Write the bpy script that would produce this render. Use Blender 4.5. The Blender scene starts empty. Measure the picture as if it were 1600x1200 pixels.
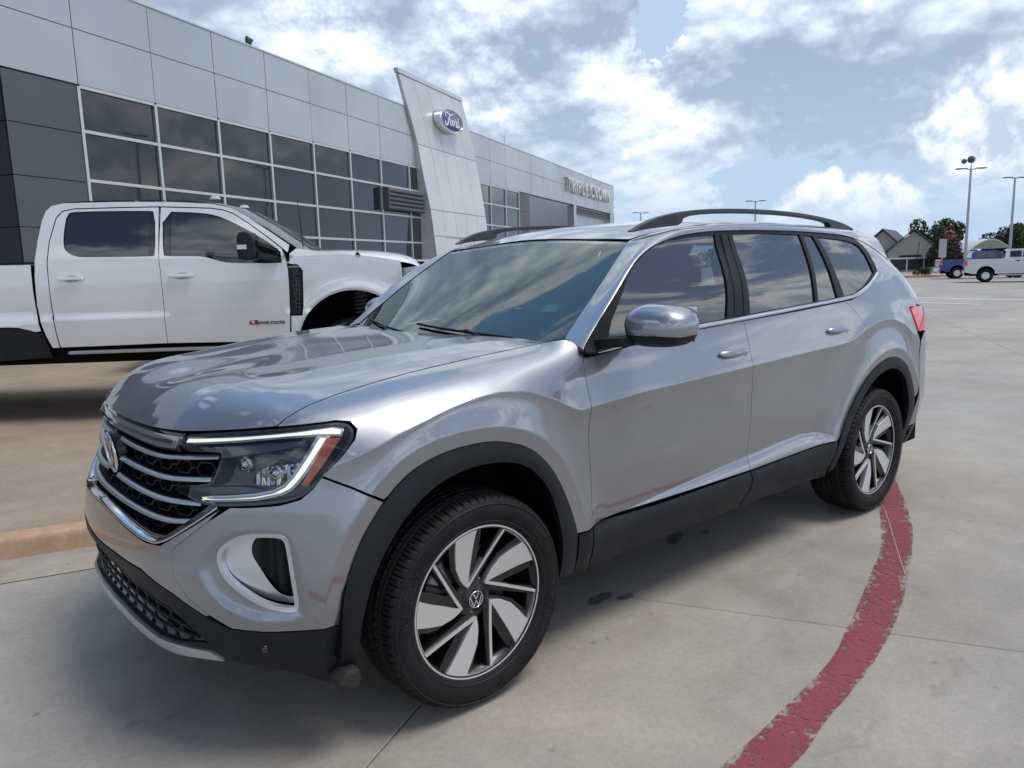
import bpy, bmesh, math, random
import numpy as np
from mathutils import Vector, Matrix, geometry
random.seed(4)
S = bpy.context.scene
COL = S.collection
# ================================================================ camera, sky, sun, exposure
CAM_P = (-1.4445, -2.8876, 1.5014, .6972, -.1536, -.0268, 1158.18)
def cam_axes():
    yaw, pitch, roll = CAM_P[3:6]
    f = np.array([math.cos(pitch) * math.sin(yaw), math.cos(pitch) * math.cos(yaw), math.sin(pitch)])
    r = np.cross(f, [0, 0, 1]); r /= np.linalg.norm(r); u = np.cross(r, f)
    return r * math.cos(roll) + u * math.sin(roll), -r * math.sin(roll) + u * math.cos(roll), f
_r, _u, _f = cam_axes()
cd = bpy.data.cameras.new("camera"); cam = bpy.data.objects.new("camera", cd); COL.objects.link(cam); S.camera = cam
cd.sensor_width = 36; cd.lens = CAM_P[6] / 1600 * 36; cd.clip_start = .05; cd.clip_end = 9000
M3 = Matrix((_r, _u, -_f)).transposed(); cam.matrix_world = Matrix.Translation(CAM_P[:3]) @ M3.to_4x4()
S.render.resolution_x = 1024; S.render.resolution_y = 768
S.view_settings.view_transform = 'Standard'; S.view_settings.look = 'None'; S.view_settings.exposure = EXPOSURE = 1.30; S.view_settings.gamma = 1
S.cycles.max_bounces = 8; S.cycles.transparent_max_bounces = 12
SUN_DIR = Vector((.40, -.48, 1.35)).normalized()      # towards the veiled sun
sd = bpy.data.lights.new("sun", 'SUN'); sd.energy = .9; sd.angle = math.radians(26); sd.color = (1, .96, .9)
sun = bpy.data.objects.new("sun", sd); COL.objects.link(sun); sun.rotation_euler = SUN_DIR.to_track_quat('Z', 'Y').to_euler()

def pix_dir(x, y):   # authoring numbers only: directions in the sky at which clouds stand
    v = _f + (x - 800) / CAM_P[6] * _r - (y - 600) / CAM_P[6] * _u; return v / np.linalg.norm(v)
class NT:
    """small helper to write node trees as expressions"""
    def __init__(s, tree): s.t = tree; s.n = tree.nodes; s.l = tree.links
    def new(s, kind, **kw):
        n = s.n.new(kind)
        for k, v in kw.items(): setattr(n, k, v)
        return n
    def put(s, sock, v):
        if isinstance(v, bpy.types.NodeSocket): s.l.new(v, sock)
        else: sock.default_value = v
    def m(s, op, a, b=0., c=0., clamp=False):
        n = s.new('ShaderNodeMath', operation=op); n.use_clamp = clamp
        for i, v in enumerate((a, b, c)[:3]): s.put(n.inputs[i], v)
        return n.outputs[0]
    def vm(s, op, a, b=(0, 0, 0), sc=None):
        n = s.new('ShaderNodeVectorMath', operation=op); s.put(n.inputs[0], a); s.put(n.inputs[1], b)
        if sc is not None: s.put(n.inputs[3], sc)
        return n.outputs['Value'] if op in ('DOT_PRODUCT', 'LENGTH', 'DISTANCE') else n.outputs[0]
    def noise(s, vec, scale, detail=4., rough=.5, dist=0., w=None):
        n = s.new('ShaderNodeTexNoise'); s.put(n.inputs['Vector'], vec); s.put(n.inputs['Scale'], scale)
        n.inputs['Detail'].default_value = detail; n.inputs['Roughness'].default_value = rough; n.inputs['Distortion'].default_value = dist
        return n.outputs['Fac']
    def ramp(s, f, *stops, mode='LINEAR'):
        n = s.new('ShaderNodeValToRGB'); s.put(n.inputs[0], f); cr = n.color_ramp; cr.interpolation = mode
        while len(cr.elements) > len(stops): cr.elements.remove(cr.elements[-1])
        while len(cr.elements) < len(stops): cr.elements.new(.5)
        for e, (p, c) in zip(cr.elements, stops): e.position = p; e.color = (c, c, c, 1) if isinstance(c, (int, float)) else (*c[:3], 1)
        return n.outputs[0]
    def sstep(s, f, a, b, lo=0., hi=1.):
        n = s.new('ShaderNodeMapRange', interpolation_type='SMOOTHSTEP'); s.put(n.inputs[0], f)
        for i, v in zip((1, 2, 3, 4), (a, b, lo, hi)): s.put(n.inputs[i], v)
        return n.outputs[0]
    def mix(s, f, a, b, blend='MIX'):
        n = s.new('ShaderNodeMix', data_type='RGBA', blend_type=blend); s.put(n.inputs[0], f)
        for i, v in ((6, a), (7, b)): s.put(n.inputs[i], (*v[:3], 1) if isinstance(v, (tuple, list)) else v)
        return n.outputs[2]
    def sep(s, v): n = s.new('ShaderNodeSeparateXYZ'); s.put(n.inputs[0], v); return n.outputs
    def comb(s, x, y, z):
        n = s.new('ShaderNodeCombineXYZ')
        for i, v in enumerate((x, y, z)): s.put(n.inputs[i], v)
        return n.outputs[0]

W_ = bpy.data.worlds.new("World"); S.world = W_; W_.use_nodes = True; W_.node_tree.nodes.clear()
# ---------------------------------------------------------------- clouds worked out in numpy for a map of the upper sky
def _fft_noise(n, beta, seed, lo=1.):
    rs = np.random.RandomState(seed); k = np.fft.fftfreq(n) * n; kk = np.hypot(*np.meshgrid(k, k)); kk[0, 0] = 1
    a = np.where(kk < lo, 0, kk**(-beta)); a[0, 0] = 0; f = np.fft.ifft2(np.fft.fft2(rs.randn(n, n)) * a).real; return ((f - f.mean()) / f.std()).astype(np.float32)
def _worley(n, cells, seed):
    rs = np.random.RandomState(seed); P = rs.rand(cells, cells, 2); y, x = np.meshgrid(np.arange(n) / n * cells, np.arange(n) / n * cells, indexing='ij'); ix, iy = x.astype(int), y.astype(int); best = np.full((n, n), 9.)
    for dy in (-1, 0, 1):
        for dx in (-1, 0, 1):
            cx, cy = (ix + dx) % cells, (iy + dy) % cells; d = (ix + dx + P[cy, cx, 0] - x)**2 + (iy + dy + P[cy, cx, 1] - y)**2; best = np.minimum(best, d)
    return np.sqrt(best).astype(np.float32)
def _samp(T, u, v):
    n = T.shape[0]; u = (u % 1.) * n; v = (v % 1.) * n; i = u.astype(np.int32); j = v.astype(np.int32); a = (u - i).astype(np.float32); b = (v - j).astype(np.float32); i %= n; j %= n; i2 = (i + 1) % n; j2 = (j + 1) % n
    return T[j, i] * (1 - a) * (1 - b) + T[j, i2] * a * (1 - b) + T[j2, i] * (1 - a) * b + T[j2, i2] * a * b
_N = 1024
_FB = _fft_noise(_N, 1.75, 1); _FB2 = _fft_noise(_N, 1.6, 2); _WX = _fft_noise(_N, 1.9, 3); _WY = _fft_noise(_N, 1.9, 4); _FN = _fft_noise(_N, 1.15, 5, 6)
_B = sum(w * (0.62 - _worley(_N, c, s)) for w, c, s in ((1., 8, 11), (.60, 17, 12), (.36, 37, 13), (.20, 79, 14), (.10, 151, 15))); _B = (_B / _B.std()).astype(np.float32)
def ss(x, a, b): t = np.clip((x - a) / (b - a), 0, 1); return t * t * (3 - 2 * t)
def clouds(D):
    """D: unit directions (..., 3), z up. Returns colour and cover"""
    x, y, z = D[..., 0], D[..., 1], np.maximum(D[..., 2], 0)
    az = np.arctan2(x, y); el = np.arcsin(np.clip(z, 0, 1)); rr = 1 / (z + .46)
    px, py = x * rr, y * rr; s = .215
    u, v = px * s + .13, py * s + .37
    wu, wv = _samp(_WX, u * .9, v * .9) * .012, _samp(_WY, u * .9, v * .9) * .012; u2, v2 = u + wu, v + wv
    def H(u, v): return .55 * _samp(_FB, u, v) + .62 * _samp(_B, u * 1.1, v * 1.1) + .06 * _samp(_FN, u * 1.3, v * 1.3)
    h = H(u2, v2)
    # towards the top of the sky in map terms: closer to the zenith is nearer the origin
    L = np.hypot(px, py) + 1e-6; du, dv = -px / L * s, -py / L * s
    hs = H(u2 + du * .035, v2 + dv * .035); hb = H(u2 + du * .11 + .003, v2 + dv * .11)
    relief = (h - hs) * .42 + (h - hb) * .40
    # upright heads low in the sky
    ua, va = az / (2 * np.pi), el / (2 * np.pi)
    wa = _samp(_WX, ua * 3, va * 3) * .004; Hc = lambda a, b: .35 * _samp(_FB2, a * 3, b * 3) + .75 * _samp(_B, a * 3, b * 3) + .10 * _samp(_FN, a * 4, b * 4)
    hc = Hc(ua + wa, va + wa); hcs = Hc(ua + wa + .0008, va + wa + .0030)
    wX, wY = (.010 * _samp(_WX, ua * 6, va * 6) + .008 * _samp(_FN, ua * 5, va * 5)), (.010 * _samp(_WY, ua * 6, va * 6) + .008 * _samp(_FN, ua * 5 + .4, va * 5))
    def blob(X, Y, r, ax=1.):
        c = pix_dir(X, Y); a0 = math.atan2(c[0], c[1]); e0 = math.asin(c[2]); da = (az - a0 + np.pi) % (2 * np.pi) - np.pi + wX
        q = ((da * np.cos(e0) / r)**2 + ((el + wY - e0) * ax / r)**2); return np.exp(-q)
    cov = .85 + 1.6 * blob(620, 60, .35) + 1.7 * blob(1180, 60, .36, 1.4) + 1.4 * blob(860, 210, .20) + 1.2 * blob(1330, 165, .17, 2.) - 6.2 * blob(1036, 66, .056, 1.0) - 2.6 * blob(1165, 250, .095, .8) - 3.2 * blob(1420, 275, .15, 1.6) - 1.4 * blob(1060, 330, .10, 1.2) + 1.2 * blob(1545, 175, .07)
    back = ss(np.abs((az - CAM_P[3] + np.pi) % (2 * np.pi) - np.pi), .66, .96); cov = cov - back * (1.42 - .30 * ss(el, .6, 1.) + .9 * ss(.75 - el, 0, .25)) - .85 * ss(el, .72, .98)
    def gap(A_, E_, r): da = (az - math.radians(A_) + np.pi) % (2 * np.pi) - np.pi + 2 * wX; return np.exp(-((da * np.cos(el) / r)**2 + ((el + 2 * wY - math.radians(E_)) / r)**2))
    cov = cov - 2.1 * gap(8, 42, .30) - 1.2 * gap(-14, 34, .26) - 1.6 * gap(30, 58, .20)
    a1 = ss(h * .9 + cov, .05, .55)
    lit = .95 * blob(745, 150, .075, .7) + .95 * blob(490, 60, .06) + .70 * blob(990, 185, .070, 1.2) + .2 * blob(1085, 150, .07) + .4 * blob(560, 110, .06) + .25 * blob(1110, 215, .07) + .55 * blob(940, 110, .05) + .4 * blob(1030, 300, .06)
    drk = .80 * blob(905, 40, .13, 1.9) + .62 * blob(765, 265, .10, 1.8) + .75 * blob(1290, 110, .17, 1.9) + .80 * blob(1340, 185, .15, 3.2) + .22 * blob(640, 60, .12) + .3 * blob(1190, 30, .12) + .30 * blob(1500, 60, .18) + .35 * blob(870, 255, .08, 2.)
    low = .30 * _samp(_FB2, u * .8, v * .8)
    t1 = .49 + .56 * relief + .36 * lit - .36 * drk - .13 * low - .05 * h
    t1 = t1 + .05 * _samp(_FN, u * 2.2, v * 2.2) * (.3 + lit)
    t1 = .51 + (t1 - .49) * 1.32
    K = np.array([0, .25, .5, .75, 1.]); C = np.array([(.165, .205, .275), (.225, .272, .345), (.335, .385, .445), (.475, .495, .515), (.60, .585, .56)])
    ramp = lambda t: np.stack([np.interp(t, K, C[:, k]) for k in range(3)], -1)
    c1 = ramp(np.clip(t1, 0, 1)); 
    # cumulus heads: flat foot, domed tops
    def head(X, Y, w, hgt):
        c = pix_dir(X, Y); a0 = math.atan2(c[0], c[1]); e0 = math.asin(c[2]); da = ((az - a0 + np.pi) % (2 * np.pi) - np.pi) / w; q = (el - e0) / hgt; dome = 1 - np.abs(da)**1.5 - np.where(q > 0, np.abs(q)**1.3, np.abs(q)**2); return dome
    def headA(A_, E_, w, hgt): da = ((az - math.radians(A_) + np.pi) % (2 * np.pi) - np.pi) / w; q = (el - math.radians(E_)) / hgt; return 1 - np.abs(da)**1.5 - np.where(q > 0, np.abs(q)**1.3, np.abs(q)**2)
    hd = np.maximum.reduce([head(1262, 345, .060, .062), head(1350, 335, .062, .050), head(1215, 350, .040, .035), head(1300, 325, .03, .05), head(1390, 352, .035, .035), head(1560, 190, .075, .060)] +
        [headA(*q) for q in ((86, 8, .10, .05), (96, 11, .10, .065), (107, 8.5, .11, .06), (118, 11, .13, .085), (128, 8, .11, .06), (139, 11.5, .12, .085), (152, 8, .14, .07), (170, 13, .16, .10), (186, 24, .20, .12), (205, 14, .22, .12), (230, 24, .2, .12), (255, 14, .2, .1), (280, 26, .24, .12), (310, 15, .2, .1), (-25, 14, .2, .10), (-8, 10, .14, .08))])
    a2 = ss(hd * 1.15 + hc * .50 + .30 * _samp(_FB2, ua * 9, va * 9), .02, .72) * ss(hd, -1.0, -.1)
    t2 = .56 + .50 * (hc - hcs) + .16 * np.clip(hd, -1, 1) + .05 * _samp(_FN, ua * 14, va * 14); c2 = ramp(np.clip(t2, .30, .97))
    c2 = c2 * .84 + np.array((.30, .35, .41)) * .16
    a2 = a2 * (.35 + .65 * ss(el, .02, .11))
    hz = (ss(.34 - el, 0, .34) * .50)[..., None]; c1 = c1 * (1 - hz) + np.array((.245, .31, .39)) * hz
    a1 = a1 * ss(el, .005, .16); a = a1 + a2 * (1 - a1 * .6) ; col = c1 * (1 - a2)[..., None] + c2 * a2[..., None]; a = np.clip(np.maximum(a1, a2), 0, 1) * .98
    veil = (1 - ss(np.abs((az - CAM_P[3] + np.pi) % (2 * np.pi) - np.pi), .60, 1.5)) * .93; k_ = ss(el, .28, .52)[..., None]; an = a + veil * (1 - a); col = (col * a[..., None] + (np.array((.225, .295, .385)) * (1 - k_) + np.array((.13, .24, .41)) * k_) * (veil * (1 - a))[..., None]) / (an[..., None] + 1e-6); a = an
    return col * .94, a

def sky_map(name, w, h, a0, a1, e1):
    A, E = np.meshgrid(a0 + (np.arange(w) + .5) / w * (a1 - a0), (np.arange(h) + .5) / h * e1); c, a = clouds(np.stack([np.cos(E) * np.sin(A), np.cos(E) * np.cos(A), np.sin(E)], -1))
    im = bpy.data.images.new(name, w, h, alpha=True, float_buffer=True); im.colorspace_settings.name = 'Non-Color'; im.alpha_mode = 'CHANNEL_PACKED'
    im.pixels.foreach_set(np.concatenate([c, a[..., None]], -1).astype(np.float32).ravel()); im.update(); im.pack(); return im
def make_sky():
    t = NT(W_.node_tree); out = t.new('ShaderNodeOutputWorld')
    sky = t.new('ShaderNodeTexSky', sky_type='NISHITA'); sky.sun_disc = False
    sky.sun_elevation = math.asin(SUN_DIR.z); sky.sun_rotation = math.atan2(SUN_DIR.x, SUN_DIR.y); sky.air_density = 1.0; sky.dust_density = 1.6; sky.ozone_density = 2.
    d = t.vm('NORMALIZE', t.new('ShaderNodeTexCoord').outputs['Generated']); x, y, z = t.sep(d)[:3]
    az = t.m('ARCTAN2', x, y); el = t.m('ARCSINE', t.m('MAXIMUM', z, 0.))
    # world bearings: one coarse map of the whole sky, one finer map of its southern part
    def tex(im, a0, a1, e1):
        n = t.new('ShaderNodeTexImage', extension='REPEAT', interpolation='Linear'); n.image = im
        t.put(n.inputs[0], t.comb(t.m('DIVIDE', t.m('SUBTRACT', az, a0), a1 - a0), t.m('MINIMUM', t.m('MAXIMUM', t.m('DIVIDE', el, e1), .0008), .9992), 0.)); return n.outputs['Color'], n.outputs['Alpha']
    a_c = CAM_P[3]; wa, we = math.radians(46), math.radians(52)
    gc, ga = tex(sky_map('cloud_map_all', 2000, 500, -math.pi, math.pi, math.pi / 2), -math.pi, math.pi, math.pi / 2); fc, fa = tex(sky_map('cloud_map_fine', 1500, 850, a_c - wa, a_c + wa, we), a_c - wa, a_c + wa, we)
    k = t.m('MULTIPLY', t.sstep(t.m('ABSOLUTE', t.m('SUBTRACT', az, a_c)), wa - .02, wa - .09), t.sstep(el, we - .02, we - .09)); cc = t.mix(k, gc, fc); ca = t.m('ADD', t.m('MULTIPLY', ga, t.m('SUBTRACT', 1., k)), t.m('MULTIPLY', fa, k))
    bgs = t.new('ShaderNodeBackground'); t.put(bgs.inputs[0], sky.outputs[0]); bgs.inputs[1].default_value = .045
    bgh = t.new('ShaderNodeBackground'); t.put(bgh.inputs[0], (.225, .295, .385, 1)); bgh.inputs[1].default_value = 1.
    ms0 = t.new('ShaderNodeMixShader'); t.put(ms0.inputs[0], t.sstep(z, .20, .0, .0, .85)); t.l.new(bgs.outputs[0], ms0.inputs[1]); t.l.new(bgh.outputs[0], ms0.inputs[2])
    bgc = t.new('ShaderNodeBackground'); t.put(bgc.inputs[0], cc); bgc.inputs[1].default_value = 1.
    ms = t.new('ShaderNodeMixShader'); t.put(ms.inputs[0], ca); t.l.new(ms0.outputs[0], ms.inputs[1]); t.l.new(bgc.outputs[0], ms.inputs[2])
    bgg = t.new('ShaderNodeBackground'); bgg.inputs[0].default_value = (.20, .19, .175, 1)
    mg = t.new('ShaderNodeMixShader'); t.put(mg.inputs[0], t.sstep(z, -.02, -.05)); t.l.new(ms.outputs[0], mg.inputs[1]); t.l.new(bgg.outputs[0], mg.inputs[2])
    t.l.new(mg.outputs[0], out.inputs[0])
make_sky()
W_.cycles.sampling_method = 'AUTOMATIC'

# ================================================================ helpers
def tag(o, label=None, cat=None, group=None, kind=None):
    for k, v in (('label', label), ('category', cat), ('group', group), ('kind', kind)):
        if v: o[k] = v
    return o
def empty(name, loc=(0, 0, 0), rz=0., **kw):
    o = bpy.data.objects.new(name, None); COL.objects.link(o); o.location = loc; o.rotation_euler = (0, 0, rz); o.empty_display_size = .2; return tag(o, **kw)
def link(name, me, mat, parent=None, smooth=False):
    o = bpy.data.objects.new(name, me); COL.objects.link(o)
    if mat is not None:
        for mm in (mat if isinstance(mat, (list, tuple)) else [mat]): me.materials.append(mm)
    if parent is not None: o.parent = parent
    if smooth:
        for p in me.polygons: p.use_smooth = True
    return o
def mesh(name, V, F, mat, parent=None, smooth=False, N=None):
    me = bpy.data.meshes.new(name); me.from_pydata([tuple(map(float, v)) for v in V], [], [tuple(map(int, f)) for f in F]); me.update()
    o = link(name, me, mat, parent, smooth or N is not None)
    if N is not None: me.normals_split_custom_set_from_vertices([tuple(map(float, n)) for n in N])
    return o
def copy_tree(o, parent=None):
    c = o.copy(); COL.objects.link(c); c.parent = parent
    for ch in [k for k in bpy.data.objects if k.parent == o]: copy_tree(ch, c)
    return c
class MB:
    """collects simple shapes into one mesh"""
    def __init__(s): s.V = []; s.F = []
    def add(s, V, F): n = len(s.V); s.V += [tuple(v) for v in V]; s.F += [tuple(i + n for i in f) for f in F]; return s
    def box(s, a, b, M=None):
        (x0, y0, z0), (x1, y1, z1) = a, b
        V = [(x0, y0, z0), (x1, y0, z0), (x1, y1, z0), (x0, y1, z0), (x0, y0, z1), (x1, y0, z1), (x1, y1, z1), (x0, y1, z1)]
        if M is not None: V = [tuple(M @ Vector(v)) for v in V]
        return s.add(V, [(0, 3, 2, 1), (4, 5, 6, 7), (0, 1, 5, 4), (1, 2, 6, 5), (2, 3, 7, 6), (3, 0, 4, 7)])
    def tube(s, P, r, n=8, up=None, caps=True, sq=1.):
        P = [np.array(p, float) for p in P]; m = len(P); R = r if hasattr(r, '__len__') else [r] * m; V = []; F = []
        T = [P[min(i + 1, m - 1)] - P[max(i - 1, 0)] for i in range(m)]; T = [t / (np.linalg.norm(t) + 1e-9) for t in T]
        a = np.array(up if up is not None else (0, 0, 1.)); 
        if up is None and abs(T[0] @ a) > .9: a = np.array((1., 0, 0))
        for i in range(m):
            e1 = a - (a @ T[i]) * T[i]; e1 /= np.linalg.norm(e1) + 1e-9
            if up is None: a = e1
            e2 = np.cross(T[i], e1)
            for k in range(n):
                w = 2 * math.pi * (k + .5 * (n == 4)) / n; V.append(P[i] + R[i] * (math.cos(w) * e1 * sq + math.sin(w) * e2))
        for i in range(m - 1):
            for k in range(n): F.append((i * n + k, i * n + (k + 1) % n, (i + 1) * n + (k + 1) % n, (i + 1) * n + k))
        if caps: F.append(tuple(range(n))[::-1]); F.append(tuple((m - 1) * n + k for k in range(n)))
        return s.add(V, F)
    def lathe(s, prof, n=48, O=(0, 0, 0), ax='y', closed=False):
        V = []; F = []; m = len(prof)
        for k in range(n):
            w = 2 * math.pi * k / n; c, q = math.cos(w), math.sin(w)
            for (r, h) in prof:
                p = (r * c, h, r * q) if ax == 'y' else (r * c, r * q, h) if ax == 'z' else (h, r * c, r * q); V.append((p[0] + O[0], p[1] + O[1], p[2] + O[2]))
        for k in range(n):
            k2 = (k + 1) % n
            for i in range(m - 1 + (1 if closed else 0)): F.append((k * m + i, k * m + (i + 1) % m, k2 * m + (i + 1) % m, k2 * m + i))
        return s.add(V, F)
    def prism(s, poly, f0, f1):
        """poly 2-D points; f0/f1 map them to 3-D front and back"""
        n = len(poly); V = [f0(p) for p in poly] + [f1(p) for p in poly]
        return s.add(V, [tuple(range(n)), tuple(range(2 * n - 1, n - 1, -1))] + [((i + 1) % n, i, n + i, n + (i + 1) % n) for i in range(n)])
    def grid(s, G):
        n, m = len(G), len(G[0]); return s.add([p for r in G for p in r], [(i * m + j, i * m + j + 1, (i + 1) * m + j + 1, (i + 1) * m + j) for i in range(n - 1) for j in range(m - 1)])
    def build(s, name, mat, parent=None, smooth=False, bevel=0, recalc=True, auto=None):
        me = bpy.data.meshes.new(name); me.from_pydata(s.V, [], s.F); me.update()
        if recalc or bevel:
            bm = bmesh.new(); bm.from_mesh(me)
            if bevel: bmesh.ops.bevel(bm, geom=[e for e in bm.edges if e.is_manifold and e.calc_face_angle(0) > .5], offset=bevel, segments=2, affect='EDGES', profile=.5)
            bmesh.ops.recalc_face_normals(bm, faces=bm.faces); bm.to_mesh(me); bm.free()
        o = link(name, me, mat, parent, smooth)
        if auto: me.set_sharp_from_angle(angle=math.radians(auto))
        return o
def chaikin(P, n=2, closed=True):
    P = [np.array(p, float) for p in P]
    for _ in range(n):
        Q = [] if closed else [P[0]]
        for a, b in zip(P, P[1:] + (P[:1] if closed else [])): Q += [.75 * a + .25 * b, .25 * a + .75 * b]
        P = Q if closed else Q + [P[-1]]
    return P
def resample(P, sp, closed=True, keep=18):
    """even spacing along a polyline, corners sharper than `keep` degrees kept"""
    P = [np.array(p, float) for p in P]; out = []; n = len(P)
    for i in range(n if closed else n - 1):
        a, b = P[i], P[(i + 1) % n]; L = np.linalg.norm(b - a); k = max(1, int(round(L / sp)))
        out += [a + (b - a) * j / k for j in range(k)]
    if not closed: out.append(P[-1])
    return np.array(out)
def area(P): P = np.asarray(P); x, y = P[:, 0], P[:, 1]; return .5 * np.sum(x * np.roll(y, -1) - np.roll(x, -1) * y)
def shrink(P, d):
    P = np.asarray(P, float); s = 1 if area(P) > 0 else -1
    a = P - np.roll(P, 1, 0); b = np.roll(P, -1, 0) - P; a /= np.linalg.norm(a, axis=1)[:, None] + 1e-12; b /= np.linalg.norm(b, axis=1)[:, None] + 1e-12
    na = np.stack([-a[:, 1], a[:, 0]], 1) * s; nb = np.stack([-b[:, 1], b[:, 0]], 1) * s; m = na + nb; m /= np.linalg.norm(m, axis=1)[:, None] + 1e-9
    return P + m * d / np.clip((m * na).sum(1), .45, 1)[:, None]
def panel(name, poly, F, mat, parent=None, sp=.015, off=0., lip=.012, holes=(), gap=.0022, flip=1, edge=.0012, nf=None, relief=None, spz=None, lines=(), seam=None):
    """cut a panel out of the surface F(a, b); it gets real edges turned inwards and its seams stay open"""
    spz = spz or sp
    loops = []
    for k, P in enumerate([poly] + list(holes)):
        P = resample(P, min(sp, spz)); 
        if area(P) < 0: P = P[::-1]
        P = shrink(P, gap if k == 0 else -gap * 0); loops.append(P if k == 0 else P[::-1])
    O = loops[0]; lo, hi = O.min(0), O.max(0)
    ga = np.arange(lo[0] + sp * .5, hi[0], sp); gb = np.arange(lo[1] + spz * .5, hi[1], spz)
    X, Y = np.meshgrid(ga, gb, indexing='ij'); Q = np.stack([X.ravel(), Y.ravel()], 1); ok = inside(Q, O)
    for H in loops[1:]: ok &= ~inside(Q, H)
    Q = Q[ok]
    for L in loops: Q = Q[seg_dist(Q, L, True) > .45 * min(sp, spz)] if len(Q) else Q
    for C, offs in lines:       # extra rows of points along a styling line keep its edge straight
        C = resample(np.asarray(C), .012, False); t_ = np.gradient(C, axis=0); t_ /= np.linalg.norm(t_, axis=1)[:, None]; n_ = np.stack([-t_[:, 1], t_[:, 0]], 1)
        Q = Q[seg_dist(Q, C) > max(abs(o) for o in offs) + .004]
        for o_ in offs:
            c_ = C + n_ * o_; k_ = inside(c_, O)
            for H in loops[1:]: k_ &= ~inside(c_, H)
            c_ = c_[k_]
            for L in loops: c_ = c_[seg_dist(c_, L, True) > .002] if len(c_) else c_
            Q = np.vstack([Q, c_]) if len(c_) else Q
    V2 = np.vstack(loops + [Q]); E = []; b = 0; rings = []
    for L in loops: n = len(L); E += [(b + i, b + (i + 1) % n) for i in range(n)]; rings.append((b, n)); b += n
    vv, _, ff, ov, _, _ = geometry.delaunay_2d_cdt([Vector(v) for v in V2], E, [], 0, 1e-7)
    A = np.array([tuple(v) for v in vv]); T = np.array([f for f in ff if len(f) == 3]); c = A[T].mean(1); ok = inside(c, O)
    for H in loops[1:]: ok &= ~inside(c, H)
    T = T[ok]; ar = np.cross(A[T[:, 1]] - A[T[:, 0]], A[T[:, 2]] - A[T[:, 0]]); T[ar < 0] = T[ar < 0][:, ::-1]
    Fo = (lambda a, b: F(a, b, off)) if relief is None else (lambda a, b: F(a, b, off + relief(a, b)))
    P3 = Fo(A[:, 0], A[:, 1]); N3 = nrm(Fo, A[:, 0], A[:, 1]) * flip
    if flip < 0: T = T[:, ::-1]
    V = [P3]; NN = [N3]; FF = [tuple(t) for t in T]; base = len(A)
    # map ring indices (cdt may renumber)
    inv = {}
    for i, src in enumerate(ov):
        for s_ in src: inv[s_] = i
    if lip:
        for (b0, n) in rings:
            ids = [inv[b0 + i] for i in range(n)]; P = P3[ids]; N = N3[ids]; tg = np.roll(P, -1, 0) - np.roll(P, 1, 0); tg /= np.linalg.norm(tg, axis=1)[:, None] + 1e-12
            o = np.cross(tg, N) * flip; o /= np.linalg.norm(o, axis=1)[:, None] + 1e-12
            a = P + o * edge * .7 - N * edge; c_ = a - N * lip
            m_ = (o * .35 + N); m_ /= np.linalg.norm(m_, axis=1)[:, None]
            V += [P, a, a, c_]; NN += [N, m_, o, o]
            for i in range(n):
                j = (i + 1) % n
                for q in (0, 2):
                    f = (base + q * n + i, base + (q + 1) * n + i, base + (q + 1) * n + j, base + q * n + j); FF.append(f if flip > 0 else f[::-1])
            base += 4 * n
    V = np.vstack(V); NN = np.vstack(NN)
    seam = seam or (M_DARK if mat in (M_SIL, M_WHITE) else None)  # lips of painted panels turn near-black: the seam's shade is put into their colour
    if not seam: return mesh(name, V, FF, mat, parent, True, NN)
    o = mesh(name, V, FF, [mat, seam], parent, True, NN); b0 = len(T)
    mi = np.zeros(len(FF), np.int32); k = b0
    if lip:
        for (_, n) in rings: mi[k + 1:k + 2 * n:2] = 1; k += 2 * n
    o.data.polygons.foreach_set('material_index', mi); return o
def mirror(o, name=None):
    c = o.copy(); COL.objects.link(c); c.parent = o.parent; c.scale.y = -1; return c

# ---------------------------------------------------------------- surface maths (numpy only)
def nspline(t, P, q):
    """natural cubic spline through P at parameters t, evaluated at q"""
    t = np.asarray(t, float); P = np.asarray(P, float); n = len(t)
    sh = P.shape[1:]; P2 = P.reshape(n, -1); h = np.diff(t)
    A = np.zeros((n, n)); b = np.zeros_like(P2); A[0, 0] = A[-1, -1] = 1
    for i in range(1, n - 1):
        A[i, i - 1] = h[i - 1]; A[i, i] = 2 * (h[i - 1] + h[i]); A[i, i + 1] = h[i]
        b[i] = 6 * ((P2[i + 1] - P2[i]) / h[i] - (P2[i] - P2[i - 1]) / h[i - 1])
    M = np.linalg.solve(A, b); q = np.asarray(q, float)
    k = np.clip(np.searchsorted(t, q) - 1, 0, n - 2); d = (q - t[k])[:, None]; e = (t[k + 1] - q)[:, None]; hh = h[k][:, None]
    r = (M[k] * e**3 + M[k + 1] * d**3) / (6 * hh) + (P2[k] / hh - M[k] * hh / 6) * e + (P2[k + 1] / hh - M[k + 1] * hh / 6) * d
    return r.reshape((len(q),) + sh)
def dense(P, n=400, closed=False):
    P = np.asarray(P, float); t = np.r_[0, np.cumsum(np.linalg.norm(np.diff(P, axis=0), axis=1))]
    s = nspline(t, P, np.linspace(0, t[-1], n)); return s
def blur1(a, sg, axis):
    if sg <= 0: return a
    r = int(4 * sg) + 1; k = np.exp(-.5 * (np.arange(-r, r + 1) / sg)**2); k /= k.sum()
    a = np.moveaxis(a, axis, 0); n = len(a)
    lo = 2 * a[0] - a[1:r + 1][::-1]; hi = 2 * a[-1] - a[-r - 1:-1][::-1]
    p = np.concatenate([lo, a, hi]); o = np.zeros_like(a)
    for i, w in enumerate(k): o += w * p[i:i + n]
    return np.moveaxis(o, 0, axis)
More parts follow.
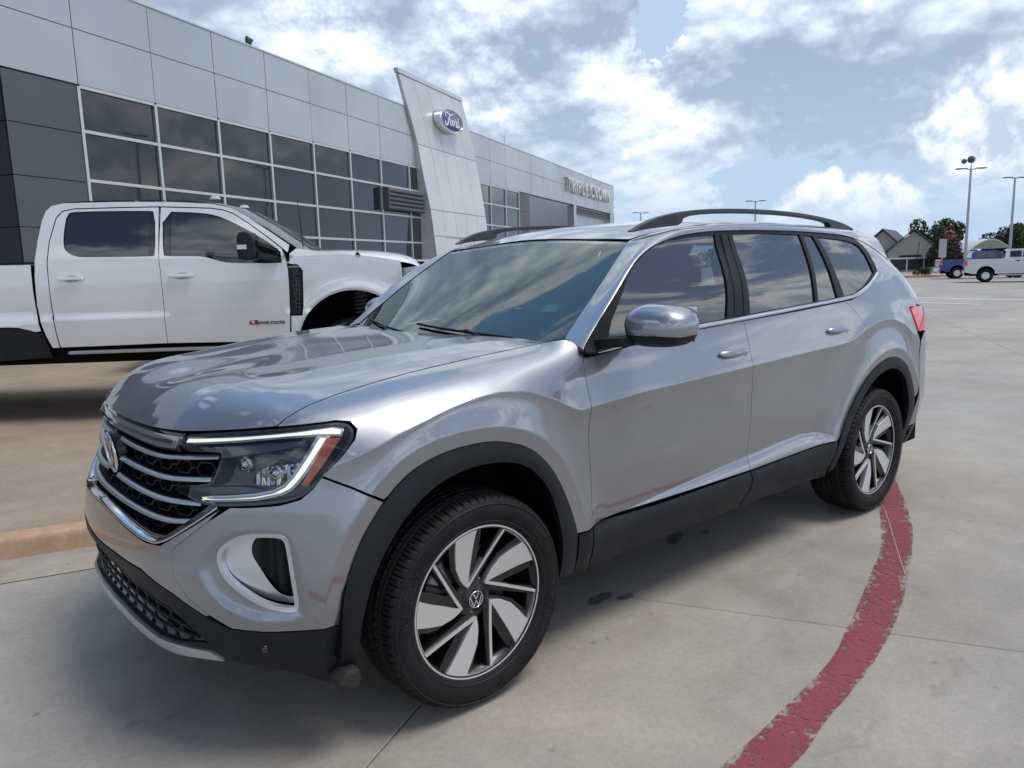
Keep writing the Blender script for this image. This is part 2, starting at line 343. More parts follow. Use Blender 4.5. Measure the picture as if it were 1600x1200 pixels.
def seg_dist(P, poly, closed=False):
    """distance of points to polyline, sign by closed test left out"""
    P = np.asarray(P, float); Q = np.asarray(poly, float)
    if closed: Q = np.vstack([Q, Q[:1]])
    best = np.full(P.shape[:-1], 1e9)
    for a, b in zip(Q[:-1], Q[1:]):
        d = b - a; L = (d * d).sum() + 1e-12
        t = np.clip(((P - a) @ d) / L, 0, 1); c = a + t[..., None] * d
        best = np.minimum(best, np.hypot(P[..., 0] - c[..., 0], P[..., 1] - c[..., 1]))
    return best
def inside(P, poly):
    P = np.asarray(P, float); Q = np.asarray(poly, float); x, y = P[..., 0], P[..., 1]; r = np.zeros(x.shape, bool)
    for (x0, y0), (x1, y1) in zip(Q, np.roll(Q, -1, axis=0)):
        if y0 == y1: continue
        c = (y0 > y) != (y1 > y); r ^= c & (x < (x1 - x0) * (y - y0) / (y1 - y0) + x0)
    return r
class TPS:
    """smooth height field through scattered points (thin plate)"""
    def __init__(s, P, f, lam=1e-5):
        P = np.asarray(P, float); f = np.asarray(f, float); n = len(P); s.P = P
        K = s.k(P, P) + np.diag(np.zeros(n) + lam); A = np.zeros((n + 3, n + 3)); A[:n, :n] = K
        A[:n, n] = 1; A[:n, n + 1:] = P; A[n, :n] = 1; A[n + 1:, :n] = P.T
        s.w = np.linalg.solve(A, np.r_[f, 0, 0, 0])
    def k(s, A, B):
        r2 = ((A[:, None, :] - B[None])**2).sum(-1) + 1e-12; return .5 * r2 * np.log(r2)
    def __call__(s, Q):
        Q = np.asarray(Q, float); sh = Q.shape[:-1]; q = Q.reshape(-1, 2); o = np.empty(len(q))
        for i in range(0, len(q), 4000):
            c = q[i:i + 4000]; o[i:i + 4000] = s.k(c, s.P) @ s.w[:-3] + s.w[-3] + c @ s.w[-2:]
        return o.reshape(sh)
# ---------------------------------------------------------------- SUV body: lower body sheet B(u, v)
FRONT = [(0, .985), (-.2, .983), (-.42, .962), (-.58, .912), (-.70, .825), (-.80, .70), (-.872, .56), (-.917, .40), (-.943, .2), (-.952, 0), (-.943, -.2), (-.917, -.40)]
REAR = [(3.1, .985), (3.35, .984), (3.55, .974), (3.72, .944), (3.86, .872), (3.945, .73), (3.985, .4), (4.0, 0), (3.985, -.4)]
def _plan():
    f = dense([(.4, .985), (.2, .985)] + FRONT, 1500); f = f[(np.arange(1500) * 1.0) >= 0]
    i0 = np.argmin(abs(f[:, 0])); f = f[i0:]; iC = np.argmax(f[:, 1] <= 0); f = f[:iC + 1]; f[-1, 1] = 0
    r = dense([(2.7, .985), (2.9, .985)] + REAR, 1500); i0 = np.argmin(abs(r[:, 0] - 3.0)); r = r[i0:]; iC = np.argmax(r[:, 1] <= 0); r = r[:iC + 1]
    uf = -np.r_[0, np.cumsum(np.linalg.norm(np.diff(f, axis=0), axis=1))]; ur = 3.0 + np.r_[0, np.cumsum(np.linalg.norm(np.diff(r, axis=0), axis=1))]
    return f, uf, r, ur
_pf, _uf, _pr, _ur = _plan(); UC = float(_uf[-1]); UR = float(_ur[-1])
def plan(u):
    u = np.asarray(u, float)
    x = np.where(u < 0, np.interp(-u, -_uf, _pf[:, 0]), np.where(u > 3.0, np.interp(u, _ur, _pr[:, 0]), u))
    y = np.where(u < 0, np.interp(-u, -_uf, _pf[:, 1]), np.where(u > 3.0, np.interp(u, _ur, _pr[:, 1]), .985))
    # mirror beyond the centre line
    over = u < UC; um = 2 * UC - u
    x = np.where(over, np.interp(-um, -_uf, _pf[:, 0]), x); y = np.where(over, -np.interp(-um, -_uf, _pf[:, 1]), y)
    return x, y
DU, DV = .01, .005
U0, U1, V0, V1 = -1.85, 5.0, .10, 1.50
GU = np.arange(U0, U1 + 1e-9, DU); GV = np.arange(V0, V1 + 1e-9, DV)
VK = [.10, .20, .34, .50, .62, .80, 1.0, 1.06, 1.12, 1.18, 1.24, 1.30, 1.36, 1.50]
ST = {  # station u : (inset row, z row)
 -1.85: ([.17, .095, .02, -.006, -.016, .02, .065, .09, .135, .19, .25, .31, .37, .51], [.17, .21, .33, .49, .61, .79, .975, 1.028, 1.06, 1.078, 1.09, 1.10, 1.11, 1.13]),
 -1.10: ([.17, .095, .02, -.006, -.016, .02, .065, .09, .135, .19, .25, .31, .37, .51], [.17, .21, .33, .49, .61, .79, .975, 1.028, 1.06, 1.078, 1.09, 1.10, 1.11, 1.13]),
 -.80: ([.19, .11, .035, .004, -.006, .02, .055, .085, .13, .18, .24, .30, .36, .50], [.17, .21, .33, .49, .61, .79, .98, 1.03, 1.067, 1.095, 1.11, 1.12, 1.13, 1.15]),
 -.45: ([.20, .12, .04, .010, .0, .0, .025, .05, .09, .14, .20, .26, .32, .46], [.15, .21, .335, .495, .615, .795, .99, 1.04, 1.082, 1.112, 1.13, 1.142, 1.155, 1.18]),
 0.: ([.20, .12, .03, .0, .0, .0, .0, .018, .04, .08, .13, .185, .24, .37], [.12, .20, .34, .50, .62, .80, 1.0, 1.055, 1.105, 1.145, 1.17, 1.185, 1.195, 1.21]),
 .45: ([.17, .09, .03, .0, .012, .008, .0, .008, .022, .045, .08, .135, .195, .33], [.12, .20, .34, .50, .62, .80, 1.0, 1.057, 1.115, 1.165, 1.20, 1.215, 1.222, 1.23]),
 .60: ([.17, .09, .03, .0, .012, .008, .0, .008, .022, .042, .065, .09, .12, .18], [.12, .20, .34, .50, .62, .80, 1.0, 1.058, 1.116, 1.172, 1.225, 1.275, 1.325, 1.44]),
 2.40: ([.17, .09, .03, .0, .012, .008, .0, .005, .015, .03, .045, .065, .088, .14], [.12, .20, .34, .50, .62, .80, 1.0, 1.058, 1.116, 1.175, 1.23, 1.285, 1.34, 1.47]),
 3.00: ([.17, .10, .04, .0, .0, .0, .0, .005, .015, .03, .045, .065, .088, .14], [.12, .20, .34, .50, .62, .80, 1.0, 1.058, 1.116, 1.175, 1.23, 1.285, 1.34, 1.47]),
 3.45: ([.20, .13, .06, .02, .0, .0, .005, .010, .018, .03, .045, .065, .10, .16], [.12, .20, .34, .50, .62, .80, 1.0, 1.058, 1.116, 1.175, 1.23, 1.285, 1.34, 1.47]),
 3.90: ([.20, .14, .07, .02, .0, .0, .012, .018, .025, .04, .055, .09, .13, .20], [.12, .20, .34, .50, .62, .80, 1.0, 1.058, 1.116, 1.175, 1.23, 1.285, 1.34, 1.47]),
 5.00: ([.20, .14, .07, .02, .0, .0, .012, .018, .025, .04, .055, .09, .13, .20], [.12, .20, .34, .50, .62, .80, 1.0, 1.058, 1.116, 1.175, 1.23, 1.285, 1.34, 1.47]),
}
ARCH_F = [(-.515, .20), (-.523, .36), (-.502, .568), (-.45, .70), (-.369, .81), (-.30, .872), (-.226, .911), (-.13, .934), (-.026, .939), (.06, .934), (.138, .915), (.215, .885), (.284, .836), (.35, .76), (.408, .655), (.438, .58), (.456, .50), (.463, .365), (.46, .20)]
ARCH_R = [(2.43, .20), (2.44, .33), (2.475, .45), (2.53, .565), (2.625, .69), (2.72, .79), (2.844, .867), (2.95, .905), (3.06, .925), (3.176, .921), (3.27, .885), (3.351, .832), (3.42, .735), (3.462, .636), (3.478, .53), (3.48, .394), (3.47, .20)]
CREASE = [(-.62, .90), (-.50, .945), (-.369, .984), (-.30, 1.012), (-.108, 1.064), (.0, 1.083), (.104, 1.092), (.219, 1.082), (.339, 1.042), (.444, .987), (.485, .976), (.53, .984), (.818, 1.003), (1.618, 1.027), (2.3, 1.05), (2.52, 1.055), (2.634, 1.07), (2.784, 1.113), (2.941, 1.143), (3.05, 1.15), (3.152, 1.145), (3.292, 1.101), (3.441, 1.02), (3.56, .985)]
BAND = [(.56, .485), (.651, .497), (.991, .527), (1.31, .548), (1.65, .571), (2.0, .590), (2.184, .596), (2.34, .584), (2.43, .555), (2.50, .51)]
def _grid():
    us = sorted(ST); I = np.array([ST[u][0] for u in us]); Z = np.array([ST[u][1] for u in us])
    def fill(A):
        a = np.array([np.interp(GV, VK, r) for r in A]); a = np.array([np.interp(GU, us, a[:, j]) for j in range(len(GV))]).T
        a = blur1(a, .035 / DV, 1)
        return blur1(a, .07 / DU, 0)
    I, Z = fill(I), fill(Z)
    uu = GU[:, None] + 0 * GV[None]
    return I, Z
_cu = np.arange(-.7, 3.7, .01); _cz = blur1(np.interp(_cu, *np.array(CREASE).T), 2.4, 0); _cs = np.gradient(_cz, .01)
_bu = np.arange(.4, 2.7, .01); _bz = blur1(np.interp(_bu, *np.array(BAND).T), 2., 0)
def _cut(P, n=2):
    P = [np.array(p, float) for p in P]
    for _ in range(n):
        Q = [P[0]]
        for a, b in zip(P, P[1:]): Q += [.75 * a + .25 * b, .25 * a + .75 * b]
        P = Q + [P[-1]]
    return np.array(P)
_AF, _AR = _cut(ARCH_F), _cut(ARCH_R)
def _ring(A, d):
    t = np.gradient(A, axis=0); t /= np.linalg.norm(t, axis=1)[:, None]; return A + np.stack([-t[:, 1], t[:, 0]], 1) * d
FLARE = .052
def sm(x): x = np.clip(x, 0, 1); return x * x * (3 - 2 * x)
def feat(uu, Z):
    """sharp styling lines, as inset, worked out at every point so that they stay crisp"""
    w = sm(np.interp(uu, [-.62, -.36, 3.35, 3.58], [0, 1, 1, 0])); t = (Z - np.interp(uu, _cu, _cz)) / np.sqrt(1 + np.interp(uu, _cu, _cs)**2)
    a = np.sqrt(t * t + .0025**2)
    ow = np.maximum(sm(np.interp(uu, [-.60, -.25, .28, .50], [0, 1, 1, 0])), sm(np.interp(uu, [2.45, 2.75, 3.3, 3.5], [0, 1, 1, 0])))
    up = .021 * (1 - np.exp(-a / .060)); dn = .026 * (1 - np.exp(-a / .070)); dn2 = .020 * (1 - np.exp(-a / .026))
    I = w * (np.where(t > 0, up, dn * (1 - ow) + dn2 * ow) - .008)
    w = sm(np.interp(uu, [.50, .66, 2.30, 2.50], [0, 1, 1, 0])); t = Z - np.interp(uu, _bu, _bz)
    a = np.sqrt(t * t + .0025**2); I = I + w * np.where(t < 0, .036 * np.exp(-a / .055), .036 * np.exp(-a / .13))
    P = np.stack([uu, Z], -1)
    for arch in (_AF, _AR):
        m = (uu > arch[0][0] - .5) & (uu < arch[-1][0] + .5)
        if not m.any(): continue
        Q = P[m]; d = seg_dist(Q, arch); ins = inside(Q, list(map(tuple, arch)) + [(arch[-1][0], -.5), (arch[0][0], -.5)]); d = np.where(ins, -d, d)
        t = d - FLARE; a = np.sqrt(t * t + .004**2)
        I = np.array(I); I[m] -= .027 * np.where(t > 0, np.exp(-a / .080), np.exp(-a / .085)) * np.interp(Q[..., 1], [.15, .5], [.3, 1])
    return I
GI, GZ = _grid()
def _bil(G, u, v):
    a = np.clip((np.asarray(u) - U0) / DU, 0, len(GU) - 1.001); b = np.clip((np.asarray(v) - V0) / DV, 0, len(GV) - 1.001)
    # cubic in both directions (Catmull-Rom)
    i = np.clip(a.astype(int), 1, len(GU) - 3); j = np.clip(b.astype(int), 1, len(GV) - 3); fa, fb = a - i, b - j
    def w(t): return (-.5 * t + t * t - .5 * t**3, 1 - 2.5 * t * t + 1.5 * t**3, .5 * t + 2 * t * t - 1.5 * t**3, -.5 * t * t + .5 * t**3)
    wa, wb = w(fa), w(fb); o = 0
    for p in range(4):
        for q in range(4): o = o + wa[p] * wb[q] * G[i + p - 1, j + q - 1]
    return o
def B(u, v, off=0.):
    """point of the lower body; near side is -y"""
    u = np.asarray(u, float); v = np.asarray(v, float); x, y = plan(u); e = .004
    x1, y1 = plan(u - e); x2, y2 = plan(u + e); tx, ty = x2 - x1, y2 - y1; L = np.hypot(tx, ty); nx, ny = -ty / L, tx / L
    # n is outward: for the side (tx>0, ty=0) -> (0, 1)
    um = np.where(u < UC, 2 * UC - u, u)
    z = _bil(GZ, um, v); i = _bil(GI, um, v) + feat(np.atleast_1d(um) + 0., np.atleast_1d(z) + 0.).reshape(np.shape(um)) - off
    return np.stack([x - nx * i, -(y - ny * i), z], -1)
def nrm(F, a, b, h=.002):
    du = F(a + h, b) - F(a - h, b); dv = F(a, b + h) - F(a, b - h); n = np.cross(du, dv); n /= np.linalg.norm(n, axis=-1)[..., None] + 1e-12
    return n
def _bs(x, v):
    P = B(np.array(x, float), np.array(v, float) + np.zeros(len(x))); return [(a[0], a[2]) for a in P], [-a[1] for a in P]
_gp, _gv = [], []
for v in (1.12, 1.18, 1.22):
    a, b = _bs([.75, 1.1, 1.5, 1.9, 2.3, 2.7, 3.0, 3.3, 3.5], v); _gp += a; _gv += b
for v in (1.28, 1.34):
    a, b = _bs([3.1, 3.25, 3.4, 3.55, 3.7], v); _gp += a; _gv += b
for x, z, y in [(.60, 1.20, .935), (.56, 1.17, .95), (.9, 1.30, .905), (1.3, 1.31, .91), (1.8, 1.33, .91), (2.3, 1.34, .91), (2.8, 1.36, .895),
                (.72, 1.33, .89), (.95, 1.46, .86), (1.4, 1.46, .865), (1.9, 1.46, .868), (2.4, 1.47, .865), (2.9, 1.49, .85), (3.2, 1.49, .835),
                (1.13, 1.57, .81), (1.3, 1.61, .795), (1.6, 1.645, .785), (2.0, 1.655, .785), (2.4, 1.655, .782), (2.8, 1.645, .775), (3.05, 1.615, .77),
                (1.7, 1.58, .815), (2.3, 1.58, .815), (2.9, 1.57, .808), (3.4, 1.50, .80), (3.6, 1.38, .82), (3.3, 1.57, .765)]:
    _gp.append((x, z)); _gv.append(y)
class Poly:
    """very smooth height field: least squares polynomial, free of local dents"""
    def __init__(s, P, f, nx, nz, even=False, w=None):
        P = np.asarray(P, float); s.o = P.mean(0) * (0 if even else 1); s.o[1] = P[:, 1].mean(); s.sc = np.abs(P - s.o).max(0); s.e = [(i * (2 if even else 1), j) for i in range(nx + 1) for j in range(nz + 1) if i / (nx + .01) + j / (nz + .01) <= 1.35]
        w = np.ones(len(f)) if w is None else np.asarray(w); A = s.A(P); s.c = np.linalg.lstsq(np.vstack([A * w[:, None], np.eye(A.shape[1]) * 1e-3]), np.r_[np.asarray(f) * w, np.zeros(A.shape[1])], rcond=None)[0]; s.res = A @ s.c - f
    def A(s, Q): q = (np.asarray(Q, float) - s.o) / s.sc; return np.stack([q[..., 0]**i * q[..., 1]**j for i, j in s.e], -1)
    def __call__(s, Q): return s.A(Q) @ s.c
_gk = [i for i in range(len(_gp)) if _gp[i][1] > 1.14]
_G = Poly([_gp[i] for i in _gk], [_gv[i] for i in _gk], 5, 4)
def G(x, z, off=0.):
    x = np.asarray(x, float); z = np.asarray(z, float); y = _G(np.stack([x, z], -1)); return np.stack([x, -y - off, z + 0 * x], -1)
_wp = [(.001, 1.19, .33), (.001, 1.32, .545), (.001, 1.45, .775), (.001, 1.56, .985), (.001, 1.66, 1.15),
        (.35, 1.20, .375), (.35, 1.42, .75), (.35, 1.645, 1.14), (.62, 1.21, .455), (.60, 1.42, .79), (.675, 1.62, 1.118), (.81, 1.226, .570), (.775, 1.416, .80)]
_W = Poly([(y, z) for y, z, x in _wp], [x for y, z, x in _wp], 2, 2, True)
def W(y, z, off=0.):
    y = np.asarray(y, float); z = np.asarray(z, float); x = _W(np.stack([y, z], -1)); return np.stack([x - off, y, z + 0 * y + off * .7], -1)
_rp = [(1.13, 0, 1.648), (1.16, .4, 1.64), (1.11, .675, 1.614), (1.20, .685, 1.638), (1.30, 0, 1.692), (1.32, .45, 1.682), (1.36, .68, 1.664), (1.55, 0, 1.728), (1.55, .5, 1.712), (1.6, .69, 1.690), (1.9, 0, 1.745), (1.9, .5, 1.730), (1.9, .69, 1.703),
       (2.4, 0, 1.748), (2.4, .5, 1.733), (2.4, .69, 1.706), (2.9, 0, 1.737), (2.9, .5, 1.722), (2.9, .685, 1.697), (3.3, 0, 1.715), (3.3, .5, 1.70), (3.3, .67, 1.675), (3.6, 0, 1.69), (3.6, .5, 1.672), (3.55, .65, 1.65)]
_R = TPS([(x, y * s) for s in (-1, 1) for x, y, z in _rp if not (y == 0 and s > 0)], [z for s in (-1, 1) for x, y, z in _rp if not (y == 0 and s > 0)], 1e-4)
def R(x, y, off=0.):
    x = np.asarray(x, float); y = np.asarray(y, float); z = _R(np.stack([x, y], -1)); return np.stack([x, y + 0 * x, z + off], -1)
# ================================================================ materials
MATS = {}
def mat(name, col=(.5, .5, .5), rough=.5, metal=0., coat=0., coat_r=.03, spec=.5, var=0., vscale=8., bump=0., bscale=60., emit=None, grime=0.):
    if name in MATS: return MATS[name]
    m = bpy.data.materials.new(name); m.use_nodes = True; t = NT(m.node_tree); p = m.node_tree.nodes['Principled BSDF']
    p.inputs['Base Color'].default_value = (*col, 1); p.inputs['Roughness'].default_value = rough; p.inputs['Metallic'].default_value = metal
    p.inputs['Coat Weight'].default_value = coat; p.inputs['Coat Roughness'].default_value = coat_r; p.inputs['Specular IOR Level'].default_value = spec
    tc = t.new('ShaderNodeTexCoord').outputs['Object']
    if var:
        n = t.noise(tc, vscale, 6, .6); f = t.sstep(n, .3, .7, 1 - var, 1 + var); t.put(p.inputs['Base Color'], t.mix(1., col, t.comb(f, f, f), 'MULTIPLY'))
        t.put(p.inputs['Roughness'], t.m('MULTIPLY', rough, t.sstep(n, .3, .7, 1.15, .9), clamp=True))
    if bump:
        b = t.new('ShaderNodeBump'); b.inputs['Strength'].default_value = bump; b.inputs['Distance'].default_value = .002; t.put(b.inputs['Height'], t.noise(tc, bscale, 4, .6)); t.l.new(b.outputs[0], p.inputs['Normal'])
    if emit: p.inputs['Emission Color'].default_value = (*emit[0], 1); p.inputs['Emission Strength'].default_value = emit[1]
    MATS[name] = m; return m
def tinted_glass(name, tint, ior=1.5, rough=.0, gcol=(1, 1, 1)):
    m = bpy.data.materials.new(name); m.use_nodes = True; m.node_tree.nodes.clear(); t = NT(m.node_tree); o = t.new('ShaderNodeOutputMaterial')
    tr = t.new('ShaderNodeBsdfTransparent'); tr.inputs[0].default_value = (*tint, 1); g = t.new('ShaderNodeBsdfGlossy'); g.inputs['Color'].default_value = (*gcol, 1); g.inputs['Roughness'].default_value = rough
    f = t.new('ShaderNodeFresnel'); f.inputs[0].default_value = ior; s = t.new('ShaderNodeMixShader'); t.l.new(f.outputs[0], s.inputs[0]); t.l.new(tr.outputs[0], s.inputs[1]); t.l.new(g.outputs[0], s.inputs[2]); t.l.new(s.outputs[0], o.inputs[0]); return m
def paint(name, col, flake=.12, metal=.75, rough=.33):
    m = mat(name, col, rough, metal, 1., .015); t = NT(m.node_tree); p = m.node_tree.nodes['Principled BSDF']
    tc = t.new('ShaderNodeTexCoord').outputs['Object']
    d = t.sstep(t.noise(tc, 2.2, 8, .62), .42, .75, 1., .90); d2 = t.sstep(t.noise(tc, 900., 2, .5), .35, .65, 1 - flake * .5, 1 + flake * .5); f = t.m('MULTIPLY', d, d2)
    t.put(p.inputs['Base Color'], t.mix(1., col, t.comb(f, f, f), 'MULTIPLY'))
    t.put(p.inputs['Coat Roughness'], t.sstep(t.noise(tc, 3.5, 9, .65), .40, .80, .012, .06)); p.inputs['Coat IOR'].default_value = 2.3
    # orange peel
    b = t.new('ShaderNodeBump'); b.inputs['Strength'].default_value = .05; b.inputs['Distance'].default_value = .0006; t.put(b.inputs['Height'], t.noise(tc, 230., 2, .5)); t.l.new(b.outputs[0], p.inputs['Coat Normal']); return m
M_SIL = paint('silver_paint', (.262, .276, .308), metal=.82, rough=.38)
M_WHITE = paint('white_paint', (.78, .79, .80), flake=.0, metal=0., rough=.45)
M_PLAST = mat('black_plastic', (.0125, .0145, .018), .50, spec=.3, bump=.25, bscale=900, var=.15)
M_GLOSSK = mat('gloss_black', (.008, .009, .011), .06, coat=1.)
M_DARK = mat('dark_void', (.006, .006, .007), .9, spec=.1)
M_CHROME = mat('chrome', (.75, .76, .78), .09, 1.)
M_SATIN = mat('satin_silver', (.62, .63, .66), .32, .9)
M_RUB = mat('tyre_rubber', (.0105, .0105, .0115), .62, spec=.25, var=.25, vscale=14, bump=.2, bscale=300)
M_RIMK = mat('rim_black', (.008, .008, .009), .30, coat=.25)
M_RIMS = mat('rim_machined', (.80, .81, .83), .38, .85)
M_DISC = mat('brake_steel', (.30, .29, .28), .4, .9)
M_SEAT = mat('seat_cloth', (.03, .03, .033), .8)
M_DASH = mat('dash_plastic', (.10, .10, .10), .7)
M_TINT = tinted_glass('privacy_glass', (.008, .012, .018), 2.7)
M_SGL = tinted_glass('door_glass', (.16, .22, .27), 2.4)
M_WSG = tinted_glass('windscreen_glass', (.74, .84, .80), 2.15, gcol=(.9, 1., .97))
M_LENS = tinted_glass('lamp_lens', (.80, .82, .84), 1.5)
M_DRL = mat('lamp_tube', (.80, .83, .80), .25, coat=1., emit=((1, 1, .84), .38))
M_CLR = mat('lamp_clear_edge', (.42, .44, .46), .2, .6, coat=1.)
M_AMB = mat('amber_lens', (.55, .10, .02), .15, coat=1., emit=((1, .15, .02), .03))
M_RED = mat('red_lens', (.60, .03, .05), .12, coat=1., emit=((1, .05, .08), .06))
M_REFL = mat('lamp_reflector', (.6, .62, .65), .12, 1.)
# ================================================================ ground
EV = Vector((math.sin(math.radians(61.6)), math.cos(math.radians(61.6)), 0)); NV = Vector((-EV.y, EV.x, 0))
def concrete(name, col, stain=.5, scale=1., island=True):
    m = bpy.data.materials.new(name); m.use_nodes = True; t = NT(m.node_tree); p = m.node_tree.nodes['Principled BSDF']
    g = t.new('ShaderNodeNewGeometry').outputs['Position']; rnd = t.new('ShaderNodeObjectInfo').outputs['Random']
    a = t.noise(g, .55 * scale, 6, .62, .4); b = t.noise(g, 3.2 * scale, 8, .68, .3); c = t.noise(g, 38., 5, .75); d = t.noise(g, 260., 3, .7)
    st = t.vm('MULTIPLY', g, (.25, 2.2, 1.)); e = t.noise(st, 1.3, 6, .6, .6)                  # long faint streaks of traffic
    f = t.m('ADD', t.sstep(a, .30, .72, .84, 1.12), t.m('MULTIPLY', t.m('SUBTRACT', b, .5), .62))
    f = t.m('ADD', f, t.m('MULTIPLY', t.m('SUBTRACT', c, .5), .48)); f = t.m('ADD', f, t.m('MULTIPLY', t.m('SUBTRACT', d, .5), .62)); f = t.m('ADD', f, t.m('MULTIPLY', t.m('SUBTRACT', e, .5), .22))
    if island: f = t.m('MULTIPLY', f, t.m('ADD', .965, t.m('MULTIPLY', rnd, .07)))
    spots = t.noise(t.vm('ADD', g, (7.3, 2.1, 0)), 2.3, 7, .66, 1.2); sp = t.sstep(spots, .60, .70, 1., 1 - .30 * stain); f = t.m('MULTIPLY', f, sp)
    pit = t.new('ShaderNodeTexVoronoi'); t.put(pit.inputs['Vector'], g); pit.inputs['Scale'].default_value = 95.; f = t.m('MULTIPLY', f, t.sstep(pit.outputs['Distance'], .05, .28, .72, 1.))
    pit2 = t.new('ShaderNodeTexVoronoi'); t.put(pit2.inputs['Vector'], g); pit2.inputs['Scale'].default_value = 5.; f = t.m('MULTIPLY', f, t.sstep(pit2.outputs['Distance'], .03, .085, .70, 1.))
    hue = t.sstep(t.noise(g, .35, 5, .6), .35, .7); base = t.mix(hue, col, (col[0] * 1.03, col[1] * .975, col[2] * .90))
    t.put(p.inputs['Base Color'], t.mix(1., base, t.comb(f, f, f), 'MULTIPLY')); t.put(p.inputs['Roughness'], t.sstep(b, .3, .7, .62, .82)); p.inputs['Specular IOR Level'].default_value = .35
    bp = t.new('ShaderNodeBump'); bp.inputs['Strength'].default_value = .55; bp.inputs['Distance'].default_value = .003; t.put(bp.inputs['Height'], t.m('ADD', t.m('MULTIPLY', c, .6), d)); t.l.new(bp.outputs[0], p.inputs['Normal']); return m
M_CONC = concrete('lot_concrete', (.335, .318, .296))
M_TAN = concrete('tan_concrete', (.325, .265, .205), .3, island=False)
M_KERB = concrete('kerb_concrete', (.48, .315, .215), .6, 2., island=False)
M_JOINT = mat('joint_filler', (.27, .26, .24), .9)
def build_ground():
    m = MB(); m.add([(-2500, -2500, -.014), (2500, -2500, -.014), (2500, 2500, -.014), (-2500, 2500, -.014)], [(0, 1, 2, 3)])
    lot = m.build('parking_lot', M_CONC); tag(lot, kind='structure')
    P = 4.60; e0 = .525; g = .0025; Z = .0
    me = bpy.data.meshes.new('slab'); k = MB(); k.box((g, g, -.012), (P - g, P - g, 0)); me.from_pydata(k.V, [], k.F)
    bm = bmesh.new(); bm.from_mesh(me); bmesh.ops.bevel(bm, geom=[e for e in bm.edges if all(v.co.z > -.001 for v in e.verts)], offset=.004, segments=1, affect='EDGES'); bmesh.ops.recalc_face_normals(bm, faces=bm.faces); bm.to_mesh(me); bm.free(); me.materials.append(M_CONC)
    j = MB(); j.add([(-12, -26, -.0125), (60, -26, -.0125), (60, 30, -.0125), (-12, 30, -.0125)], [(0, 1, 2, 3)]); o = j.build('joint_bed', M_JOINT, lot)
    for i in range(-3, 13):
        for q in range(-7, 5):
            n0 = (-.64 if i < 0 else -4.95) + q * P; o_ = EV * (e0 + i * P) + NV * n0; c_ = EV * (e0 + (i + .5) * P) + NV * (n0 + P / 2)
            v = c_ - Vector(CAM_P[:3]); dist = v.length; dz = v.x * _f[0] + v.y * _f[1]; dx = v.x * _r[0] + v.y * _r[1]
            if dist > 9 and (dz < 0 or abs(dx) > dz * .72 + 5): continue
            if (c_ - Vector((-1.4445, -2.8876, 0))).dot(NV) > 13: continue
            s = bpy.data.objects.new('slab', me); COL.objects.link(s); s.parent = lot; s.location = o_; s.rotation_euler = (0, 0, math.atan2(EV.y, EV.x))
    # kerb, gutter and the raised lot behind
    k_ = np.array((.965, -.262)); K0 = np.array((-1.12, 1.875)); line = [K0 + k_ * s for s in (-22, -12, -6, -3, -1.5, 0, .9)] + [np.array(q) for q in ((.35, 1.56), (1.2, 1.62), (2.2, 1.98), (3.1, 2.6), (4.0, 3.7), (4.7, 5.2), (5.0, 7.2), (5.0, 10.5))]
    L = resample(chaikin(line, 3, False), .12, False); t = np.gradient(L, axis=0); t /= np.linalg.norm(t, axis=1)[:, None]; n = np.stack([-t[:, 1], t[:, 0]], 1)
    kb = MB(); prof = [(-.012, -.01), (0, 0.002), (.010, .050), (.016, .090), (.020, .103), (.028, .111), (.040, .1135), (.172, .112), (.180, .109), (.185, .10)]
    kb.grid([[tuple(L[i] + n[i] * o) + (z,) for i in range(len(L))] for o, z in prof]); k = kb.build('kerb', M_KERB, None, True, recalc=False); k.data.set_sharp_from_angle(angle=.5); tag(k, kind='structure')
    gt = MB(); gt.grid([[tuple(L[i] + n[i] * o) + (z,) for i in range(len(L))] for o, z in ((-.37, .004), (-.366, .0045), (-.02, -.001), (.005, .0045))]); gt = gt.build('gutter', concrete('gutter_concrete', (.35, .315, .265), .5, 1.5, False), None, True, recalc=False); tag(gt, kind='structure')
    bk = L + n * .180
    def RL(a, b, off=0.):
        a = np.asarray(a, float); b = np.asarray(b, float); d = seg_dist(np.stack([a, b], -1), bk[::6]); return np.stack([a, b, .109 + .16 * sm(d / 2.6) + off], -1)
    far = [tuple(np.array(CAM_P[:2]) + np.array((EV.x, EV.y)) * e + np.array((NV.x, NV.y)) * 13.3) for e in (30, 9.2, -10)]
    o = panel('raised_lot', [tuple(q) for q in bk[::4]] + [tuple(bk[-1])] + [far[0], far[1], far[2]], RL, M_TAN, None, sp=.6, gap=0, lip=.02); tag(o, kind='structure')
    # painted curve
    out = [(4.75, -.15), (4.35, -.42), (3.72, -.80), (3.115, -1.13), (2.598, -1.365), (1.924, -1.592), (1.452, -1.713), (1.095, -1.775), (.824, -1.80), (.62, -1.835), (.462, -1.858), (.1, -1.88), (-.5, -1.88), (-1.5, -1.84)]
    inn = [(4.62, .0), (4.25, -.26), (3.62, -.63), (3.10, -.965), (2.387, -1.285), (1.857, -1.445), (1.446, -1.562), (1.095, -1.648), (.839, -1.682), (.565, -1.70), (.314, -1.724), (.0, -1.735), (-.5, -1.73), (-1.5, -1.69)]
    A = resample(chaikin(out, 2, False), .03, False); n_ = 400; tt = np.linspace(0, 1, n_)
    def even(P):
        P = resample(chaikin(P, 2, False), .02, False); s = np.r_[0, np.cumsum(np.linalg.norm(np.diff(P, axis=0), axis=1))]; s /= s[-1]; return np.stack([np.interp(tt, s, P[:, i]) for i in (0, 1)], 1)
    A, Bq = even(out), even(inn); rs = np.random.RandomState(3)
    wob = lambda amp: blur1(rs.randn(n_) * amp * 9, 9, 0) + blur1(rs.randn(n_) * amp * 2.5, 3, 0)
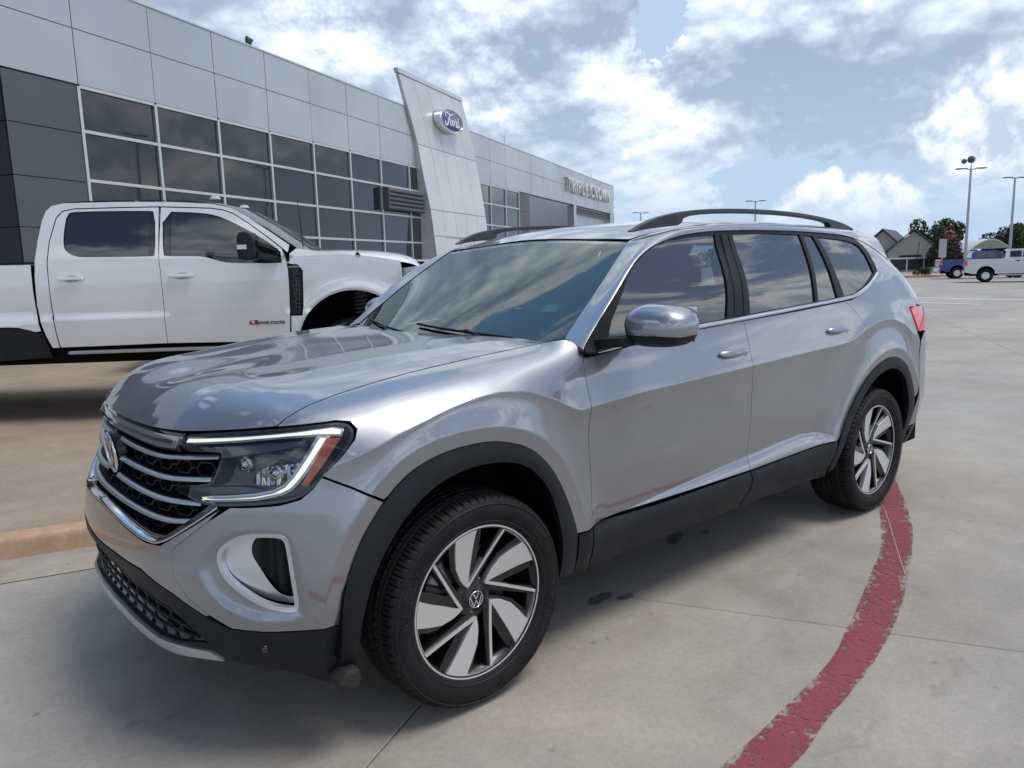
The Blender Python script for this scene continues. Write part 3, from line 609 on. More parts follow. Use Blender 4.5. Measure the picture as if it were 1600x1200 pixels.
    d = A - Bq; d /= np.linalg.norm(d, axis=1)[:, None]; A = A + d * wob(.0018)[:, None]; Bq = Bq + d * wob(.0018)[:, None]
    m = MB(); m.grid([[tuple(Bq[i] * (1 - w) + A[i] * w) + (.004,) for i in range(n_)] for w in np.linspace(0, 1, 9)]); o = m.build('red_painted_curve', None or M_REDP(), None, recalc=False); tag(o, kind='structure')
    at = o.data.attributes.new('across', 'FLOAT', 'POINT'); at.data.foreach_set('value', [w for w in np.linspace(0, 1, 9) for _ in range(n_)])
    m = MB(); pts = [np.array(q) for q in ((3.117, -.975), (2.8, -1.15), (2.45, -1.335), (2.138, -1.506))]; m.tube([tuple(q) + (.0035,) for q in pts], .0016, 6); o = m.build('hairline_joint', mat('joint_sealant', (.50, .46, .44), .9), None); tag(o, kind='structure')
    # white bay lines of the far lot
    for (x0, y0, x1, y1, w_) in ((29.2, 9.6, 28.2, 4.0, .20), (26.3, 9.4, 25.2, 5.6, .16), (30.5, 4.6, 34.5, 3.2, .10)):
        a, b = np.array((x0, y0)), np.array((x1, y1)); t_ = (b - a) / np.linalg.norm(b - a); nn = np.array((-t_[1], t_[0])) * w_ / 2; m = MB(); m.add([tuple(a - nn) + (.004,), tuple(b - nn) + (.004,), tuple(b + nn) + (.004,), tuple(a + nn) + (.004,)], [(0, 1, 2, 3)]); o = m.build('bay_line', mat('worn_white_line', (.80, .79, .76), .7, var=.15, vscale=3), None, recalc=False); tag(o, kind='structure')
    # oil spots
    for (x, y, r, q) in ((1.75, -.443, .052, 1), (.90, -.675, .048, 2), (1.0, -.745, .030, 3), (1.95, -.50, .022, 4), (-.95, -1.32, .035, 5), (2.7, -2.2, .03, 6)):
        rs = np.random.RandomState(q); w = np.linspace(0, 2 * math.pi, 40)[:-1]; rr = r * (1 + .35 * np.sin(w * 2 + q) * .6 + blur1(rs.randn(39), 1.4, 0) * .22)
        m = MB(); m.add([(x + 1.5 * a_ * math.cos(b_) * EV.x - a_ * math.sin(b_) * EV.y * .8, y + 1.5 * a_ * math.cos(b_) * EV.y * .6 + a_ * math.sin(b_) * .8, .002) for a_, b_ in zip(rr, w)], [tuple(range(39))]); o = m.build('oil_stain', mat('oil_stain', (.14, .135, .13), .55, var=.3, vscale=60), None, recalc=False); tag(o, kind='structure')
def M_REDP():
    m = bpy.data.materials.new('red_line_paint'); m.use_nodes = True; t = NT(m.node_tree); p = m.node_tree.nodes['Principled BSDF']; out = m.node_tree.nodes['Material Output']
    g = t.new('ShaderNodeNewGeometry').outputs['Position']; a = t.new('ShaderNodeAttribute'); a.attribute_name = 'across'; ac = a.outputs['Fac']
    n1 = t.noise(g, 5., 6, .6); n2 = t.noise(g, 42., 6, .72); n3 = t.noise(g, 260., 3, .7)
    f = t.m('ADD', t.sstep(n1, .3, .7, .85, 1.1), t.m('MULTIPLY', t.m('SUBTRACT', n3, .5), .7)); f = t.m('ADD', f, t.m('MULTIPLY', t.m('SUBTRACT', n2, .5), .3)); t.put(p.inputs['Base Color'], t.mix(1., (.250, .046, .056), t.comb(f, f, f), 'MULTIPLY')); p.inputs['Roughness'].default_value = .65
    edge = t.m('ABSOLUTE', t.m('SUBTRACT', ac, .5)); e2 = t.sstep(edge, .20, .50, 0., .065); x, y, z = t.sep(g)[:3]; mid = t.sstep(t.m('ABSOLUTE', t.m('SUBTRACT', x, 2.3)), 1.1, .2, 0., .035)
    wear = t.m('ADD', t.m('ADD', t.m('ADD', t.m('MULTIPLY', n2, .55), t.m('MULTIPLY', n3, .45)), t.m('MULTIPLY', t.m('SUBTRACT', n1, .5), .30)), t.m('ADD', e2, mid)); k = t.sstep(wear, .556, .592)
    k = t.m('MAXIMUM', k, t.sstep(n3, .66, .72))
    tr = t.new('ShaderNodeBsdfTransparent'); s = t.new('ShaderNodeMixShader'); t.put(s.inputs[0], k); t.l.new(p.outputs[0], s.inputs[1]); t.l.new(tr.outputs[0], s.inputs[2]); t.l.new(s.outputs[0], out.inputs[0]); return m
# ================================================================ dealership
def FP(e, z, d=0.):
    """facade coordinates: e metres along, z up, d metres in front of the glass line"""
    c = Vector((CAM_P[0], CAM_P[1], 0)) + EV * e + NV * (13 - d); return (c.x, c.y, z)
def fbox(m, e0, e1, z0, z1, d0, d1): 
    V = [FP(e, z, d) for z in (z0, z1) for (e, d) in ((e0, d0), (e1, d0), (e1, d1), (e0, d1))]; return m.add(V, [(0, 1, 2, 3), (7, 6, 5, 4), (0, 4, 5, 1), (1, 5, 6, 2), (2, 6, 7, 3), (3, 7, 4, 0)])
def build_dealership():
    b = empty('car_dealership', FP(22, 0, 0), label='long silver car dealership with dark ribbon windows and a leaning oval-badged pylon', cat='building')
    Minv = b.matrix_world.inverted() if False else Matrix.Translation(-Vector(FP(22, 0, 0)))
    def add(m, name, mt, par=b, **kw):
        if par is b: m.V = [tuple(Minv @ Vector(v)) for v in m.V]
        else: m.V = [tuple(Minv @ Vector(v)) for v in m.V]
        return m.build(name, mt, par, **kw)
    ACM = mat('aluminium_panel', (.50, .515, .53), .34, .72, var=.05, vscale=.35); ACMD = mat('charcoal_panel', (.095, .105, .12), .42, .3, var=.08, vscale=.4); FR = mat('mullion_silver', (.60, .61, .62), .4, .6)
    FG = mat('facade_glass', (.010, .013, .018), .01, spec=.2, coat=1.); FG.node_tree.nodes['Principled BSDF'].inputs['Coat IOR'].default_value = 1.55; PYL = mat('pylon_panel', (.60, .63, .64), .42, .35, var=.025, vscale=.5)
    # body behind
    m = MB(); fbox(m, 9.4, 35.7, 0, 7.0, -14, -.06); fbox(m, -9, 9.4, 0, 7.0, -14, -1.3); fbox(m, 35.7, 53.3, 5.22, 7.0, -.35, -.06); fbox(m, -9, 9.4, 5.22, 7.0, -1.3, -.06); add(m, 'wall_core', ACMD)
    # silver cladding, two rows
    ed = [10.8 + 1.82 * i for i in range(-11, 13)] + [32.64 + 1.73 * i for i in range(1, 13)]
    for i in range(len(ed) - 1):
        for (z0, z1) in ((5.19, 6.205), (6.205, 7.12)):
            m = MB(); fbox(m, ed[i] + .008, ed[i + 1] - .008, z0 + .008, z1 - .008, -.05, .0 + .0015 * ((i * 7) % 3)); add(m, 'cladding_panel', ACM)
    m = MB(); fbox(m, ed[0], ed[-1], 7.12, 7.16, -.4, .02); add(m, 'parapet_cap', FR)
    m = MB(); fbox(m, 53.40, 53.44, .2, 7.12, -8, .0); add(m, 'end_wall', ACM)
    # charcoal panels to the left
    zz = [5.17, 4.29, 3.38, 2.48, 1.58, .68, .2]
    for i in range(6):
        m = MB(); fbox(m, 9.31, 10.75, zz[i + 1] + .008, zz[i] - .008, -.05, -.002); add(m, 'dark_panel', ACMD)
        for k in range(5): m = MB(); fbox(m, 9.29 - 2 * k - 2, 9.29 - 2 * k - .016, zz[i + 1] + .008, zz[i] - .008, -1.3, -1.25); add(m, 'dark_panel', ACMD)
        m = MB(); m.add([FP(9.31, zz[i + 1] + .008, -.002), FP(9.31, zz[i] - .008, -.002), FP(9.31, zz[i] - .008, -1.25), FP(9.31, zz[i + 1] + .008, -1.25), FP(9.40, zz[i + 1] + .008, -.052), FP(9.40, zz[i] - .008, -.052), FP(9.40, zz[i] - .008, -1.25), FP(9.40, zz[i + 1] + .008, -1.25)], [(0, 1, 2, 3), (4, 7, 6, 5), (0, 4, 5, 1), (1, 5, 6, 2), (2, 6, 7, 3), (3, 7, 4, 0)]); add(m, 'dark_panel', ACMD)
    # window grids
    def windows(es, zs, skip=lambda i, k: False):
        for i in range(len(es) - 1):
            for k in range(len(zs) - 1):
                if skip(i, k): continue
                rs = random.Random(i * 31 + k * 7 + int(es[0])); dd = [rs.uniform(-.0012, .0012) for _ in range(4)]
                m = MB(); m.add([FP(es[i] + .03, zs[k + 1] + .03, -.05 + dd[0]), FP(es[i + 1] - .03, zs[k + 1] + .03, -.05 + dd[1]), FP(es[i + 1] - .03, zs[k] - .03, -.05 + dd[2]), FP(es[i] + .03, zs[k] - .03, -.05 + dd[3])], [(0, 1, 2, 3)]); add(m, 'window_pane', FG, recalc=False)
        for e in es: m = MB(); fbox(m, e - .032, e + .032, zs[-1], zs[0], -.055, .005); add(m, 'mullion', FR)
        for z in zs:
            for i in range(len(es) - 1): m = MB(); fbox(m, es[i] + .033, es[i + 1] - .033, z - .03, z + .03, -.055, .002); add(m, 'transom', FR)
    windows([10.80, 12.62, 14.455, 16.28, 18.12, 19.94, 21.70, 23.58, 25.4], [5.16, 4.34, 3.42, 2.53, 1.65, .78, .22])
    windows([29.0, 30.82, 32.62, 34.33], [5.16, 4.36, 3.45, 2.55, 1.65, .78, .22])
    for i in range(6): m = MB(); fbox(m, 34.40, 35.80, zz[i + 1] + .008, zz[i] - .008, -.05, -.002); add(m, 'dark_panel', ACMD)
    m = MB(); fbox(m, 25.5, 29.0, .2, 5.18, -.055, -.01); add(m, 'wall_infill', ACMD)
    # ribbed canopy over the entrance, left of the pylon
    m = MB(); fbox(m, 21.74, 24.15, 3.56, 4.26, .01, .16); cn = add(m, 'canopy_box', ACMD)
    m = MB(); fbox(m, 21.69, 21.735, 3.55, 4.27, .005, .24); RIB = mat('ribbed_grey', (.11, .12, .135), .5, .4); add(m, 'canopy_end', RIB)
    for k in range(5): m = MB(); z0 = 3.56 + k * .14; m.add([FP(e, z, d) for e in (21.72, 24.15) for z, d in ((z0 + .004, .17), (z0 + .05, .23), (z0 + .09, .23), (z0 + .136, .17))], [(0, 1, 5, 4), (1, 2, 6, 5), (2, 3, 7, 6)]); add(m, 'canopy_rib', RIB)
    # service drive at the right end
    m = MB(); fbox(m, 43.5, 44.0, 0, 5.19, -.4, 0.); add(m, 'column', ACM); m = MB(); fbox(m, 52.4, 53.3, 0, 5.19, -.4, 0.); add(m, 'column', ACM)
    for k in range(3): m = MB(); fbox(m, 44.0, 52.4, 5.03 - .12 * k, 5.10 - .12 * k, -.25, -.10); add(m, 'canopy_rib', RIB)
    for i in range(5):
        for k in range(4): m = MB(); fbox(m, 44.0 + 1.68 * i + .01, 44 + 1.68 * (i + 1) - .01, .3 + 1.1 * k + .01, .3 + 1.1 * (k + 1) - .01, -.4, -.3); add(m, 'bay_door_panel', ACM)
    m = MB(); fbox(m, 35.8, 43.5, .2, 4.0, -6, -5.8); add(m, 'back_wall', mat('block_wall', (.30, .30, .29), .8))
    for k in range(9): m = MB(); fbox(m, 35.8, 43.5, 3.95 + .09 * k, 3.99 + .09 * k, -5.7, -5.6); add(m, 'canopy_rib', RIB)
    m = MB(); m.tube([FP(36, 3.9, -3), FP(39.0, 5.2, -3)], .09, 4); m.tube([FP(41, 4.9, -4), FP(43.3, 5.2, -4)], .06, 4); fbox(m, 36, 43.5, 4.62, 4.80, -3.2, -3.0); add(m, 'roof_truss', mat('truss_white', (.6, .6, .6), .6))
    # leaning pylon
    Lp = [(8.12, 22.98), (7.6, 23.24), (7.0, 23.56), (6.4, 23.87), (5.95, 24.06), (4.93, 24.17), (3.7, 24.29), (2.04, 24.27), (.15, 24.2)]
    Rp = [(8.12, 27.98), (7.6, 28.28), (7.0, 28.62), (6.4, 28.90), (5.95, 29.06), (4.93, 29.26), (3.7, 29.27), (2.04, 29.12), (.15, 28.9)]
    Dp = [(8.12, .06), (5.95, .10), (4.93, .20), (3.7, .38), (2.04, .57), (.15, .70)]
    ip = lambda P_, z: float(np.interp(z, [a for a, _ in P_][::-1], [b_ for _, b_ in P_][::-1])); lx = lambda z: ip(Lp, z); rx = lambda z: ip(Rp, z); dd = lambda z: ip(Dp, z)
    pil = MB(); zs = list(np.linspace(.15, 8.08, 24)); pil.grid([[FP(lx(z) + .05, z, dd(z) - .02), FP(rx(z) - .05, z, dd(z) - .02)] for z in zs])
    pil.grid([[FP(lx(z) + .02, z, -.04), FP(lx(z) + .02, z, dd(z))] for z in zs]); pil.grid([[FP(rx(z) - .02, z, dd(z)), FP(rx(z) - .02, z, -.04)] for z in zs]); pil.grid([[FP(lx(z) + .05, z, -.04), FP(rx(z) - .05, z, -.04)] for z in zs]); pil.add([FP(lx(8.08), 8.08, .06), FP(rx(8.08), 8.08, .06), FP(rx(8.08), 8.08, -.04), FP(lx(8.08), 8.08, -.04)], [(0, 1, 2, 3)])
    py = add(pil, 'pylon', PYL)
    bands = [(.15, 2.76), (2.76, 3.70), (3.70, 5.95), (5.95, 8.10)]
    for bi, (z0, z1) in enumerate(bands):
        nc = 5
        for c in range(nc):
            if bi == 0 and c >= 1: continue
            w0, w1 = c / nc, (c + 1) / nc; m = MB(); n = 7; zq = np.linspace(z0 + .012, z1 - .012, n)
            f = [(FP(lx(z) + (rx(z) - lx(z)) * w0 + .008, z, dd(z) + .02), FP(lx(z) + (rx(z) - lx(z)) * w1 - .008, z, dd(z) + .02)) for z in zq]; bk_ = [(FP(lx(z) + (rx(z) - lx(z)) * w0 + .008, z, dd(z) - .015), FP(lx(z) + (rx(z) - lx(z)) * w1 - .008, z, dd(z) - .015)) for z in zq]
            m.grid(f); m.grid([(f[i][0], bk_[i][0]) for i in range(n)]); m.grid([(f[i][1], bk_[i][1]) for i in range(n)]); m.grid([f[0], bk_[0]]); m.grid([f[-1], bk_[-1]]); add(m, 'pylon_panel', PYL, py)
    m = MB(); m.add([FP(e, z, d) for d in (-.06, .10) for e, z in ((lx(8.12) - .01, 8.115), (rx(8.12) + .01, 8.115), (rx(8.12) - .08, 8.26), (lx(8.12) - .07, 8.26))], [(0, 1, 2, 3), (7, 6, 5, 4), (0, 4, 5, 1), (1, 5, 6, 2), (2, 6, 7, 3), (3, 7, 4, 0)]); add(m, 'pylon_cap', PYL, py)
    # dark entrance at the foot of the pylon
    m = MB(); fbox(m, 25.25, 29.0, .16, 2.74, .30, .46); add(m, 'entrance_recess', mat('recess_dark', (.02, .022, .025), .3), py)
    for e in (25.2, 26.5, 27.8, 28.95): m = MB(); fbox(m, e, e + .07, .16, 2.74, .46, .52); add(m, 'door_post', FR, py)
    # oval badge
    M0 = Matrix.Translation(Vector(FP(26.35, 7.06, .14))); Rz = Matrix((EV, Vector((0, 0, 1)), -NV)).transposed().to_4x4(); Mo = Matrix.Translation(-Vector(FP(22, 0, 0))) @ M0 @ Rz
    def oval(prof, name, mt, par, n=56):
        V = []; F = []; 
        for k in range(n):
            w = 2 * math.pi * k / n
            for (r, h) in prof: V.append(tuple(Mo @ Vector((r * 1.02 * math.cos(w), (r * .98 - .58 * 0) * math.sin(w) * .42, h))))
        q = len(prof)
        for k in range(n):
            for i in range(q - 1): F.append((k * q + i, k * q + i + 1, ((k + 1) % n) * q + i + 1, ((k + 1) % n) * q + i))
        m = MB(); m.add(V, F); return m.build(name, mt, par, True)
    sg = oval([(0, .24), (.90, .24), (.90, .27), (.97, .28), (1.0, .25), (1.0, 0)], 'oval_sign', M_CHROME, b); sg.data.set_sharp_from_angle(angle=.6)
    oval([(0, .256), (.845, .256), (.86, .25)], 'sign_face', mat('badge_blue', (.012, .045, .20), .25, coat=.6), sg)
    oval([(.80, .262), (.815, .262)], 'sign_ring', mat('sign_white', (.75, .76, .78), .4), sg)
    # script lettering: strokes with swelling width
    def stroke(pts, w):
        pts = chaikin(pts, 3, False); pts = [np.array(p) for p in pts]; L, R_ = [], []
        for j, p in enumerate(pts):
            t = pts[min(j + 1, len(pts) - 1)] - pts[max(j - 1, 0)]; t /= np.linalg.norm(t) + 1e-9; a = math.atan2(t[1], t[0]); ww = w * (.55 + .45 * abs(math.sin(a - .3))); n_ = np.array([-t[1], t[0]]) * ww; L.append(p + n_); R_.append(p - n_)
        m = MB(); k = len(L); V = [tuple(Mo @ Vector((p[0], p[1], .275))) for p in L + R_] + [tuple(Mo @ Vector((p[0], p[1], .255))) for p in L + R_]
        F = [(i, i + 1, k + i + 1, k + i) for i in range(k - 1)] + [(i, 2 * k + i, 2 * k + i + 1, i + 1) for i in range(k - 1)] + [(k + i, k + i + 1, 3 * k + i + 1, 3 * k + i) for i in range(k - 1)]
        m.add(V, F); m.build('script_stroke', mat('sign_white'), sg, recalc=False)
    w = .036
    stroke([(-.52, .10), (-.58, .20), (-.48, .27), (-.30, .22), (-.12, .20), (.06, .27)], w); stroke([(-.20, .20), (-.30, .02), (-.38, -.16), (-.50, -.21), (-.60, -.14), (-.56, -.06)], w * 1.15); stroke([(-.42, .02), (-.30, .05), (-.16, .03)], w * .8)
    stroke([(-.02, .03), (-.14, .0), (-.18, -.12), (-.08, -.17), (.02, -.08), (.0, .03), (.10, .01)], w); stroke([(.16, .03), (.14, -.06), (.10, -.17)], w); stroke([(.15, -.03), (.22, .04), (.29, .01)], w * .9)
    stroke([(.50, .0), (.42, .05), (.33, -.02), (.31, -.13), (.38, -.17), (.46, -.08), (.56, .22)], w); stroke([(.56, .22), (.50, .0), (.47, -.13), (.53, -.17), (.60, -.10)], w)
    # channel letters
    txt = 'TRIPLE CROWN'; x = 41.75; wid = dict(T=.80, R=.84, I=.34, P=.80, L=.74, E=.76, C=.92, O=.98, W=1.16, N=.90); wid[' '] = .42
    tot = sum(wid[c] for c in txt); k = (51.75 - 41.75) / tot
    for ch in txt:
        cw = wid[ch] * k
        if ch != ' ':
            M_ = Matrix.Translation(-Vector(FP(22, 0, 0))) @ Matrix.Translation(Vector(FP(x + cw / 2, 6.225, .12))) @ Rz @ Matrix.Diagonal((.94, 1., 1., 1.)); place_text('channel_letter', ch, 1.13, M_, mat('letter_white', (.66, .67, .68), .4, .2), b, depth=.06, bold=.012)
        x += cw
    # small things on the roof
    for (e, z0, z1) in ((33.1, 7.15, 7.60), (48.1, 7.15, 7.48)): m = MB(); m.tube([FP(e, z0, -.2), FP(e, z1, -.2)], .025, 6); o = m.build('roof_antenna', FR); tag(o, 'short antenna on the parapet ' + ('right of the leaning pylon' if e < 40 else 'above the white channel lettering'), 'antenna', 'roof antennas')
    m = MB(); m.tube([FP(15.9, 7.16, -.15), FP(15.85, 7.27, -.05)], .05, 8); m.lathe([(0, .06), (.03, .06), (.09, -.10)], 12, FP(15.8, 7.28, 0), ax='x'); o = m.build('roof_loudspeaker', mat('horn_grey', (.10, .10, .10), .5)); tag(o, 'small dark horn loudspeaker on the silver parapet', 'loudspeaker')
    m = MB(); fbox(m, 12.45, 12.75, 7.16, 7.30, -.3, -.05); o = m.build('roof_floodlight', mat('flood_white', (.55, .55, .55), .5), bevel=.01); tag(o, 'pale boxy floodlight on the parapet above the first windows', 'floodlight')
# ================================================================ white pickup by the building
def build_truck():
    tr = empty('white_pickup', (1.74, 3.14, 0), math.atan2(-.574, .819), label='white crew cab pickup parked nose right in front of the glass showroom', cat='pickup truck')
    ac = np.array([.03, .86])
    def T(a, b, off=0.):
        a = np.asarray(a, float); b = np.asarray(b, float); y = .27 * np.clip(b - 1.66, 0, None)**1.15 + .035 * sm((1.19 - b) / .25) * 0 - .018 * sm((1.20 - b) / .02) * (b > .5) + .03 * ((b - 1.45) / .5)**2 * (b < 1.66)
        y = y + .05 * sm((1.10 - b) / .2) * 0 + .30 * np.clip((a - .42) / .25, 0, None)**2.2
        r = np.hypot(a - ac[0], b - ac[1]); fl = np.exp(-((r - .515) / .06)**2) * .035 * (b > .80) * (a > -.60); return np.stack([a, y - off - fl, b + 0 * a], -1)
    P = lambda n, p, m, **k: panel(n, p, T, m, tr, **k)
    gap_m = [(-1.608, .935), (-1.606, 1.19), (-1.605, 1.386), (-1.610, 1.70), (-1.604, 2.118)]
    gap_r = [(-2.513, .928), (-2.525, 1.05), (-2.539, 1.269), (-2.540, 1.45), (-2.536, 1.628), (-2.512, 1.839), (-2.457, 2.040), (-2.407, 2.095), (-2.314, 2.114)]
    w1 = [tuple(q) for q in chaikin([(-2.374, 2.075), (-2.398, 1.90), (-2.398, 1.80), (-2.375, 1.748), (-2.30, 1.706), (-2.20, 1.697), (-1.68, 1.692), (-1.635, 1.70), (-1.635, 2.08), (-1.70, 2.09), (-2.30, 2.095)], 1)]
    P('rear_cab_door', gap_r[::-1] + gap_m + [(-2.0, 2.125)], M_WHITE, sp=.04, holes=[w1]) if False else P('rear_cab_door', gap_r + [(-1.95, 2.118)] + gap_m[::-1] + [(-2.1, .930)], M_WHITE, sp=.035, holes=[w1], gap=.003)
    gap_f = [(-.545, .907), (-.528, 1.157), (-.520, 1.40), (-.519, 1.55), (-.535, 1.66), (-.565, 1.735), (-.666, 1.821), (-.845, 1.960), (-.979, 2.050), (-1.07, 2.082), (-1.17, 2.098)]
    w2 = [tuple(q) for q in chaikin([(-1.575, 2.08), (-1.575, 1.70), (-1.54, 1.690), (-1.294, 1.686), (-1.20, 1.672), (-1.12, 1.643), (-1.02, 1.618), (-.59, 1.607), (-.566, 1.62), (-.578, 1.70), (-.667, 1.790), (-.849, 1.902), (-1.0, 1.985), (-1.121, 2.040), (-1.283, 2.067)], 1)]
    P('front_cab_door', gap_f + [(-1.59, 2.118)] + gap_m[::-1][1:] + [(-1.0, .925)], M_WHITE, sp=.035, holes=[w2], gap=.003)
    P('door_window', w1, mat('truck_glass', (.010, .013, .018), .03, spec=.9, coat=.8), sp=.08, off=-.012, lip=0, gap=-.004); P('door_window', w2, mat('truck_glass'), sp=.08, off=-.012, lip=0, gap=-.004)
    P('window_pillar', [(-1.70, 1.70), (-1.642, 1.70), (-1.642, 2.085), (-1.69, 2.085)], M_GLOSSK, sp=.1, off=-.008, lip=0); P('window_pillar', [(-1.57, 1.70), (-1.51, 1.70), (-1.51, 2.075), (-1.57, 2.085)], M_GLOSSK, sp=.1, off=-.008, lip=0)
    P('mirror_base', [(-.74, 1.612), (-.568, 1.612), (-.575, 1.71), (-.65, 1.775), (-.70, 1.70)], M_PLAST, sp=.05, off=.004, lip=.01)
    P('cab_corner', [(-2.578, .93), (-2.613, 1.03), (-2.650, 1.20), (-2.657, 1.30), (-2.648, 1.55), (-2.630, 1.70), (-2.609, 1.84), (-2.575, 2.02), (-2.545, 2.10), (-2.50, 2.145), (-2.40, 2.166), (-2.0, 2.17), (-1.484, 2.160), (-1.159, 2.138), (-.998, 2.100), (-.885, 2.038), (-.658, 1.880), (-.50, 1.765), (-.515, 1.70), (-.56, 1.742), (-.664, 1.829), (-.845, 1.968), (-.979, 2.058), (-1.07, 2.090), (-1.17, 2.106), (-1.59, 2.126), (-1.95, 2.126), (-2.314, 2.122), (-2.412, 2.102), (-2.464, 2.045), (-2.519, 1.839), (-2.543, 1.628), (-2.546, 1.269), (-2.532, 1.05), (-2.520, .928)], M_WHITE, sp=.04, gap=0, lip=.05)
    arch = [(ac[0] + .495 * math.cos(w), ac[1] + .495 * math.sin(w)) for w in np.linspace(-.1, math.pi + .1, 30)]
    P('front_wing', [(-.535, .90), (-.520, 1.145), (-.415, 1.146), (-.405, 1.30), (-.395, 1.54), (-.435, 1.592), (-.508, 1.60), (-.50, 1.690), (-.44, 1.735), (-.215, 1.70), (.028, 1.672), (.271, 1.640), (.46, 1.605), (.475, 1.545), (.478, 1.41), (.55, 1.36), (.64, 1.32), (.70, 1.10), (.66, .86)] + arch, M_WHITE, sp=.03, lip=.04)
    P('wing_vent', [(-.518, 1.155), (-.512, 1.592), (-.45, 1.588), (-.403, 1.54), (-.410, 1.302), (-.42, 1.24), (-.465, 1.155)], M_PLAST, sp=.04, off=.004, lip=.01)
    P('headlamp', [(.482, 1.415), (.480, 1.54), (.61, 1.555), (.66, 1.50), (.64, 1.44), (.53, 1.405)], mat('lamp_clear', (.30, .32, .35), .06, .5, coat=1.), sp=.02, off=.004)
    P('headlamp_core', [(.53, 1.43), (.54, 1.51), (.60, 1.51), (.61, 1.46), (.57, 1.43)], M_GLOSSK, sp=.02, off=.010)
    P('front_bumper_side', [(.66, .80), (.70, 1.08), (.80, 1.08), (.82, .80)], M_WHITE, sp=.06)
    bedlow = [(-2.640, 1.062), (-2.70, 1.072), (-2.76, 1.092), (-2.83, 1.112), (-2.92, 1.118), (-3.15, 1.118), (-3.45, 1.10)]
    rar = [(-4.6 + .52 * math.cos(w), .86 + .52 * math.sin(w)) for w in np.linspace(.45, math.pi + .1, 20)]
    P('cargo_bed', [(-2.672, 1.648), (-2.675, 1.40), (-2.668, 1.20), (-2.650, 1.075)] + bedlow[1:] + rar + [(-5.1, .90), (-5.15, 1.2), (-5.12, 1.654), (-3.8, 1.656)], M_WHITE, sp=.06, lip=.06)
    P('bed_skirt', [(-2.60, .84), (-2.645, 1.055), (-2.70, 1.064), (-2.83, 1.104), (-2.92, 1.110), (-3.40, 1.105), (-3.52, .95), (-3.55, .80)], M_PLAST, sp=.08, off=-.02, lip=.05)
    m = MB(); m.grid([[(s, y, z - .02 * abs((y - 1.02) / 1.)**3) for y in np.linspace(.06, 1.97, 9)] for s, z in ((-5.1, 1.655), (-2.68, 1.655))]); m.box((-5.1, .05, 1.655), (-2.68, .11, 1.672)); m.build('bed_cover', M_PLAST, tr)
    # roof, windscreen, bonnet and cab back as sheets across the width
    def across(name, prof, mt, y0=.135, y1=1.895, crown=.03, z=None):
        m = MB(); ys = np.linspace(0, 1, 15); m.grid([[(s, y, zz - crown * abs((y - 1.015) / .88)**2.6) for y in (y0 + (y1 - y0) * ys + (1 - 2 * ys) * (max(0, s - .40) * 1.1 if name == 'bonnet' else 0))] for s, zz in prof]); return m.build(name, mt, tr, True)
    across('roof_panel', chaikin([(-2.56, 2.04), (-2.53, 2.14), (-2.42, 2.20), (-2.2, 2.215), (-1.5, 2.212), (-1.2, 2.19), (-1.0, 2.135)], 2, False), M_WHITE)
    across('windscreen', [(-1.0, 2.135), (-.72, 1.965), (-.40, 1.735)], mat('truck_glass'), y0=.12, y1=1.91)
    across('bonnet', chaikin([(-.45, 1.735), (-.2, 1.740), (.03, 1.732), (.27, 1.715), (.46, 1.68), (.60, 1.61), (.70, 1.52), (.74, 1.40), (.74, 1.0)], 2, False), M_WHITE, y0=.03, y1=2.0, crown=.07)
    across('cab_back', [(-2.60, .95), (-2.62, 1.66), (-2.56, 2.05)], M_WHITE)
    m = MB(); m.box((-5.0, .10, .78), (.70, 1.93, .92)); m.box((-2.55, .08, .92), (-.50, 1.95, 1.60)); m.box((-.52, .55, .92), (.65, 1.48, 1.60)); m.box((-5.0, .10, .92), (-4.5, 1.93, 1.6)); m.box((-3.5, .10, .92), (-2.66, 1.93, 1.6)); m.build('chassis', M_DARK, tr)
    m = MB(); m.box((-2.43, -.04, .868), (-1.0, .10, .895)); m.build('running_board', mat('board_grey', (.35, .34, .33), .4, .5), tr, bevel=.006)
    # far side body
    m = MB(); m.box((-5.1, 1.97, .92), (.68, 2.03, 1.64)); m.prism([(-2.56, 1.64), (-2.5, 2.13), (-1.0, 2.08), (-.42, 1.66)], lambda p: (p[0], 1.95, p[1]), lambda p: (p[0], 1.90, p[1])); m.build('far_side', M_WHITE, tr)
    for s, z0 in ((-2.351, 1.520), (-1.430, 1.520)):
        m = MB(); m.box((s - .105, -.035, z0 - .012), (s + .105, -.005, z0 + .014)); h = m.build('door_handle', M_WHITE, tr, bevel=.006)
        P('handle_shade', [(s + .075 * math.cos(w), z0 + .034 * math.sin(w)) for w in np.linspace(0, 2 * math.pi, 17)[:-1]], mat('handle_shade_grey', (.50, .51, .52), .5), sp=.05, off=.0015, lip=0)  # flat grey oval, the shade of the hand hollow painted in as colour
    mr = empty('tow_mirror'); mr.parent = tr
    m = MB(); m.prism(chaikin([(-.885, 1.66), (-.885, 1.82), (-.868, 1.872), (-.79, 1.876), (-.745, 1.83), (-.735, 1.66), (-.76, 1.632), (-.87, 1.638)], 1), lambda p: (p[0], -.24, p[1]), lambda p: (p[0] + .03, -.10, p[1])); m.build('mirror_housing', M_PLAST, mr, bevel=.015)
    m = MB(); m.box((-.878, -.247, 1.728), (-.80, -.236, 1.765)); m.build('mirror_signal', mat('signal_clear', (.7, .7, .68), .2), mr)
    m = MB(); m.tube([(-.73, -.2, 1.78), (-.62, .02, 1.72)], .028, 6); m.tube([(-.73, -.2, 1.68), (-.60, .02, 1.64)], .028, 6); m.build('mirror_arm', M_PLAST, mr)
    m = MB(); m.tube([(-.394, .10, 1.745), (-.405, .10, 1.95), (-.418, .10, 2.14)], [.005, .004, .002], 6); m.build('antenna', M_PLAST, tr)
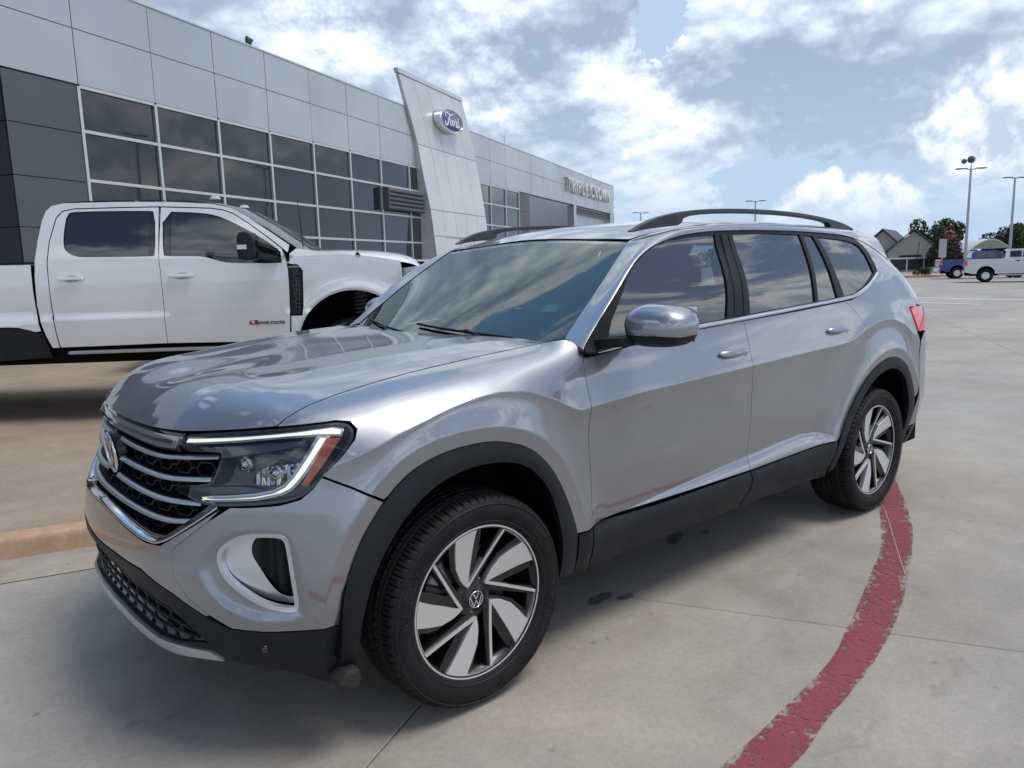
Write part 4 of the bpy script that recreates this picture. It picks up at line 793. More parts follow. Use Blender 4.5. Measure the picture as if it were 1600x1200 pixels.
    for s in (-1.17, -1.05): m = MB(); m.lathe([(0, .03), (.03, .025), (.05, 0)], 12, (s, .28 + .5 * (s > -1.1), 2.195 - (s > -1.1) * .04), ax='z'); m.build('roof_marker', mat('marker_clear', (.45, .45, .42), .2), tr, True)
    m = MB(); m.prism([(-2.47, 2.20), (-2.30, 2.20), (-2.33, 2.235), (-2.44, 2.232)], lambda p: (p[0], .95, p[1]), lambda p: (p[0], 1.05, p[1])); m.build('shark_fin', M_GLOSSK, tr)
    # wheels with coil spring seen in the arch
    for s, nm in ((.03, 'f'), (-4.65, 'r')):
        for y0 in (.02, 1.71):
            w = empty('truck_wheel', (s, y0, .69)); w.parent = tr
            m = MB(); m.lathe([(.25, .02), (.30, .0), (.38, .01), (.415, .035), (.425, .15), (.415, .265), (.38, .29), (.25, .28)], 64); m.build('tyre', M_RUB, w, True)
            m = MB(); m.lathe([(.0, .03), (.06, .02), (.08, .05), (.15, .06), (.22, .03), (.255, .015), (.26, .03)], 48); m.build('rim', M_SATIN2, w, True)
    m = MB()
    for k in range(6): m.tube([(.06 + .055 * math.cos(w), .35 + .055 * math.sin(w), 1.12 + .035 * k + .035 * w / 6.28) for w in np.linspace(0, 6.28, 13)], .009, 5)
    m.build('coil_spring', mat('spring_grey', (.12, .12, .13), .5), tr)
    # writing
    Mt = lambda s, z, off, rot=0: frame_M((s, -off, z), (1, 0, 0) if not rot else (0, 0, -1), (0, 0, 1) if not rot else (1, 0, 0))
    place_text('badge_lettering', '6.7L', .052, Mt(-.842, 1.093, .010), mat('badge_red', (.28, .02, .02), .4), tr, depth=.002, bold=.002); place_text('badge_lettering', 'POWER STROKE', .034, Mt(-.705, 1.088, .010), mat('badge_black', (.05, .05, .05), .4), tr, depth=.002, bold=.001)
    place_text('badge_lettering', 'PLATINUM', .022, Mt(-.462, 1.573, .006), mat('sign_white'), tr, depth=.001); place_text('vent_lettering', 'SUPER', .075, Mt(-.458, 1.45, .006, 1), mat('vent_text', (.055, .058, .065), .3), tr, depth=.003); place_text('vent_lettering', 'DUTY', .075, Mt(-.458, 1.25, .006, 1), mat('vent_text'), tr, depth=.003)
# ================================================================ simpler parked vehicles in the distance
def far_pickup(name, loc, ang, col, label, group=None, tail=True, cab='crew'):
    t = empty(name, loc, ang, label=label, cat='pickup truck', group=group); pm = mat('paint_' + name, col, .4, .0 if max(col) > .5 else .3, coat=1.)
    # x forward, y: near side at -y. length 5.7
    prof = [(-2.85, .62), (-2.88, 1.30), (-2.86, 1.36), (-.95, 1.36), (-.92, 1.40), (-.86, 1.84), (-.74, 1.90), (.55, 1.90), (.72, 1.84), (1.28, 1.36), (1.45, 1.30), (2.55, 1.20), (2.78, 1.08), (2.85, .62), (2.55, .55)]
    def archs(cx): return [(cx + .46 * math.cos(w), .50 + .46 * math.sin(w)) for w in np.linspace(0, math.pi, 14)]
    low = [(2.30, .50)] + archs(1.85) + [(-1.35, .50)][:0] + archs(-1.80) + [(-2.5, .50)]
    poly = prof + low
    def yy(p): return -.98 + max(0, p[1] - 1.36) * .26
    n = len(poly); m = MB()
    tri = geometry.delaunay_2d_cdt([Vector(q) for q in poly], [(i, (i + 1) % n) for i in range(n)], [], 0, 1e-6); A = [tuple(v) for v in tri[0]]; win = [(-.74, 1.42), (-.70, 1.80), (.50, 1.80), (1.05, 1.42)]
    T_ = [f for f in tri[2] if inside(np.array([np.mean([A[i] for i in f], axis=0)]), poly)[0]]
    k = len(A); m.V = [(a, yy((a, b)), b) for a, b in A] + [(a, -yy((a, b)), b) for a, b in A]; m.F = [tuple(f) for f in T_] + [tuple(i + k for i in f[::-1]) for f in T_] + [(i, (i + 1) % n, k + (i + 1) % n, k + i) for i in range(n) if not (A[i][1] > 1.355 and A[(i + 1) % n][1] > 1.355 and A[i][0] < -.9 and A[(i + 1) % n][0] < -.9)]
    m.build('body', pm, t)
    m = MB(); m.box((-2.80, -.90, 1.0), (-.95, .90, 1.02)); m.box((-.98, -.9, 1.0), (-.95, .9, 1.36)); m.build('bed_floor', M_PLAST, t)
    G_ = mat('truck_glass')
    for s_ in (-1, 1):
        for w in ([(-.68, 1.44), (-.66, 1.79), (-.12, 1.80), (-.12, 1.44)], [(-.04, 1.44), (-.04, 1.80), (.48, 1.79), (.98, 1.44)]):
            m = MB(); m.prism(w, lambda p: (p[0], s_ * (-yy(p) + .006), p[1]), lambda p: (p[0], s_ * (-yy(p) - .02), p[1])); m.build('side_window', G_, t)
        for x in (-.28, .62): m = MB(); m.box((x - .10, s_ * 1.0 - .012, 1.20), (x + .10, s_ * 1.0 + .012, 1.25)); m.build('door_handle', M_PLAST, t)
        m = MB(); m.box((-2.90, s_ * .90 - .085, .98), (-2.74, s_ * .90 + .085, 1.30)); m.build('tail_lamp', M_RED, t, bevel=.01)
        m = MB(); m.box((.92, s_ * 1.12 - .10, 1.36), (1.02, s_ * 1.12 + .10, 1.56)); m.build('door_mirror', M_PLAST, t, bevel=.02)
        m = MB(); m.box((2.62, s_ * .78 - .14, .92), (2.83, s_ * .78 + .14, 1.08)); m.build('headlight', M_SATIN2, t, bevel=.02)
        m = MB(); m.box((-1.2, s_ * .96 - .07, .40), (1.3, s_ * .96 + .07, .45)); m.build('running_board', M_SATIN2, t)
        for cx in (-1.80, 1.85):
            w = empty('wheel', (cx, s_ * .86, .39)); w.parent = t
            m = MB(); m.lathe([(.22, -.12), (.33, -.135), (.385, -.10), (.395, 0), (.385, .10), (.33, .135), (.22, .12)], 40); m.build('tyre', M_RUB, w, True)
            m = MB(); m.lathe([(0, s_ * .10), (.07, s_ * .11), (.09, s_ * .06), (.20, s_ * .07), (.235, s_ * .12), (.24, s_ * .10)], 30)
            for q in range(6): a = q * math.pi / 3; m.prism([(.05 * math.cos(a - .6), .05 * math.sin(a - .6)), (.21 * math.cos(a - .16), .21 * math.sin(a - .16)), (.21 * math.cos(a + .16), .21 * math.sin(a + .16)), (.05 * math.cos(a + .6), .05 * math.sin(a + .6))], lambda p: (p[0], s_ * .115, p[1]), lambda p: (p[0], s_ * .08, p[1]))
            m.build('rim', M_SATIN2, w)
    for a, b, nm in (((-.93, 1.44), (-.88, 1.80), 'rear_window'), ((.74, 1.80), (1.24, 1.40), 'windscreen')):
        sg = -1 if nm == 'rear_window' else 1; m = MB(); m.add([(a[0] + sg * .02, -.80, a[1] + .02), (a[0] + sg * .02, .80, a[1] + .02), (b[0] + sg * .02, .74, b[1] + .01), (b[0] + sg * .02, -.74, b[1] + .01)], [(0, 1, 2, 3)]); m.build(nm, G_, t)
    m = MB(); m.box((-3.0, -.92, .52), (-2.84, .92, .72)); m.build('rear_bumper', M_CHROME, t, bevel=.03); m = MB(); m.box((2.80, -.94, .45), (2.96, .94, .70)); m.build('front_bumper', M_CHROME, t, bevel=.03)
    m = MB(); m.box((-2.6, -.70, .38), (2.6, .70, .99)); m.build('chassis', M_DARK, t)
    m = MB(); m.box((-2.905, -.72, .80), (-2.87, .72, 1.28)); m.build('tailgate', pm, t, bevel=.01)
    return t
def far_car(name, loc, ang, col, label, cat='car', L=4.6, H=1.45):
    t = empty(name, loc, ang, label=label, cat=cat); pm = mat('paint_' + name, col, .35, .4, coat=1.)
    prof = chaikin([(-L / 2, .45), (-L / 2, .90), (-L * .43, 1.0), (-L * .30, 1.03), (-L * .20, H - .05), (-L * .05, H), (L * .08, H - .05), (L * .22, 1.02), (L * .40, .92), (L * .49, .75), (L * .5, .45)], 2, False)
    m = MB(); ys = np.linspace(-.90, .90, 13); m.grid([[(x, y * (1 - .16 * max(0, z - .95) / .5), z - .10 * abs(y / .9)**6) for y in ys] for x, z in prof]); 
    for s_ in (-1, 1): m.add([(x, s_ * .90 * (1 - .16 * max(0, z - .95) / .5), z - .10) for x, z in prof] + [(L / 2, s_ * .88, .25), (-L / 2, s_ * .88, .25)], [tuple(range(len(prof) + 2))])
    m.build('body', pm, t, True, auto=50)
    G_ = mat('truck_glass')
    for s_ in (-1, 1):
        m = MB(); m.prism([(-L * .26, 1.0), (-L * .17, H - .12), (L * .06, H - .12), (L * .18, 1.0)], lambda p: (p[0], s_ * (.905 - .145 * max(0, p[1] - .95) / .5), p[1]), lambda p: (p[0], s_ * .8, p[1])); m.build('side_window', G_, t)
        for cx in (-L * .30, L * .31):
            w = empty('wheel', (cx, s_ * .80, .33)); w.parent = t; m = MB(); m.lathe([(.20, -.10), (.30, -.12), (.33, -.06), (.33, .06), (.30, .12), (.20, .10)], 32); m.build('tyre', M_RUB, w, True); m = MB(); m.lathe([(0, s_ * .10), (.18, s_ * .08), (.21, s_ * .10)], 24); m.build('rim', M_SATIN2, w, True)
    m = MB(); m.add([(L * .085, -.68, H - .07), (L * .085, .68, H - .07), (L * .215, .78, 1.04), (L * .215, -.78, 1.04)], [(0, 1, 2, 3)]); m.V = [(x + .012, y, z + .02) for x, y, z in m.V]; m.build('windscreen', G_, t)
    return t
# ================================================================ far side of the lot
RX = math.atan2(_r[1], _r[0])
def on_ground(px, depth, z=0.):   # authoring helper: a place on the lot at this bearing and distance
    v = _f + (px - 800) / CAM_P[6] * _r; x, y = CAM_P[0] + v[0] * depth, CAM_P[1] + v[1] * depth; return (x, y, z)
def crown(m, c, R, n, leaf, seed, lobes=9, flat=.8):
    rs = np.random.RandomState(seed); L = [(np.array(c) + rs.uniform(-1, 1, 3) * np.array(R) * .62, rs.uniform(.34, .60)) for _ in range(lobes)]
    V = []; F = []
    for k in range(n):
        lc, lr = L[rs.randint(lobes)]; d = rs.randn(3); d /= np.linalg.norm(d); rr = rs.uniform(.55, 1.06)**.6; p = lc + d * np.array(R) * lr * rr
        if p[2] < c[2] - R[2] * .9: continue
        a = rs.randn(3); a /= np.linalg.norm(a); b = np.cross(a, d + rs.randn(3) * .5); b /= np.linalg.norm(b) + 1e-9; s = leaf * rs.uniform(.6, 1.5); i = len(V); V += [tuple(p - a * s), tuple(p + b * s * .7), tuple(p + a * s), tuple(p - b * s * .7)]; F.append((i, i + 1, i + 2, i + 3))
    return m.add(V, F)
def leafmat(name, col):
    m = mat(name, col, .6, spec=.3); t = NT(m.node_tree); p = m.node_tree.nodes['Principled BSDF']; g = t.new('ShaderNodeNewGeometry'); f = t.sstep(t.noise(g.outputs['Position'], 1.1, 4, .6), .35, .65, .6, 1.35)
    t.put(p.inputs['Base Color'], t.mix(1., col, t.comb(f, f, t.m('MULTIPLY', f, .9)), 'MULTIPLY')); return m
def tree(name, loc, h, R, label, mt, seed, n=5000, leaf=.16, group=None, trunk=.16, cat='tree', extra=None):
    t = empty(name, loc, label=label, cat=cat, group=group); m = MB(); rs = random.Random(seed)
    m.tube([(0, 0, -.1), (.05, .02, h * .25), (0, .05, h * .5), (.08, 0, h * .75)], [trunk, trunk * .8, trunk * .6, trunk * .3], 8)
    for k in range(6): a = k * 1.1; z0 = h * (.22 + .06 * k); m.tube([(0, 0, z0), (math.cos(a) * R[0] * .3, math.sin(a) * R[1] * .3, z0 + h * .14), (math.cos(a) * R[0] * .6, math.sin(a) * R[1] * .6, z0 + h * .22)], [trunk * .5, trunk * .3, trunk * .12], 6)
    m.build('trunk', mat('bark', (.07, .055, .045), .9), t); m = MB(); crown(m, (0, 0, h - R[2]), R, n, leaf, seed, 12); m.build('crown', mt, t, recalc=False)
    if extra: m = MB(); crown(m, (0, 0, h - R[2] * .75), (R[0] * .8, R[1] * .8, R[2] * .7), n // 5, leaf * .9, seed + 7, 7); m.build('blossom', extra, t, recalc=False)
    return t
def lamp_post(loc, h, label, heads=2, flood=False, rz=0.):
    t = empty('lamp_post', loc, rz, label=label, cat='lamp post', group='parking lot lamp posts'); gm = mat('galvanised_grey', (.42, .44, .46), .5, .4)
    m = MB(); m.lathe([(0, .75), (.30, .75), (.30, 0)], 16, ax='z'); m.build('concrete_base', mat('block_wall', (.30, .30, .29), .8), t); m = MB(); m.tube([(0, 0, .7), (0, 0, h)], [.15, .085], 8); m.build('pole', gm, t)
    for s_ in (-1, 1): 
        m = MB(); m.tube([(0, 0, h - .08), (s_ * .35, 0, h - .04)], .04, 6); m.prism([(s_ * .30, h - .02), (s_ * .40, h + .05), (s_ * 1.15, h + .06), (s_ * 1.25, h + .0), (s_ * 1.1, h - .05)], lambda p: (p[0], -.17, p[1]), lambda p: (p[0], .17, p[1])); m.build('lamp_head', mat('head_grey', (.13, .14, .15), .5), t)
    if flood:
        m = MB(); m.tube([(0, 0, h), (0, 0, h + .35)], .05, 6); m.build('bracket', gm, t)
        for x, z, s_ in ((-.05, h + .75, .38), (-.62, h + .62, .26)): m = MB(); m.lathe([(0, .05), (s_ * .8, .0), (s_ * .85, -.10), (s_ * .5, -.34), (.05, -.40)], 14, (x, 0, z), ax='x' if False else 'y'); m.build('floodlight', mat('horn_grey', (.10, .10, .10), .5), t)
    return t
def build_far():
    # vehicles
    r = Vector(_r); f150 = on_ground(1528, 44.2); ang = RX
    F = lambda p, d: tuple(np.array(p) + np.array(d))
    h = Vector((math.cos(ang), math.sin(ang), 0)); w = Vector((-h.y, h.x, 0))
    c = Vector(on_ground(1528, 44.4)) + h * 1.80 + w * .98
    h = Vector((math.cos(ang - .50), math.sin(ang - .50), 0)); w = Vector((-h.y, h.x, 0)); c = Vector(on_ground(1528, 44.4)) + h * 1.80 + w * .98; far_pickup('white_crew_pickup', tuple(c), ang - .50, (.72, .73, .74), 'white crew cab pickup parked side-on at the right edge of the lot')
    hb = Vector((math.cos(ang - .35), math.sin(ang - .35), 0)); c2 = Vector(on_ground(1457, 54)) + hb * 2.9 + Vector((-hb.y, hb.x, 0)) * .9; far_pickup('blue_pickup', tuple(c2), ang - .35, (.015, .05, .20), 'dark blue pickup with red tail lamps standing behind the tail of the white pickup')
    c3 = Vector(on_ground(1500, 63)) + h * 1.5; far_car('white_car', tuple(c3), ang + .3, (.62, .63, .64), 'white car roof above the blue pickup and the white pickup bed', L=4.8, H=1.55)
    c4 = Vector(on_ground(1535, 72)); far_pickup('navy_pickup', tuple(c4 + h * 1.5), ang + .1, (.02, .035, .10), 'navy pickup roof showing above the white pickup bed')
    c5 = Vector(on_ground(1596, 38.5)) + h * 2.3; far_car('grey_car', tuple(c5), ang + math.pi, (.10, .11, .12), 'dark grey car cut off by the right frame edge', L=4.4)
    far_car('grey_sedan', (6.1, 8.1, .27), math.radians(-20), (.16, .17, .18), 'grey car bonnet showing between the white pickup and the SUV', L=4.8)
    far_car('red_sedan', (3.5, 7.6, .27), math.radians(-28), (.45, .03, .02), 'red car roof behind the bonnet of the white pickup')
    # lamp posts
    lamp_post(on_ground(1495, 67), 9.05, 'tall lamp post with twin heads and two floodlights on top, behind the blue pickup', flood=True, rz=RX - .15)
    lamp_post(on_ground(1562, 76), 9.1, 'lamp post with twin flat heads, rightmost, above the white pickup', rz=RX + .1)
    lamp_post(on_ground(1174, 96), 9.1, 'lamp post whose head shows just above the middle of the SUV roof rail', rz=RX)
    lamp_post(on_ground(1001, 110), 9.0, 'farthest lamp post, head just above the front of the SUV roof', rz=RX + .3)
    for e_, d_, lb in ((49, 40, 'lamp post off to the right, mirrored in the first showroom windows'), (70, 44, 'lamp post far off to the right, mirrored in the middle showroom windows')): lamp_post(FP(e_, 0, d_), 13.5, lb, rz=.6)
    # house with pale gable
    SID = mat('pale_siding', (.40, .385, .34), .8); RF = mat('grey_shingle', (.10, .11, .12), .85, var=.2, vscale=2)
    def house(px, depth, wd, zt, label, ze=2.5, rz=0.):
        hs = empty('gabled_house', on_ground(px, depth), RX + rz, label=label, cat='house'); 
        m = MB(); m.box((-wd, 0, 0), (wd, 9, ze)); m.prism([(-wd, ze), (wd, ze), (0, zt - .15)], lambda p: (p[0], 0, p[1]), lambda p: (p[0], 9, p[1])); wl = m.build('wall', SID, hs)
        for s_ in (-1, 1): m = MB(); m.prism([(0, zt), (s_ * (wd + .35), ze - .25), (s_ * (wd + .35), ze - .10), (0, zt + .16)], lambda p: (p[0], -.4, p[1]), lambda p: (p[0], 9.4, p[1])); m.build('roof', RF, hs)
        for k in range(int((ze) / .30)): m = MB(); m.box((-wd, -.03, k * .30), (wd, 0., k * .30 + .285)); m.build('siding_board', SID, wl)
        k = 0
        while ze + k * .30 < zt - .5: z_ = ze + k * .30; hw = wd * (1 - (z_ + .29 - ze) / (zt - ze)); m = MB(); m.box((-hw, -.03, z_), (hw, 0., z_ + .285)); m.build('siding_board', SID, wl); k += 1
        m = MB(); m.box((-wd * .55, -.06, .2), (wd * .35, -.035, 1.9)); m.build('door_opening', mat('recess_dark', (.02, .022, .025), .3), hs); return hs
    house(1415, 88, 2.55, 4.75, 'pale gabled house behind the black-sided trailer', rz=-.45); house(1368, 92, 2.6, 5.0, 'gabled house half hidden by the rear pillar of the SUV', rz=-.62)
    # black sided trailer with white top rail
    t = empty('flatbed_trailer', on_ground(1415, 82), RX + .07, label='long black-sided trailer with white top rail in front of the pale house', cat='trailer')
    m = MB(); m.box((-2.9, -.6, .55), (2.0, .6, 1.45)); m.build('side_screen', mat('screen_black', (.02, .022, .03), .6), t); m = MB(); m.box((-3.0, -.66, 1.45), (2.15, .66, 1.62)); m.build('top_rail', mat('flood_white', (.55, .55, .55), .5), t)
    for x in (-2.9, -1, .9, 2.08): m = MB(); m.box((x - .06, -.64, 0), (x + .06, -.56, 1.45)); m.build('post', mat('flood_white'), t)
    m = MB(); m.prism([(0, 0), (.05, 0), (.42, 3.2), (.36, 3.2)], lambda p: (p[0] - .2, -.8, p[1]), lambda p: (p[0] - .2, -.74, p[1])); o = m.build('leaning_post', mat('bark', (.07, .055, .045), .9), t)
    # planting island
    o = MB(); q = on_ground(1432, 62); rr = [(q[0] + 3.0 * math.cos(a) * _r[0] + 1.6 * math.sin(a) * _f[0], q[1] + 3.0 * math.cos(a) * _r[1] + 1.6 * math.sin(a) * _f[1]) for a in np.linspace(0, 2 * math.pi, 40)[:-1]]
    o.prism(rr, lambda p: (p[0], p[1], .15), lambda p: (p[0], p[1], -.01)); o = o.build('planting_island', M_KERB); tag(o, kind='structure')
    GR = leafmat('shrub_leaf', (.05, .075, .03)); s = MB(); crown(s, (0, 0, .35), (.7, .7, .35), 900, .06, 5, 6); o = s.build('low_shrub', GR, None, recalc=False); o.location = (q[0], q[1], .12); tag(o, 'low green shrub on the kerbed planting island', 'shrub')
    g = empty('utility_sign', on_ground(1460, 60), RX, label='grey board on a post in front of the pink flowering tree', cat='sign'); m = MB(); m.tube([(0, 0, 0), (0, 0, 2.1)], .06, 6); m.build('post', mat('galvanised_grey'), g); m = MB(); m.box((-.28, -.05, 1.5), (.28, .05, 2.95)); m.build('board', mat('board_pale', (.40, .41, .42), .6), g)
    # trees
    G1 = leafmat('oak_leaf', (.038, .060, .022)); G2 = leafmat('myrtle_leaf', (.05, .045, .030)); PK = mat('pink_blossom', (.42, .13, .18), .7)
    tree('oak_tree', on_ground(1437, 104), 6.6, (2.1, 2.3, 2.9), 'dark green rounded tree, left half, behind the gabled house', G1, 3, 6500, .15, 'dark trees beyond the lot'); tree('oak_tree', on_ground(1470, 106), 6.7, (2.3, 2.3, 3.0), 'dark green rounded tree behind the pink flowering tree', G1, 5, 6500, .15, 'dark trees beyond the lot')
    tree('crape_myrtle', on_ground(1466, 80), 4.6, (1.75, 1.6, 2.1), 'pink flowering small tree in front of the dark green trees', G2, 8, 5000, .10, extra=PK, trunk=.1)
    for i, (px, d, hh, rw, lb) in enumerate(((1545, 112, 4.9, 2.6, 'dark tree behind the curved shelter roof'), (1566, 110, 6.4, 2.3, 'taller dark tree behind the rightmost lamp post'), (1592, 114, 5.8, 2.8, 'dark tree at the right frame edge'), (1622, 116, 6.4, 3.0, 'dark tree beyond the right frame edge'), (1388, 120, 4.2, 2.4, 'small green tree between the two gabled houses'))):
        tree('oak_tree', on_ground(px, d), hh, (rw, rw, hh * .45), lb, G1, 20 + i, 5000, .16, 'dark trees beyond the lot')
    # curved shelter roof
    t = empty('curved_shelter', on_ground(1529, 80), RX + .1, label='curved white shelter roof behind the parked pickups', cat='shelter'); m = MB(); A = [(-2.4, 1.9), (-1.6, 2.55), (-.6, 3.1), (.4, 3.25), (1.3, 3.0), (2.3, 2.35)]; A = chaikin(A, 2, False)
    m.grid([[(x, y, z) for x, z in A] for y in (0, 6)]); m.grid([[(x, y, z + .12) for x, z in A] for y in (-.1, 6)]); m.grid([[(x, -.1, z + dz) for x, z in A] for dz in (0, .12)]); m.build('roof', mat('shelter_white', (.55, .56, .55), .6), t)
    for x in (-2.3, 2.2): m = MB(); m.tube([(x, .1, 0), (x, .1, 2.3)], .06, 6); m.build('post', mat('galvanised_grey'), t)
    # distant tree line
    m = MB(); rs = np.random.RandomState(9); 
    for a in np.arange(-30, 75, 1.1):
        th = CAM_P[3] + math.radians(a); d = 330 + rs.uniform(-25, 25); crown(m, (CAM_P[0] + d * math.sin(th), CAM_P[1] + d * math.cos(th), 2.2), (5.5, 5.5, rs.uniform(2.5, 4.2)), 420, .55, int(a * 10) % 9999, 5)
    o = m.build('tree_line', leafmat('far_leaf', (.05, .07, .04)), None, recalc=False); tag(o, kind='stuff')
# ================================================================ the silver SUV
def rad_offset(poly, d):
    P = np.asarray(poly, float); t = np.gradient(P, axis=0); t /= np.linalg.norm(t, axis=1)[:, None]; n = np.stack([-t[:, 1], t[:, 0]], 1); return P + n * d
def build_suv():
    car = empty('silver_suv', (0, 0, 0), label='silver three-row SUV with black arch cladding parked across the red painted curve', cat='car')
    MIR = lambda P: [(2 * UC - a, b) for a, b in reversed(P)]
    archF = chaikin(ARCH_F[1:-1], 2, False); archR = chaikin(ARCH_R[1:-1], 2, False)
    hoodside = [(-.685, 1.100), (-.655, 1.135), (-.60, 1.168), (-.549, 1.192), (-.47, 1.216), (-.40, 1.235), (-.28, 1.262), (-.138, 1.285), (.046, 1.303), (.20, 1.320), (.33, 1.328), (.43, 1.315), (.513, 1.285)]
    hoodfront = [(UC, 1.067), (-1.394, 1.0635), (-1.21, 1.0645), (-1.114, 1.068), (-1.0, 1.077), (-.906, 1.086), (-.80, 1.093), (-.685, 1.100)]
    headtop = [(-1.0756, 1.058), (-.902, 1.0795), (-.683, 1.0895), (-.56, 1.094), (-.472, 1.093), (-.436, 1.083), (-.422, 1.058), (-.433, 1.024), (-.4754, .98), (-.519, .938)]
    headbot = [(-.5614, .897), (-.6027, .869), (-.67, .8555), (-.785, .8485), (-.911, .842)]
    headin = [(-.984, .860), (-1.077, .8905), (-.925, .9065), (-.8976, .922), (-.8704, 1.0005), (-.883, 1.012), (-1.0685, 1.004)]
    head = headtop + headbot + headin
    # ---- fender
    aF = [tuple(a) for a in archF]; i1 = min(range(len(aF)), key=lambda i: abs(aF[i][0] + .346) + abs(aF[i][1] - .82) * .5); i2 = max(i for i in range(len(aF)) if aF[i][1] > .50)
    door_f = [(.549, .508), (.5515, .60), (.5514, .693), (.540, .80), (.529, .925), (.529, 1.0), (.5312, 1.073), (.541, 1.14), (.555, 1.19), (.552, 1.215)]
    fender = hoodside[:] + [(.540, 1.245)] + door_f[::-1] + aF[i1:i2 + 1][::-1] + [(-.359, .826), (-.451, .882), (-.5395, .930)] + [(-.516, .946), (-.468, .987), (-.427, 1.028), (-.413, 1.060), (-.427, 1.090), (-.472, 1.102), (-.56, 1.102)]
    parts = []
    OFS = (-.020, -.012, -.006, -.002, 0., .002, .006, .012, .020)
    inv_v = lambda u_, z_: float(np.interp(z_, _bil(GZ, np.full(40, u_), np.linspace(.5, 1.30, 40)), np.linspace(.5, 1.30, 40)))
    LN = [([(u_, inv_v(u_, z_)) for u_, z_ in zip(_cu[8:-10:2], _cz[8:-10:2])], OFS), ([(u_, inv_v(u_, z_)) for u_, z_ in zip(_bu[12:-16:2], _bz[12:-16:2])], OFS[1:-1]), (_ring(_AF, FLARE)[2:-2], OFS), (_ring(_AR, FLARE)[2:-2], OFS)]
    P = lambda name, poly, mt, **kw: parts.append(panel(name, poly, B, mt, car, lines=LN if mt is M_SIL else (), **kw)) or parts[-1]
    P('fender', fender, M_SIL, sp=.013)
    door_m = [(1.667, .508), (1.676, .563), (1.672, .68), (1.663, .788), (1.645, .92), (1.628, 1.0), (1.620, 1.063), (1.630, 1.16), (1.640, 1.245)]
    P('front_door', [(.549, .508)] + door_f[1:-2] + [(.552, 1.175), (.62, 1.176), (.75, 1.1875), (1.0, 1.208), (1.22, 1.226), (1.64, 1.245)] + door_m[::-1][1:], M_SIL, sp=.02, spz=.008)
    aR = [tuple(a) for a in archR]
    j1 = min(i for i in range(len(aR)) if aR[i][1] > .525); j2 = min(range(len(aR)), key=lambda i: abs(aR[i][0] - 2.80) + (0 if aR[i][1] > .7 else 9))
    door_r = [aR[j2]] + [(2.812, .978), (2.805, 1.056), (2.782, 1.13), (2.757, 1.19), (2.70, 1.25), (2.648, 1.292)]
    P('rear_door', door_m + [(2.13, 1.264), (2.645, 1.290)] + door_r[::-1] + aR[j1:j2][::-1] + [(2.469, .5225), (1.667, .508)], M_SIL, sp=.02, spz=.008)
    j3 = min(i for i in range(j2 + 1, len(aR)) if aR[i][1] < .62)
    quarter = door_r[:] + [(2.72, 1.293), (2.81, 1.312), (2.88, 1.33), (3.0, 1.375), (3.10, 1.41), (3.30, 1.40), (3.50, 1.33), (3.70, 1.235), (3.72, 1.21), (3.572, 1.220), (3.438, 1.210), (3.472, 1.11), (3.500, 1.043), (3.54, .985), (3.52, .90), (3.50, .75), (3.49, .66)] + aR[j2 + 1:j3][::-1]
    P('quarter_panel', quarter, M_SIL, sp=.015, seam=M_SIL)
    P('rear_bumper', [(3.50, .65), (3.51, .75), (3.53, .90), (3.57, .985), (3.65, 1.03), (3.9, 1.03), (4.4, 1.0), (UR, 1.0), (UR, .50), (3.9, .50), (3.60, .46), (3.487, .44), (3.488, .55)], M_SIL, sp=.03)
    P('rear_skirt', [(3.487, .43), (3.60, .45), (3.9, .49), (UR, .49), (UR, .26), (3.8, .26), (3.6, .30), (3.478, .34)], M_PLAST, sp=.03)
    tl = P('tail_lamp', [(3.445, 1.204), (3.572, 1.214), (3.76, 1.200), (4.05, 1.19), (4.05, 1.06), (3.76, 1.042), (3.64, 1.046), (3.508, 1.050), (3.478, 1.11)], M_RED, sp=.02, off=.006)
    # ---- cladding
    cl_top = [(.549, .505), (1.0, .4975), (1.667, .505), (2.10, .514), (2.469, .520)]
    sill = lambda a0, a1: [p for p in cl_top if a0 < p[0] < a1]
    def ledge(a, b): t = (b - np.interp(a, [.5, 2.5], [.478, .498])) / .007; return -.005 / (1 + np.exp(-t)) - .006 * np.exp(-((b - .36) / .03)**2)
    P('sill_cladding', [(.472, .335), (.468, .365), (.462, .50), (.545, .503), (.545, .345), (.53, .325)], M_PLAST, sp=.02, off=.008, relief=ledge)
    P('sill_cladding', [(.553, .345), (.553, .503), (1.0, .4955), (1.660, .503), (1.672, .46), (1.655, .40), (1.60, .335), (.60, .33)], M_PLAST, sp=.03, spz=.008, off=.008, relief=ledge)
    P('sill_cladding', [(1.666, .503), (2.10, .512), (2.475, .519), (2.437, .40), (2.42, .325), (1.61, .335), (1.662, .40), (1.678, .46)], M_PLAST, sp=.03, spz=.008, off=.008, relief=ledge)
    inF = chaikin([(-.452, .235), (-.46, .33), (-.445, .47), (-.404, .598), (-.35, .69), (-.281, .769), (-.20, .825), (-.12, .853), (-.029, .866), (.06, .862), (.136, .848), (.20, .822), (.252, .784), (.305, .72), (.342, .646), (.37, .54), (.381, .43), (.379, .345)], 2, False)
    inR = chaikin([(2.505, .36), (2.535, .46), (2.60, .57), (2.69, .68), (2.79, .77), (2.90, .83), (3.03, .86), (3.15, .855), (3.24, .82), (3.31, .76), (3.365, .66), (3.395, .56), (3.405, .45), (3.40, .34)], 2, False)
    def hump(outer, inner):
        def f(a, b):
            Q = np.stack([np.asarray(a), np.asarray(b)], -1); do = seg_dist(Q, outer); di = seg_dist(Q, inner); w = do / (do + di + 1e-9); return .012 * np.sin(np.clip(w, 0, 1) * math.pi * .72) - .004
        return f
    oF = [(-.525, .25)] + aF; oR = aR[:-1] + [(3.478, .34)]
